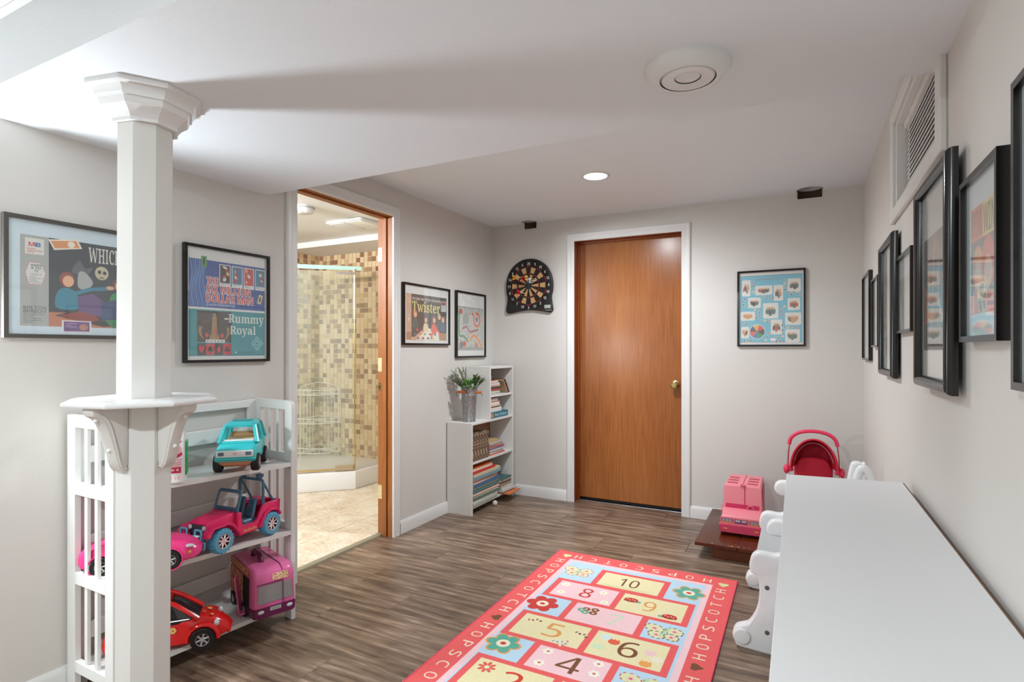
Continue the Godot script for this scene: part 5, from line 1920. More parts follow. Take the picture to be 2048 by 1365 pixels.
	frame("black rounded frame with a dense pale map print below the far end of the window", RW, 1.155, 1.578, 1.088, 1.651, 0.035, 0.026, 0.03, true, printed("art_map", cv), K)
	cv = Cv.new(240, 200, C(230, 231, 228))
	cv.poly(PackedVector2Array([Vector2(0, 60), Vector2(240, 44), Vector2(240, 200), Vector2(70, 200)]), C(196, 192, 184))
	for i in 24:
		cv.line([Vector2(40 + i * 8, 60), Vector2(80 + i * 7, 120 + 20 * sin(i)), Vector2(60 + i * 8, 196)], 2.4, [C(216, 208, 196), C(176, 170, 160), C(206, 190, 166)][i % 3])
	frame("small thin black frame with a pale pencil drawing between the two rounded frames", RW, 1.594, 1.927, 1.258, 1.537, 0.02, 0.018, 0.010, false, printed("art_drawing", cv), K)
	cv = Cv.new(240, 320, C(230, 232, 228))
	cv.rect(12, 78, 216, 196, C(72, 68, 66))
	for q in [[60, 150, 10, 50, -0.1], [100, 130, 9, 56, 0.1], [140, 140, 10, 50, 0.0], [120, 96, 7, 16, 0.0], [180, 156, 9, 40, 0.3], [40, 190, 9, 30, -0.3]]:
		cv.ell(q[0], q[1], q[2], q[3], C(190, 112, 66), q[4])
	cv.line([Vector2(170, 120), Vector2(190, 220)], 5, C(110, 140, 150))
	cv.rect(30, 206, 26, 22, C(204, 70, 46))
	cv.line([Vector2(60, 260), Vector2(96, 200)], 6, C(200, 160, 110))
	for i in 5:
		cv.rect(140 + i * 12, 190 + i * 12, 11, 14, C(222, 218, 208))
	frame("large black rounded frame with a dark print below the near end of the window", RW, 2.118, 2.548, 1.094, 1.658, 0.04, 0.026, 0.032, true, printed("art_dark", cv), K)
	cv = Cv.new(220, 280, C(212, 224, 228))
	cv.rect(34, 50, 152, 190, C(70, 70, 74))
	cv.rect(34, 50, 76, 60, C(222, 110, 56))
	cv.rect(110, 50, 76, 60, C(226, 206, 110))
	cv.text("SPIN&", Rect2(38, 56, 68, 48), C(140, 52, 36), "sansbold")
	cv.text("WIN", Rect2(114, 56, 68, 48), C(60, 60, 50), "sansbold")
	cv.ell(78, 160, 34, 40, C(222, 150, 80))
	cv.ell(142, 156, 38, 46, C(216, 76, 40))
	cv.ell(78, 174, 22, 26, C(238, 196, 160))
	cv.ell(142, 172, 24, 28, C(238, 190, 152))
	cv.rect(34, 206, 152, 34, C(206, 70, 74))
	cv.poly(PackedVector2Array([Vector2(40, 240), Vector2(50, 196), Vector2(96, 196), Vector2(100, 240)]), C(226, 120, 60))
	cv.ell(106, 214, 30, 28, C(238, 236, 228))
	for i in 12:
		cv.sector(106, 214, 2, 26, TAU * i / 12, TAU * (i + 1) / 12, [C(206, 80, 56), C(60, 130, 90), C(232, 206, 130), C(84, 120, 110)][i % 4])
	frame("thin dark frame with the SPIN & WIN game cover on the right wall", RW, 2.60, 2.868, 1.215, 1.555, 0.0235, 0.022, 0.012, false, printed("art_spin", cv), K)
	cv = Cv.new(320, 400, C(222, 228, 232))
	cv.ell(46, 44, 20, 16, C(130, 120, 110))
	for i in 40:
		cv.line([Vector2(8, 70 + i * 4), Vector2(26, 66 + i * 4)], 1.6, C(110, 110, 108))
	cv.rect(50, 70, 262, 230, C(216, 206, 120))
	cv.rect(70, 110, 220, 30, C(120, 112, 70))
	cv.rect(80, 160, 180, 110, C(206, 190, 96))
	cv.text("MB", Rect2(14, 216, 40, 18), C(204, 56, 60), "sansbold")
	cv.text("B", Rect2(36, 216, 18, 18), C(60, 70, 160), "sansbold")
	cv.lines(14, 246, 34, 22, 6, C(120, 122, 120))
	cv.rect(60, 310, 250, 40, C(226, 216, 140))
	frame("dark frame with a pale yellow game cover and a small MB mark", RW, 2.932, 3.345, 1.134, 1.635, 0.02, 0.018, 0.013, false, printed("art_yellow", cv), K)

func offset_rr(k: Array) -> PackedVector2Array:
	var p := rrect(k[2], k[3], 9)
	for i in p.size():
		p[i] += Vector2(k[0] + k[2] / 2.0, k[1] + k[3] / 2.0)
	return p

# ---------------------------------------------------------------- dartboard
func dartboard() -> void:
	var c := Vector3(-1.957, 1.713, ZB)
	var t := thing("dartboard", "black electronic dartboard with tan segments on the back wall", "dartboard", c)
	var m := Mb.new()
	var half := [Vector2(0, 0.224), Vector2(0.07, 0.214), Vector2(0.14, 0.172), Vector2(0.186, 0.11), Vector2(0.208, 0.035), Vector2(0.208, -0.04), Vector2(0.197, -0.09), Vector2(0.202, -0.14), Vector2(0.21, -0.19), Vector2(0.2, -0.212), Vector2(0.175, -0.218), Vector2(0.1, -0.205), Vector2(0, -0.194)]
	var out := half.duplicate()
	for i in range(half.size() - 2, 0, -1):
		out.append(Vector2(-half[i].x, half[i].y))
	m.prism(spline2(out, 3), 0.0, 0.03, Transform3D.IDENTITY, 0.006)
	part("housing", m, mat("dart_black", C(30, 27, 25), 0.42), t, 30.0)
	# printed number ring
	var cv := Cv.new(384, 384, C(16, 15, 15))
	var nums := ["20", "1", "18", "4", "13", "6", "10", "15", "2", "17", "3", "19", "7", "16", "8", "11", "14", "9", "12", "5"]
	for i in 20:
		var a := TAU * i / 20 - PI / 2
		var p := Vector2(192, 192) + Vector2.from_angle(a) * 172
		var ww := 25.0 if nums[i].length() == 2 else 12.0
		cv.text(nums[i], Rect2(p.x - ww / 2, p.y - 11, ww, 22), C(226, 226, 222), "sansbold")
	m = Mb.new()
	var ring := ngon(0.2, 48)
	for i in 48:
		for q in [Vector2.ZERO, ring[i], ring[(i + 1) % 48]]:
			m.v.append(Vector3(q.x, q.y + 0.004, 0.0306))
			m.uv.append(Vector2(0.5 + q.x / 0.4, 0.5 - q.y / 0.4))
	part("number_ring", m, printed("dart_numbers", cv, 0.4), t, 0.0)
	var tan_m: Material = mat("dart_tan", C(204, 158, 106), 0.55)
	var blk: Material = mat("dart_seg_black", C(22, 20, 20), 0.5)
	var red: Material = mat("dart_red", C(132, 34, 34), 0.5)
	var O := Transform3D(Basis.IDENTITY, Vector3(0, 0.004, 0.0306))
	for i in 20:
		var a0 := PI / 2 - TAU * (i + 0.46) / 20
		var a1 := PI / 2 - TAU * (i - 0.46) / 20
		for b in [[0.103, 0.149, "segment", tan_m if i % 2 else blk], [0.03, 0.09, "segment", tan_m if i % 2 else blk], [0.152, 0.16, "double_band", blk if i % 2 else red], [0.0925, 0.1005, "triple_band", blk if i % 2 else red]]:
			m = Mb.new()
			var pl := PackedVector2Array()
			for k in 4:
				pl.append(Vector2.from_angle(lerpf(a0, a1, k / 3.0)) * b[1])
			for k in 4:
				pl.append(Vector2.from_angle(lerpf(a1, a0, k / 3.0)) * b[0])
			m.prism(pl, 0.0, 0.003, O)
			part(b[2], m, b[3], t, 0.0)
	m = Mb.new()
	m.lathe([Vector2(0, 0), Vector2(0.027, 0), Vector2(0.027, 0.003), Vector2(0.012, 0.004), Vector2(0, 0.004)], 20, Transform3D(Basis(Vector3.RIGHT, Vector3.BACK, Vector3.DOWN), Vector3(0, 0.004, 0.031)))
	part("bullseye", m, mat("bull", C(40, 52, 60), 0.4), t)
	m = Mb.new()
	m.span(Vector3(0.14, -0.185, 0.029), Vector3(0.194, -0.157, 0.032), 0.001)
	part("score_display", m, mat("lcd", C(176, 182, 172), 0.3), t, 0.0)
	m = Mb.new()
	for i in 5:
		m.box(Vector3(0.152 + i * 0.0115, -0.2, 0.0305), Vector3(0.006, 0.005, 0.004), 0.001)
	part("button", m, mat("plastic_white"), t, 0.0)
	m = Mb.new()
	m.box(Vector3(0.126, -0.2, 0.0305), Vector3(0.014, 0.006, 0.003), 0.001)
	part("power_button", m, mat("dart_red"), t, 0.0)
	m = Mb.new()
	m.prism(rrect(0.06, 0.045, 0.012), 0.029, 0.0315, Transform3D(Basis.IDENTITY, Vector3(-0.155, -0.17, 0)), 0.001)
	part("speaker_cover", m, mat("dart_black"), t, 30.0)
	# darts left in the board
	for d in [[Vector2(-0.105, 0.062), Vector2(-0.055, 0.072), "amber", "yellow flighted dart in the outer ring of the dartboard"], [Vector2(-0.022, 0.052), Vector2(0.02, 0.045), "dart_flame", "red flighted dart just above the bullseye"], [Vector2(0.012, 0.056), Vector2(0.045, 0.052), "butter", "pale yellow flighted dart above the bullseye"], [Vector2(0.042, 0.03), Vector2(0.068, 0.036), "plastic_white", "white flighted dart right of the bullseye"], [Vector2(-0.066, -0.058), Vector2(-0.022, -0.062), "dart_flame", "red flighted dart below and left of the bullseye"]]:
		var tip := c + Vector3(d[1].x, d[1].y + 0.004, 0.0336)
		var end := c + Vector3(d[0].x, d[0].y + 0.004, 0.12)
		var o := thing("dart", d[3], "dart", tip)
		var ax := end - tip
		m = Mb.new()
		m.tube([Vector3.ZERO, ax * 0.25, ax * 0.3, ax * 0.65], 0.0022, 8)
		part("barrel", m, mat("plastic_white"), o)
		m = Mb.new()
		var sdv := ax.normalized().cross(Vector3.UP).normalized()
		var upv := sdv.cross(ax.normalized())
		for w in [sdv, upv, -sdv, -upv]:
			m.add(PackedVector3Array([ax * 0.6, ax * 0.72 + w * 0.017, ax * 1.0 + w * 0.018, ax * 0.6, ax * 1.0 + w * 0.018, ax * 0.94]))
			m.add(PackedVector3Array([ax * 0.6 + w.cross(ax.normalized()) * 0.001, ax * 0.72 + w * 0.017, ax * 1.0 + w * 0.018, ax * 0.6, ax * 1.0 + w * 0.018, ax * 0.94]))
		part("flight", m, mat(d[2], C(214, 44, 34), 0.4), o, 0.0)

# ---------------------------------------------------------------- stepped bookshelf in the back corner
var thing_count := 0

func book(label: String, group: String, c: Color, at: Vector3, size: Vector3, turn := 0.0, tilt := 0.0, upright := false, mt: Material = null) -> Node3D:
	# at = middle of the underside; lying: size = (depth to the wall, thickness, length along z); upright books have the thickness along z
	var t := thing("book", label, "book", at, turn, group)
	var cov: Material = mt if mt else mat("cover_%s" % c.to_html(false), c, 0.45)
	var th := 0.0022
	var out := not upright and mt == null and thing_count % 5 < 2
	thing_count += 1
	var m := Mb.new()
	var p := Mb.new()
	if upright:
		m.span(Vector3(-size.x / 2, 0, -size.z / 2), Vector3(size.x / 2, size.y, -size.z / 2 + th))
		m.span(Vector3(-size.x / 2, 0, size.z / 2 - th), Vector3(size.x / 2, size.y, size.z / 2))
		m.span(Vector3(size.x / 2 - th, 0, -size.z / 2), Vector3(size.x / 2 + 0.003, size.y, size.z / 2), 0.002)
		p.span(Vector3(-size.x / 2 + 0.005, 0.004, -size.z / 2 + th), Vector3(size.x / 2 - th, size.y - 0.004, size.z / 2 - th))
	else:
		m.span(Vector3(-size.x / 2, 0, -size.z / 2), Vector3(size.x / 2, th, size.z / 2))
		m.span(Vector3(-size.x / 2, size.y - th, -size.z / 2), Vector3(size.x / 2, size.y, size.z / 2))
		if not out:
			m.span(Vector3(size.x / 2 - th, 0, -size.z / 2), Vector3(size.x / 2 + 0.002, size.y, size.z / 2), 0.001)
		p.span(Vector3(-size.x / 2 + 0.004, th, -size.z / 2 + 0.003), Vector3(size.x / 2 - th, size.y - th, size.z / 2 - 0.003))
	if tilt != 0.0:
		var X := Transform3D(Basis(Vector3.RIGHT, tilt), Vector3.ZERO)
		m.moved(X)
		p.moved(X)
	part("cover", m, cov, t, 0.0)
	part("pages", p, mat("paper", C(228, 222, 208), 0.8), t, 0.0)
	return t

const ORD := ["topmost", "second from the top", "third from the top", "fourth from the top", "fifth from the top", "sixth from the top", "seventh from the top", "eighth from the top", "ninth from the top", "tenth from the top", "eleventh from the top", "twelfth from the top", "thirteenth from the top", "fourteenth from the top", "fifteenth from the top"]

func stack(list: Array, where: String, y: float, xf: float, z0: float) -> float:   # list from the bottom: [colour word, colour, thickness, length, setback, turn]
	for i in list.size():
		var b: Array = list[i]
		var dx := 0.15
		book("%s book, %s in %s" % [b[0], ORD[list.size() - 1 - i], where], "books in " + where, b[1], Vector3(xf - b[4] - dx / 2, y, z0 - b[3] / 2), Vector3(dx, b[2], b[3]), b[5])
		y += b[2] + 0.0004
	return y

func corner_shelf() -> void:
	var t := thing("stepped_bookshelf", "white stepped bookshelf of children's books in the back left corner", "bookshelf")
	var P: Material = mat("shelf_paint", C(226, 224, 219), 0.5)
	var xb := -2.298
	var xf := -2.085
	var m := Mb.new()
	m.span(Vector3(xb, 0, -3.431), Vector3(xf, 0.65, -3.415), 0.001)
	m.span(Vector3(xb, 0, -4.07), Vector3(xf, 1.05, -4.054), 0.001)
	m.span(Vector3(xb, 0.666, -3.696), Vector3(xf, 1.05, -3.68), 0.001)
	part("side_panel", m, P, t, 0.0)
	for s in [[0.65, 0.666, -3.415, -4.054, 0.0], [1.05, 1.066, -3.68, -4.07, 0.0], [0.832, 0.849, -3.696, -4.054, 0.004], [0.366, 0.384, -3.431, -4.054, 0.003], [0.045, 0.063, -3.431, -4.054, 0.006]]:
		m = Mb.new()
		m.span(Vector3(xb, s[0], s[3]), Vector3(xf - s[4], s[1], s[2]), 0.001)
		part("shelf", m, P, t, 0.0)
	m = Mb.new()
	m.span(Vector3(xb - 0.004, 0.03, -4.068), Vector3(xb, 0.66, -3.417))
	m.span(Vector3(xb - 0.004, 0.66, -4.068), Vector3(xb, 1.06, -3.682))
	part("back_panel", m, mat("hardboard", C(150, 112, 84), 0.7), t, 0.0)
	var orange := C(214, 110, 52)
	var red := C(180, 58, 52)
	var teal := C(44, 116, 134)
	var white := C(226, 224, 216)
	var cream := C(216, 196, 160)
	var grey := C(150, 156, 164)
	var dk := C(58, 54, 54)
	var green := C(96, 128, 110)
	var blue := C(64, 108, 150)
	var purple := C(112, 60, 110)
	stack([["grey-green", green, 0.012, 0.19, 0.0, 0.0], ["white", white, 0.018, 0.19, 0.004, 0.02], ["dusty red", red, 0.012, 0.18, 0.0, 0.0], ["dark green", C(58, 78, 66), 0.016, 0.18, 0.006, -0.02], ["orange and grey", C(206, 160, 140), 0.014, 0.18, 0.002, 0.0], ["pale grey", C(196, 198, 204), 0.016, 0.18, 0.0, 0.03], ["orange", orange, 0.018, 0.16, 0.004, 0.0], ["black and white", dk, 0.012, 0.11, 0.02, 0.0], ["mauve", C(130, 84, 104), 0.024, 0.1, 0.03, 0.05]], "the highest stack of the stepped bookshelf", 0.849, xf - 0.02, -3.70)
	book("tan book leaning against the stack on the topmost shelf", "leaning books", C(176, 150, 120), Vector3(-2.165, 0.854, -3.985), Vector3(0.14, 0.125, 0.012), 0.0, 0.62, true)
	book("brown book leaning outermost against the stack on the topmost shelf", "leaning books", C(104, 60, 46), Vector3(-2.16, 0.854, -4.003), Vector3(0.14, 0.13, 0.01), 0.0, 0.6, true)
	stack([["thick teal", teal, 0.046, 0.285, 0.0, 0.0], ["white patterned", white, 0.034, 0.2, 0.01, 0.02], ["black", dk, 0.008, 0.18, 0.012, 0.0], ["pale pink", C(226, 196, 186), 0.008, 0.18, 0.008, 0.0], ["orange spined", C(222, 104, 40), 0.03, 0.17, 0.008, 0.0], ["purple", purple, 0.026, 0.15, 0.012, 0.03], ["crimson", C(150, 40, 70), 0.012, 0.14, 0.02, 0.0]], "the stack above the marbled albums", 0.6662, xf - 0.012, -3.705)
	# lettering on the spine of the thick teal book
	var cv := Cv.new(256, 40, teal)
	cv.rect(6, 4, 34, 30, C(196, 140, 80))
	cv.text("Merry Christmas", Rect2(60, 8, 176, 24), C(206, 220, 226), "serifbold")
	m = Mb.new()
	m.flat(Vector3(xf - 0.0095, 0.711, -3.706), Vector3(xf - 0.0095, 0.711, -3.989), Vector3(xf - 0.0095, 0.667, -3.989), Vector3(xf - 0.0095, 0.667, -3.706))
	for n in get_children():
		if n.has_meta("label") and n.get_meta("label").begins_with("thick teal book"):
			m.moved(n.transform.affine_inverse())
			part("spine_lettering", m, printed("teal_spine", cv, 0.45), n, 0.0)
	# marbled album spines, side by side
	cv = Cv.new(96, 256, C(96, 70, 52))
	for i in 620:
		cv.ell(rng.randf() * 96, rng.randf() * 256, 1.5 + rng.randf() * 3.5, 2 + rng.randf() * 7, [C(60, 42, 32), C(176, 150, 118), C(206, 190, 160), C(122, 88, 62), C(84, 60, 46)][i % 5], rng.randf() * 0.6)
	var marble := mat("marbled", Color.WHITE, 0.5, {"tex": cv.tex(), "scale": Vector3(5, 5, 5)})
	for i in 6:
		book("brown marbled album, %s in its row from the side panel" % ["first", "second", "third", "fourth", "fifth", "sixth"][i], "marbled albums", C(96, 70, 52), Vector3(-2.17, 0.3845, -3.4555 - i * 0.0395), Vector3(0.15, 0.195 + 0.003 * (i % 3), 0.037), 0.0, 0.0, true, marble)
	stack([["coral", C(212, 104, 84), 0.01, 0.24, 0.0, 0.0], ["pale blue", C(150, 172, 196), 0.016, 0.22, 0.004, 0.02], ["slate blue", C(92, 100, 136), 0.018, 0.23, 0.0, 0.0], ["lilac", C(172, 120, 156), 0.016, 0.24, 0.006, 0.0], ["orange striped", C(220, 130, 90), 0.012, 0.2, 0.002, -0.03], ["grey", grey, 0.01, 0.2, 0.0, 0.0], ["tan", C(190, 160, 120), 0.014, 0.2, 0.01, 0.03], ["faded yellow", C(206, 180, 130), 0.008, 0.19, 0.02, 0.0]], "the stack beside the marbled albums", 0.3845, xf - 0.012, -3.70)
	stack([["pale green", C(176, 190, 180), 0.018, 0.36, -0.004, 0.0], ["white and teal", white, 0.022, 0.38, 0.0, 0.01], ["sage", green, 0.018, 0.4, -0.006, 0.0], ["white spined", C(232, 228, 220), 0.012, 0.39, 0.0, -0.01], ["brick red", red, 0.02, 0.4, -0.004, 0.0], ["sea green", C(70, 134, 130), 0.022, 0.39, 0.0, 0.01], ["cream and grey", cream, 0.016, 0.4, 0.004, 0.0], ["blue", blue, 0.024, 0.4, -0.008, 0.0], ["peach", C(222, 160, 130), 0.014, 0.38, 0.0, 0.02], ["rust", C(172, 84, 60), 0.02, 0.39, 0.004, 0.0], ["light blue", C(120, 158, 172), 0.018, 0.4, -0.012, -0.02], ["cream", cream, 0.02, 0.4, -0.006, 0.0], ["scarlet spined", C(196, 52, 48), 0.018, 0.34, 0.0, 0.02], ["bright orange", C(224, 112, 46), 0.022, 0.3, 0.004, 0.0]], "the tall stack on the lowest shelf", 0.0635, xf - 0.004, -3.435)
	stack([["speckled orange", C(216, 122, 66), 0.006, 0.2, -0.075, 0.05], ["navy", C(60, 70, 100), 0.006, 0.19, -0.02, 0.0], ["grey white", C(196, 198, 196), 0.016, 0.2, -0.025, -0.06], ["pale", C(212, 210, 200), 0.012, 0.19, -0.01, 0.0], ["brown", C(120, 88, 66), 0.016, 0.17, 0.0, 0.04], ["tan striped", C(196, 160, 120), 0.014, 0.17, 0.004, 0.0], ["umber", C(96, 72, 58), 0.014, 0.17, 0.0, -0.03], ["cream covered", C(214, 200, 172), 0.012, 0.17, 0.004, 0.0], ["teal green", C(66, 110, 108), 0.014, 0.18, 0.0, 0.04]], "the short stack on the lowest shelf", 0.0635, xf + 0.0, -3.85)
	# a little ball under the shelf
	m = Mb.new()
	m.ball(Vector3(0, 0.02, 0), Vector3(0.02, 0.02, 0.02), 18)
	tag(part("ball", m, mat("ball_white", C(220, 212, 200), 0.5), self), "small off-white ball on the floor under the stepped bookshelf", "ball").position = Vector3(-2.075, 0, -3.74)
	plant()

func leaf(m: Mb, p: Vector3, d: Vector3, ln: float, w: float, bendy := 0.25) -> void:
	d = d.normalized()
	var s := d.cross(Vector3.UP)
	s = (s if s.length() > 0.1 else Vector3.RIGHT).normalized()
	var n := s.cross(d)
	var a := p
	var b := p + d * ln * 0.5 + n * ln * 0.08
	var c := p + d * ln - n * ln * bendy
	var l := b - s * w * 0.5 + n * w * 0.12
	var r := b + s * w * 0.5 + n * w * 0.12
	m.v.append_array([a, b, l, a, r, b, l, b, c, b, r, c])

func plant() -> void:
	var t := thing("potted_plant", "galvanised metal bucket of mixed green foliage on the stepped bookshelf", "plant", Vector3(-2.167, 0.6662, -3.515))
	var m := Mb.new()
	m.lathe([Vector2(0, 0.002), Vector2(0.043, 0.002), Vector2(0.0455, 0.0), Vector2(0.046, 0.006), Vector2(0.0445, 0.009), Vector2(0.057, 0.19), Vector2(0.0585, 0.193), Vector2(0.0575, 0.197), Vector2(0.061, 0.245), Vector2(0.063, 0.248), Vector2(0.061, 0.251), Vector2(0.058, 0.248), Vector2(0.056, 0.23), Vector2(0.0, 0.23)], 36)
	var b := part("bucket", m, mat("zinc"), t)
	m = Mb.new()
	m.tube([Vector3(0.012, 0.008, 0.0455), Vector3(0.015, 0.19, 0.0565)], 0.0016, 6)
	part("seam", m, mat("zinc"), b)
	for e in [[Vector3(-0.02, 0.222, 0.075), Vector3(0.028, 0.0, -0.006)], [Vector3(0.058, 0.215, -0.02), Vector3(0.006, 0, -0.028)]]:
		m = Mb.new()
		m.tube(bend([e[0] - e[1] * 1.5 - Vector3(0, 0.03, 0.012), e[0] - e[1] * 1.45, e[0] + e[1] * 1.45, e[0] + e[1] * 1.5 - Vector3(0, 0.03, 0.012)], 0.008), 0.0018, 6)
		var hn := part("handle", m, mat("dark_wire", C(70, 60, 54), 0.4, {"metal": 0.6}), t)
		m = Mb.new()
		m.tube([e[0] - e[1] * 1.2, e[0] - e[1] * 0.6, e[0] + e[1] * 0.6, e[0] + e[1] * 1.2], 0.0095, 10)
		part("grip", m, mat("grip", C(196, 96, 40), 0.45), hn)
	m = Mb.new()
	m.lathe([Vector2(0, 0.235), Vector2(0.056, 0.232)], 20)
	part("moss", m, mat("moss", C(54, 60, 36), 0.9), t)
	# three kinds of sprig: dusty small leaves, bright round leaves, long sage leaves
	var L := [Mb.new(), Mb.new(), Mb.new()]
	var st := Mb.new()
	for i in 20:
		var a := rng.randf() * TAU
		var lean := 0.35 + rng.randf() * 0.75
		var d := Vector3(-0.7 + cos(a) * 0.5, 1.1, 0.35 + sin(a) * 0.45).normalized()
		var h := 0.07 + rng.randf() * 0.12
		var p0 := Vector3(-0.02 + cos(a) * 0.02, 0.235, 0.01 + sin(a) * 0.02)
		st.tube([p0, p0 + d * h * 0.6, p0 + d * h], 0.0012, 4)
		for k in 12:
			var q := p0 + d * h * (0.3 + 0.7 * k / 11.0)
			leaf(L[0], q, Vector3(rng.randf() - 0.5, 0.3 + rng.randf() * 0.4, rng.randf() - 0.5), 0.024 * lean + 0.01, 0.013)
	for i in 90:
		var a := rng.randf() * TAU
		var r := sqrt(rng.randf()) * 0.06
		var q := Vector3(0.012 + cos(a) * r, 0.24 + rng.randf() * 0.06, 0.02 + sin(a) * r)
		leaf(L[1], q, Vector3(cos(a), 0.5 + rng.randf() * 0.8, sin(a)), 0.03 + rng.randf() * 0.012, 0.022)
	for i in 14:
		var a := rng.randf() * TAU
		var d := Vector3(0.65 + cos(a) * 0.55, 1.0, -0.1 + sin(a) * 0.55).normalized()
		var p0 := Vector3(0.03, 0.235, -0.005)
		var h := 0.05 + rng.randf() * 0.055
		st.tube([p0, p0 + d * h], 0.0014, 4)
		for k in 7:
			leaf(L[2], p0 + d * h * (0.5 + 0.5 * k / 6.0), Vector3(d.x + rng.randf() - 0.5, 0.6 + rng.randf() * 0.6, d.z + rng.randf() - 0.5), 0.052, 0.018)
	part("stems", st, mat("stem", C(90, 98, 70), 0.7), t).set_meta("kind", "stuff")
	for i in 3:
		part("foliage", L[i], mat("leaf_%d" % i, [C(150, 158, 132), C(112, 164, 88), C(126, 142, 108)][i], 0.55, {"back": [C(60, 66, 48), C(56, 90, 40), C(50, 60, 40)][i]}), t, 0.0).set_meta("kind", "stuff")

# ---------------------------------------------------------------- hopscotch rug
func rug() -> void:
	var W := 640.0
	var cv := Cv.new(640, 1184, C(236, 98, 98))
	var coral := C(236, 98, 98)
	var cream := C(240, 232, 206)
	var sand := C(236, 226, 180)
	var pink := C(246, 206, 210)
	var sky := C(190, 218, 236)
	var brown := C(124, 78, 50)
	var tang := C(226, 160, 92)
	var aqua := C(92, 176, 156)
	cv.rect(68, 68, 504, 1048, pink)
	cv.rect(86, 86, 468, 1012, sky)
	var row := func(v: float) -> float: return v * 640.0
	# the squares: [u0, u1, v0, v1, fill]
	var boxes := [[0.345, 0.675, 0.192, 0.378, sand], [0.172, 0.497, 0.4, 0.592, pink], [0.51, 0.83, 0.4, 0.605, sand], [0.335, 0.665, 0.604, 0.8, pink], [0.165, 0.495, 0.812, 1.016, sand], [0.51, 0.83, 0.812, 1.026, sand], [0.335, 0.655, 1.035, 1.216, pink], [0.165, 0.495, 1.228, 1.425, sand], [0.51, 0.83, 1.228, 1.425, sand], [0.335, 0.665, 1.437, 1.64, pink]]
	for b in boxes:
		cv.rect(b[0] * W - 14, b[2] * W - 12, (b[1] - b[0]) * W + 28, (b[3] - b[2]) * W + 24, coral)
	for b in boxes:
		cv.rect(b[0] * W + 5, b[2] * W + 5, (b[1] - b[0]) * W - 10, (b[3] - b[2]) * W - 10, b[4])
	# letters round the border, tops towards the middle
	var word := "HOPSCOTCH"
	for k in 2:
		for i in 9:
			var v := 0.155 + i * 0.0845 + k * 0.85
			if v * W < 1160:
				cv.text(word[i], Rect2(0.064 * W - 13, v * W - 16, 26, 32), cream, "sans", PI / 2)
				cv.text(word[i], Rect2(0.938 * W - 13, (1.85 - v) * W - 16 - 0.005 * W, 26, 32), cream, "sans", -PI / 2)
	for i in 9:
		cv.text(word[i], Rect2((0.86 - i * 0.09) * W - 13, 0.062 * W - 15, 26, 30), cream, "sans", PI)
		cv.text(word[i], Rect2((0.14 + i * 0.09) * W - 13, 1.79 * W - 15, 26, 30), cream, "sans")
	for hrt in [[0.072, 0.07, C(214, 220, 160), 0.0], [0.942, 0.085, C(214, 220, 160), 0.0], [0.063, 0.92, brown, PI / 2], [0.941, 0.92, brown, -PI / 2], [0.063, 1.785, C(214, 220, 160), PI / 2], [0.941, 1.785, C(214, 220, 160), -PI / 2]]:
		var c := Vector2(hrt[0], hrt[1]) * W
		for e in [Vector2(-7, -5), Vector2(7, -5)]:
			var q: Vector2 = c + e.rotated(hrt[3])
			cv.ell(q.x, q.y, 9.5, 9.5, hrt[2])
		cv.poly(PackedVector2Array([c + Vector2(-15, -1).rotated(hrt[3]), c + Vector2(15, -1).rotated(hrt[3]), c + Vector2(0, 18).rotated(hrt[3])]), hrt[2])
	# flowers and butterflies in the blue squares
	for f in [[0.196, 0.7, C(206, 66, 60), C(206, 66, 60)], [0.8, 0.262, aqua, tang], [0.199, 1.104, aqua, tang], [0.24, 1.54, C(206, 66, 60), tang]]:
		var c := Vector2(f[0], f[1]) * W
		for i in 6:
			var q := c + Vector2.from_angle(TAU * i / 6) * 30
			cv.ell(q.x, q.y, 22, 18, f[3], TAU * i / 6)
		for i in 6:
			var q := c + Vector2.from_angle(TAU * i / 6) * 29
			cv.ell(q.x, q.y, 17, 14, f[2], TAU * i / 6)
		cv.ell(c.x, c.y, 19, 19, cream)
		cv.ell(c.x, c.y, 8, 7, C(206, 66, 60))
	for f in [[0.213, 0.262, C(206, 96, 90)], [0.772, 0.713, brown], [0.78, 1.13, C(206, 96, 90)]]:
		var c := Vector2(f[0], f[1]) * W
		for e in [[-28, -14, 27, 20], [26, -16, 24, 18], [-16, 20, 23, 17], [24, 18, 20, 15]]:
			cv.ell(c.x + e[0], c.y + e[1], e[2], e[3], C(226, 226, 180), 0.3)
			for i in 9:
				var q := c + Vector2(e[0], e[1]) + Vector2(cos(TAU * i / 9) * e[2], sin(TAU * i / 9) * e[3]).rotated(0.3)
				cv.line([q, q + Vector2(7, 2).rotated(TAU * i / 9 + PI / 2)], 3.5, f[2])
			cv.ell(c.x + e[0], c.y + e[1], 9, 8, C(240, 190, 190))
			cv.ell(c.x + e[0], c.y + e[1], 4, 4, C(214, 100, 96))
		cv.line([c + Vector2(-6, 26), c + Vector2(10, -30)], 8, C(180, 220, 176))
	# numbers and their little pictures
	for n in [["10", 0.505, 0.287, 64, 62, brown], ["8", 0.345, 0.497, 38, 66, C(206, 66, 60)], ["9", 0.66, 0.5, 38, 66, tang], ["7", 0.55, 0.7, 44, 64, C(200, 226, 190)], ["5", 0.345, 0.912, 52, 74, tang], ["6", 0.675, 0.915, 52, 78, brown], ["4", 0.5, 1.125, 62, 74, brown], ["2", 0.345, 1.328, 54, 76, C(214, 66, 50)], ["3", 0.66, 1.328, 54, 76, aqua], ["1", 0.5, 1.54, 30, 78, C(206, 66, 60)]]:
		cv.text(n[0], Rect2(n[1] * W - n[3] / 2.0, n[2] * W - n[4] / 2.0, n[3], n[4]), n[5], "sans")
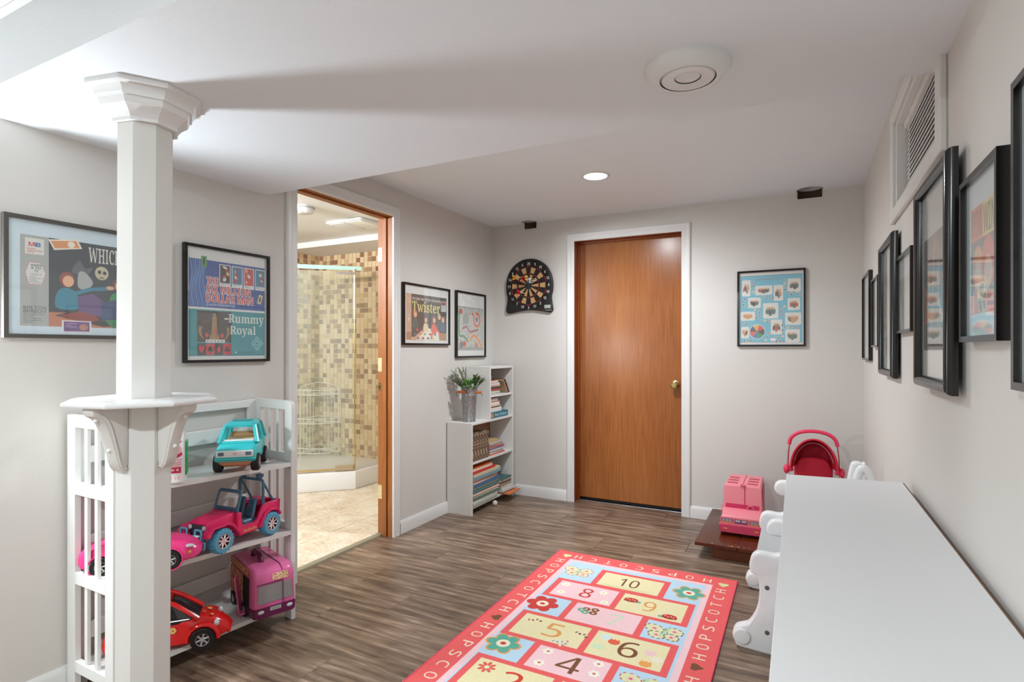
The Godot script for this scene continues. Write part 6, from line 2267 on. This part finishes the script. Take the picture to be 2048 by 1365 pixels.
	for q in [[0.215, 0.445], [0.225, 0.54], [0.42, 0.455], [0.455, 0.555], [0.39, 1.075], [0.39, 1.165], [0.605, 1.14], [0.6, 1.07]]:
		var c := Vector2(q[0], q[1]) * W
		for i in 6:
			var e := c + Vector2.from_angle(TAU * i / 6) * 9
			cv.ell(e.x, e.y, 6, 5, C(248, 242, 226), TAU * i / 6)
		cv.ell(c.x, c.y, 4, 4, C(214, 100, 80) if q[1] > 1 else C(232, 214, 120))
	for q in [[0.565, 0.47], [0.765, 0.56]]:      # ladybirds
		var c := Vector2(q[0], q[1]) * W
		cv.ell(c.x, c.y, 22, 15, C(206, 58, 48))
		cv.rect(c.x - 22, c.y + 6, 44, 5, brown)
		for i in 4:
			cv.ell(c.x - 12 + i * 8, c.y - 4 + (i % 2) * 5, 2.4, 2.4, cream)
		cv.ell(c.x + (26 if q[0] < 0.6 else -26), c.y + 6, 6, 6, aqua)
	for e in [[-14, -6, brown], [12, -12, brown], [-12, 14, aqua], [12, 10, brown], [-26, 4, aqua]]:      # small butterfly by the 7
		cv.ell(0.425 * W + e[0], 0.668 * W + e[1], 12, 11, e[2])
		cv.ell(0.425 * W + e[0], 0.668 * W + e[1], 5, 5, C(240, 190, 160))
	for i in 26:
		cv.ell(0.37 * W + i * 6.6, 0.74 * W + 8 * sin(i * 0.6), 2, 2, cream)
	for q in [[0.2, 0.868, C(150, 90, 60), -0.1], [0.435, 0.872, brown, 0.5], [0.44, 0.968, C(214, 120, 100), 2.2], [0.37, 0.985, C(150, 170, 190), 0.1]]:      # caterpillars round the 5
		for i in 8:
			var c := Vector2(q[0], q[1]) * W + Vector2(i * 5.5, 5 * sin(i * 0.9)).rotated(q[3])
			cv.ell(c.x, c.y, 4.6, 4.6, q[2] if i % 2 else cream)
	for q in [[0.565, 0.858, C(214, 232, 232)], [0.605, 0.882, C(232, 100, 72)], [0.555, 0.945, C(208, 230, 190)], [0.76, 0.9, C(240, 204, 200)], [0.795, 0.935, cream], [0.76, 0.985, C(236, 166, 90)]]:      # tulips round the 6
		var c := Vector2(q[0], q[1]) * W
		cv.ell(c.x, c.y + 3, 16, 13, q[2])
		for k in 3:
			cv.poly(PackedVector2Array([c + Vector2(-16 + k * 10.5, 2), c + Vector2(-10.5 + k * 10.5, -15), c + Vector2(-5 + k * 10.5, 2)]), q[2])
	for q in [[0.225, 1.285, C(226, 100, 80)], [0.455, 1.345, brown], [0.57, 1.3, tang], [0.77, 1.38, C(226, 100, 80)]]:
		var c := Vector2(q[0], q[1]) * W
		for i in 8:
			var e := c + Vector2.from_angle(TAU * i / 8) * 15
			cv.ell(e.x, e.y, 9, 4.5, q[2], TAU * i / 8)
		cv.ell(c.x, c.y, 6, 6, cream)
	for i in 30:
		cv.line([Vector2((0.36 + rng.randf() * 0.3) * W, 0.372 * W), Vector2((0.36 + rng.randf() * 0.3) * W, 0.345 * W)], 1.2, C(214, 216, 160))
	# woven grain: every pixel a shade off
	var im := cv.im
	cv.tex()
	var data := im.get_data()
	for i in range(0, data.size(), 3):
		var k := 0.95 + 0.1 * rng.randf()
		data[i] = mini(int(data[i] * k), 255)
		data[i + 1] = mini(int(data[i + 1] * k), 255)
		data[i + 2] = mini(int(data[i + 2] * k), 255)
	var tx := ImageTexture.create_from_image(Image.create_from_data(640, 1184, false, Image.FORMAT_RGB8, data))
	var t := thing("hopscotch_rug", "coral bordered children's rug with a hopscotch of numbers one to ten", "rug", Vector3(-0.7725, 0, -2.166))
	var m := Mb.new()
	m.prism(rrect(0.985, 1.82, 0.012), 0.0, 0.0078, Transform3D(Basis(Vector3.RIGHT, Vector3(0, 0, -1), Vector3.UP), Vector3.ZERO), 0.002)
	part("backing", m, mat("rug_edge", C(232, 86, 106), 0.9), t, 30.0)
	m = Mb.new()
	m.flat(Vector3(-0.4885, 0.0081, -0.906), Vector3(0.4885, 0.0081, -0.906), Vector3(0.4885, 0.0081, 0.906), Vector3(-0.4885, 0.0081, 0.906))
	var pile := mat("rug_pile", Color.WHITE, 0.95, {"tex": tx})
	part("pile", m, pile, t, 0.0)
	m = Mb.new()
	m.tube([Vector3(-0.489, 0.006, -0.906), Vector3(0.489, 0.006, -0.906), Vector3(0.489, 0.006, 0.906), Vector3(-0.489, 0.006, 0.906)], 0.0045, 6, true)
	part("bound_edge", m, mat("rug_edge"), t)

# ---------------------------------------------------------------- cabinet, bench, stroller and camper along the right wall
func right_side() -> void:
	var P: Material = mat("laminate")
	var t := thing("low_cabinet", "long white laminate cabinet against the right wall under the frames", "cabinet")
	var m := Mb.new()
	var down := Transform3D(Basis(Vector3.RIGHT, Vector3(0, 0, -1), Vector3.UP), Vector3.ZERO)
	m.prism(PackedVector2Array([Vector2(-0.0415, 2.26), Vector2(-0.036, 0.45), Vector2(0.314, 0.45), Vector2(0.313, 2.297)]), 0.72, 0.745, down, 0.0015)
	part("top", m, P, t, 0.0)
	m = Mb.new()
	m.prism(PackedVector2Array([Vector2(0.3132, 2.296), Vector2(0.3142, 0.45), Vector2(0.3172, 0.45), Vector2(0.3162, 2.296)]), 0.721, 0.7446, down)
	part("raw_edge", m, mat("raw_board", C(120, 84, 56), 0.8), t, 0.0)
	for z in [-2.24, -1.36, -0.47]:
		m = Mb.new()
		m.span(Vector3(-0.03, 0, z - 0.009), Vector3(0.3, 0.72, z + 0.009), 0.001)
		part("upright", m, P, t, 0.0)
	for y in [0.05, 0.38]:
		m = Mb.new()
		m.span(Vector3(-0.028, y - 0.009, -2.231), Vector3(0.3, y + 0.009, -0.479), 0.001)
		part("shelf", m, P, t, 0.0)
	m = Mb.new()
	m.span(Vector3(0.3, 0.02, -2.24), Vector3(0.304, 0.72, -0.47))
	part("back_panel", m, P, t, 0.0)
	# plastic bench
	var W: Material = mat("plastic_white")
	t = thing("plastic_bench", "white moulded plastic child's bench with scrolled side panels behind the low cabinet", "bench")
	var side := [Vector2(-0.205, 0.0), Vector2(-0.232, 0.02), Vector2(-0.241, 0.05), Vector2(-0.228, 0.08), Vector2(-0.2, 0.094), Vector2(-0.178, 0.108), Vector2(-0.152, 0.16), Vector2(-0.142, 0.22), Vector2(-0.142, 0.265), Vector2(-0.15, 0.296), Vector2(-0.17, 0.306), Vector2(-0.178, 0.335), Vector2(-0.17, 0.372), Vector2(-0.15, 0.39), Vector2(-0.12, 0.392), Vector2(-0.09, 0.39), Vector2(-0.06, 0.4), Vector2(-0.02, 0.43), Vector2(0.06, 0.45), Vector2(0.17, 0.455), Vector2(0.205, 0.62), Vector2(0.22, 0.67), Vector2(0.26, 0.67), Vector2(0.275, 0.62), Vector2(0.28, 0.1), Vector2(0.28, 0.0), Vector2(0.18, 0.0), Vector2(0.12, 0.06), Vector2(0.02, 0.06), Vector2(-0.04, 0.0)]
	var fine := spline2(side, 3)
	for z in [-2.44, -3.06]:
		m = Mb.new()
		m.prism(fine.duplicate(), z - 0.02, z + 0.03, Transform3D.IDENTITY, 0.009)
		var sp := part("side_panel", m, W, t, 40.0)
		m = Mb.new()
		m.prism(ngon(0.032, 24), z + 0.028, z + 0.038, Transform3D(Basis.IDENTITY, Vector3(-0.204, 0.048, 0)), 0.005)
		part("foot_boss", m, W, sp, 40.0)
		for y in [0.26, 0.083]:
			m = Mb.new()
			m.lathe([Vector2(0, 0), Vector2(0.009, 0), Vector2(0.0085, 0.003), Vector2(0.004, 0.004), Vector2(0.003, 0.0025), Vector2(0, 0.0025)], 14, Transform3D(Basis(Vector3.RIGHT, Vector3.BACK, Vector3.DOWN), Vector3(-0.113, y, z + 0.029)))
			part("screw", m, mat("screw", C(120, 120, 122), 0.4, {"metal": 0.8}), sp)
	m = Mb.new()
	m.span(Vector3(-0.157, 0.35, -3.05), Vector3(0.19, 0.37, -2.45), 0.006)
	part("seat", m, mat("bench_grey", C(186, 188, 190), 0.4), t, 30.0)
	m = Mb.new()
	m.span(Vector3(-0.115, 0.04, -3.05), Vector3(-0.1, 0.35, -2.46), 0.004)
	part("front_board", m, W, t, 30.0)
	for e in [[-2.77, 0.394, -0.131, 0.043], [-3.26, 0.47, -0.118, 0.04]]:
		m = Mb.new()
		var pl := PackedVector2Array()
		for i in 13:
			pl.append(Vector2(e[2] + e[3], e[1]) + Vector2.from_angle(PI / 2 + PI * i / 12) * e[3])
		pl.append(Vector2(0.26, e[1] - e[3]))
		pl.append(Vector2(0.26, e[1] + e[3]))
		m.prism(pl, e[0] - 0.025, e[0] + 0.025, Transform3D.IDENTITY, 0.009)
		part("arm_rail", m, W, t, 40.0)
	m = Mb.new()
	m.span(Vector3(0.205, 0.36, -3.3), Vector3(0.26, 0.5, -2.42), 0.012)
	part("backrest", m, W, t, 30.0)
	m = Mb.new()
	m.tube(spline([Vector3(0.185, 0.5, -2.6), Vector3(0.195, 0.62, -2.6), Vector3(0.212, 0.712, -2.6), Vector3(0.236, 0.722, -2.6), Vector3(0.258, 0.66, -2.6), Vector3(0.27, 0.5, -2.6)], 5, false), 0.016, 10)
	part("back_loop", m, W, t)
	stroller()
	platform()

func stroller() -> void:
	var Z := -3.72
	var t := thing("doll_stroller", "pink and red doll's stroller with a round hood by the back wall", "stroller", Vector3(0.075, 0, Z))
	var R: Material = mat("hood_red", C(206, 30, 58), 0.7)
	var D: Material = mat("hood_dark", C(176, 14, 46), 0.75)
	var P: Material = mat("stroller_pink", C(232, 58, 96), 0.4)
	var m := Mb.new()
	# handle: steel tube, foam on the upper bow
	m = Mb.new()
	m.tube([Vector3(-0.137, 0.5, 0), Vector3(-0.134, 0.58, 0), Vector3(-0.128, 0.64, 0)], 0.0055, 8)
	part("handle_tube", m, mat("chrome"), t)
	m = Mb.new()
	m.tube([Vector3(0.134, 0.5, 0), Vector3(0.13, 0.58, 0), Vector3(0.122, 0.645, 0)], 0.0055, 8)
	part("handle_tube", m, mat("chrome"), t)
	m = Mb.new()
	m.tube(spline([Vector3(-0.129, 0.632, 0), Vector3(-0.118, 0.672, 0), Vector3(-0.076, 0.706, 0), Vector3(0.0, 0.718, 0), Vector3(0.07, 0.706, 0), Vector3(0.108, 0.678, 0), Vector3(0.122, 0.638, 0)], 5, false), 0.0105, 12)
	part("handle_grip", m, P, t)
	# hood: shell of arches, open towards the room
	m = Mb.new()
	var rings := []
	for i in 7:
		var k := i / 6.0
		var ring := PackedVector3Array()
		var rx := 0.122 * (1.0 - 0.35 * k * k)
		var ry := 0.182 * (1.0 - 0.25 * k * k)
		for sgn in [1.0, 0.93]:
			for j in 19:
				var a := PI * j / 18
				if sgn < 1.0:
					a = PI - a
				ring.append(Vector3(cos(a) * rx * sgn, 0.495 + sin(a) * ry * sgn, 0.05 - 0.19 * k))
		rings.append(ring)
	m.loft(rings, false)
	part("hood", m, R, t, 50.0)
	m = Mb.new()
	var rim := []
	for j in 25:
		var a := PI * j / 24
		rim.append(Vector3(cos(a) * 0.121, 0.495 + sin(a) * 0.181, 0.052))
	m.tube(rim, 0.006, 8)
	part("hood_rim", m, R, t)
	m = Mb.new()
	rim = []
	for j in 19:
		var a := PI * (0.08 + 0.84 * j / 18)
		rim.append(Vector3(cos(a) * 0.104, 0.5 + sin(a) * 0.146, -0.02))
	m.tube(rim, 0.003, 6)
	part("hood_trim", m, mat("pale_trim", C(206, 150, 160), 0.5), t)
	m = Mb.new()
	m.prism(PackedVector2Array([Vector2(-0.1, 0.3), Vector2(0.1, 0.3), Vector2(0.104, 0.5), Vector2(0.08, 0.6), Vector2(0.03, 0.64), Vector2(-0.03, 0.64), Vector2(-0.08, 0.6), Vector2(-0.104, 0.5)]), -0.13, -0.115, Transform3D.IDENTITY, 0.004)
	part("hood_back", m, D, t, 30.0)
	m = Mb.new()
	m.prism(spline2([Vector2(-0.09, 0.26), Vector2(0.09, 0.26), Vector2(0.096, 0.42), Vector2(0.088, 0.51), Vector2(0.05, 0.55), Vector2(-0.05, 0.55), Vector2(-0.088, 0.51), Vector2(-0.096, 0.42)], 3), -0.075, -0.05, Transform3D.IDENTITY, 0.01)
	part("seat_back", m, R, t, 40.0)
	m = Mb.new()
	m.box(Vector3(0, 0.255, 0.02), Vector3(0.19, 0.03, 0.16), 0.01)
	part("seat", m, D, t, 30.0)
	for s in [-1.0, 1.0]:
		m = Mb.new()
		m.ball(Vector3(s * 0.142, 0.485, 0.005), Vector3(0.018, 0.03, 0.024), 14)
		m.ball(Vector3(s * 0.118, 0.487, 0.01), Vector3(0.014, 0.014, 0.014), 10)
		part("hinge_knob", m, P, t)
		m = Mb.new()
		m.tube([Vector3(s * 0.135, 0.48, 0.005), Vector3(s * 0.14, 0.06, 0.17)], 0.007, 8)
		m.tube([Vector3(s * 0.135, 0.46, 0.0), Vector3(s * 0.14, 0.06, -0.15)], 0.007, 8)
		part("leg", m, mat("chrome"), t)
		for z in [0.17, -0.15]:
			m = Mb.new()
			m.lathe([Vector2(0.0, -0.012), Vector2(0.04, -0.012), Vector2(0.05, -0.008), Vector2(0.05, 0.008), Vector2(0.04, 0.012), Vector2(0, 0.012)], 22, lying(Vector3(s * 0.155, 0.05, z)))
			part("wheel", m, P, t)

func platform() -> void:
	var t := thing("wood_platform", "low glossy brown wooden platform with chipped edges on the floor", "platform")
	var Wn: Material = mat("walnut")
	var x := -0.536
	for w in [0.228, 0.205]:
		var m := Mb.new()
		m.prism(PackedVector2Array([Vector2(0, 0), Vector2(0.0, -0.02), Vector2(w, -0.02), Vector2(w, 0.0)]), 3.333, 4.085, Transform3D(Basis(Vector3.RIGHT, Vector3.UP, Vector3(0, 0, -1)), Vector3(x, 0.092, 0)) if false else Transform3D(Basis(Vector3.RIGHT, Vector3.UP, Vector3.BACK), Vector3(x, 0.092, -7.418)), 0.004)
		part("board", m, Wn, t, 30.0)
		x += w + 0.002
	var m := Mb.new()
	m.span(Vector3(-0.446, 0, -3.4), Vector3(-0.135, 0.072, -3.378), 0.003)
	m.span(Vector3(-0.446, 0, -4.05), Vector3(-0.424, 0.072, -3.4), 0.003)
	m.span(Vector3(-0.157, 0, -4.05), Vector3(-0.135, 0.072, -3.4), 0.003)
	part("base_frame", m, mat("walnut_raw", C(170, 132, 100), 0.5, {"tex": M["oak"].albedo_texture, "scale": Vector3(1.2, 1.2, 1.2)}), t, 0.0)
	for i in 12:
		m = Mb.new()
		m.box(Vector3(-0.48 + rng.randf() * 0.36, 0.0925, -3.336 - rng.randf() * 0.03), Vector3(0.004 + rng.randf() * 0.006, 0.0012, 0.002 + rng.randf() * 0.003), 0.0, Basis(Vector3.UP, rng.randf() * 3))
		part("chip", m, mat("chip", C(206, 168, 128), 0.8), t, 0.0)
	# pink camper van
	var K: Material = mat("camper_pink", C(238, 138, 150), 0.35)
	var H: Material = mat("camper_hot", C(206, 48, 100), 0.4)
	var c := thing("toy_camper", "pale pink toy camper van with roof vents on the wooden platform", "toy camper", Vector3(-0.305, 0.092, -3.735))
	part("body", body([[-0.2, 0.11, 0.1, 0.05, 0.285, 0.01, 0.012], [0.075, 0.112, 0.103, 0.05, 0.285, 0.01, 0.012], [0.1, 0.112, 0.105, 0.05, 0.275, 0.01, 0.012], [0.118, 0.113, 0.108, 0.05, 0.165, 0.01, 0.008]]), K, c, 30.0)
	part("nose", body([[0.05, 0.118, 0.11, 0.03, 0.155, 0.01, 0.01], [0.13, 0.12, 0.11, 0.03, 0.145, 0.01, 0.01], [0.195, 0.12, 0.104, 0.03, 0.122, 0.01, 0.008], [0.205, 0.118, 0.114, 0.03, 0.112, 0.012, 0.008]]), K, c, 30.0)
	m = Mb.new()
	m.prism(PackedVector2Array([Vector2(-0.095, 0.14), Vector2(0.095, 0.14), Vector2(0.093, 0.172), Vector2(-0.093, 0.172)]), 0.116, 0.1195)
	part("windscreen_opening", m, H, c, 0.0)
	m = Mb.new()
	m.tube([Vector3(0.012, 0.28, 0.101), Vector3(0.012, 0.16, 0.1205)], 0.0022, 6)
	m.tube([Vector3(0.0, 0.2865, 0.095), Vector3(0.0, 0.2865, -0.19)], 0.0018, 6)
	part("seam", m, H, c)
	m = Mb.new()
	m.box(Vector3(0.002, 0.282, 0.098), Vector3(0.03, 0.012, 0.02), 0.002)
	part("roof_latch", m, mat("camper_mid", C(224, 96, 118), 0.4), c, 0.0)
	for s in [-1.0, 1.0]:
		for i in 3:
			m = Mb.new()
			m.box(Vector3(s * 0.057 - 0.004, 0.2855, 0.055 - i * 0.075), Vector3(0.058, 0.004, 0.03), 0.001)
			part("roof_vent", m, mat("camper_vent", C(188, 62, 84), 0.5), c, 0.0)
		m = Mb.new()
		m.span(Vector3(s * 0.1065 - 0.002, 0.12, -0.17), Vector3(s * 0.1065 + 0.002, 0.25, 0.04), 0.001)
		part("side_window", m, mat("camper_mid"), c, 0.0)
		m = Mb.new()
		m.tube([Vector3(s * 0.121, 0.15, 0.075), Vector3(s * 0.124, 0.115, 0.09)], 0.004, 6)
		part("mirror", m, K, c)
	m = Mb.new()
	m.tube(bend([Vector3(0.028, 0.15, 0.124), Vector3(0.034, 0.17, 0.124), Vector3(0.058, 0.17, 0.124), Vector3(0.064, 0.15, 0.124)], 0.012), 0.0028, 6)
	part("steering_wheel", m, K, c)
	var cv := Cv.new(240, 40, C(232, 110, 130))
	for q in [[4, 66], [82, 76], [172, 64]]:
		cv.rect(q[0], 4, q[1], 32, C(84, 74, 92))
		if q[1] < 70:
			cv.rect(q[0], 26, q[1], 10, C(228, 146, 84))
			for i in 3:
				cv.rect(q[0] + 4 + i * 20, 7, 16, 16, C(176, 176, 186))
		else:
			cv.rect(q[0] + 5, 8, 28, 12, C(206, 202, 208))
			cv.rect(q[0] + 42, 8, 28, 12, C(206, 202, 208))
			cv.rect(q[0], 24, q[1], 12, C(140, 70, 108))
	m = Mb.new()
	m.flat(Vector3(-0.112, 0.104, 0.2062), Vector3(0.112, 0.104, 0.2062), Vector3(0.112, 0.074, 0.2062), Vector3(-0.112, 0.074, 0.2062))
	part("lamp_sticker", m, printed("camper_front", cv, 0.3), c, 0.0)
	part("bumper", body([[0.17, 0.122, 0.124, 0.02, 0.068, 0.01, 0.004], [0.2, 0.122, 0.124, 0.02, 0.068, 0.01, 0.004], [0.212, 0.116, 0.12, 0.022, 0.066, 0.012, 0.004]]), mat("camper_bumper", C(208, 66, 102), 0.35), c, 30.0)
	m = Mb.new()
	for x2 in [-0.085, 0.085]:
		m.box(Vector3(x2, 0.044, 0.2115), Vector3(0.022, 0.006, 0.003), 0.001)
	part("fog_lamp", m, mat("amber"), c, 0.0)
	wheels4(c, 0.108, 0.12, -0.13, 0.036, 0.024, mat("rubber"), mat("silver"), 5)
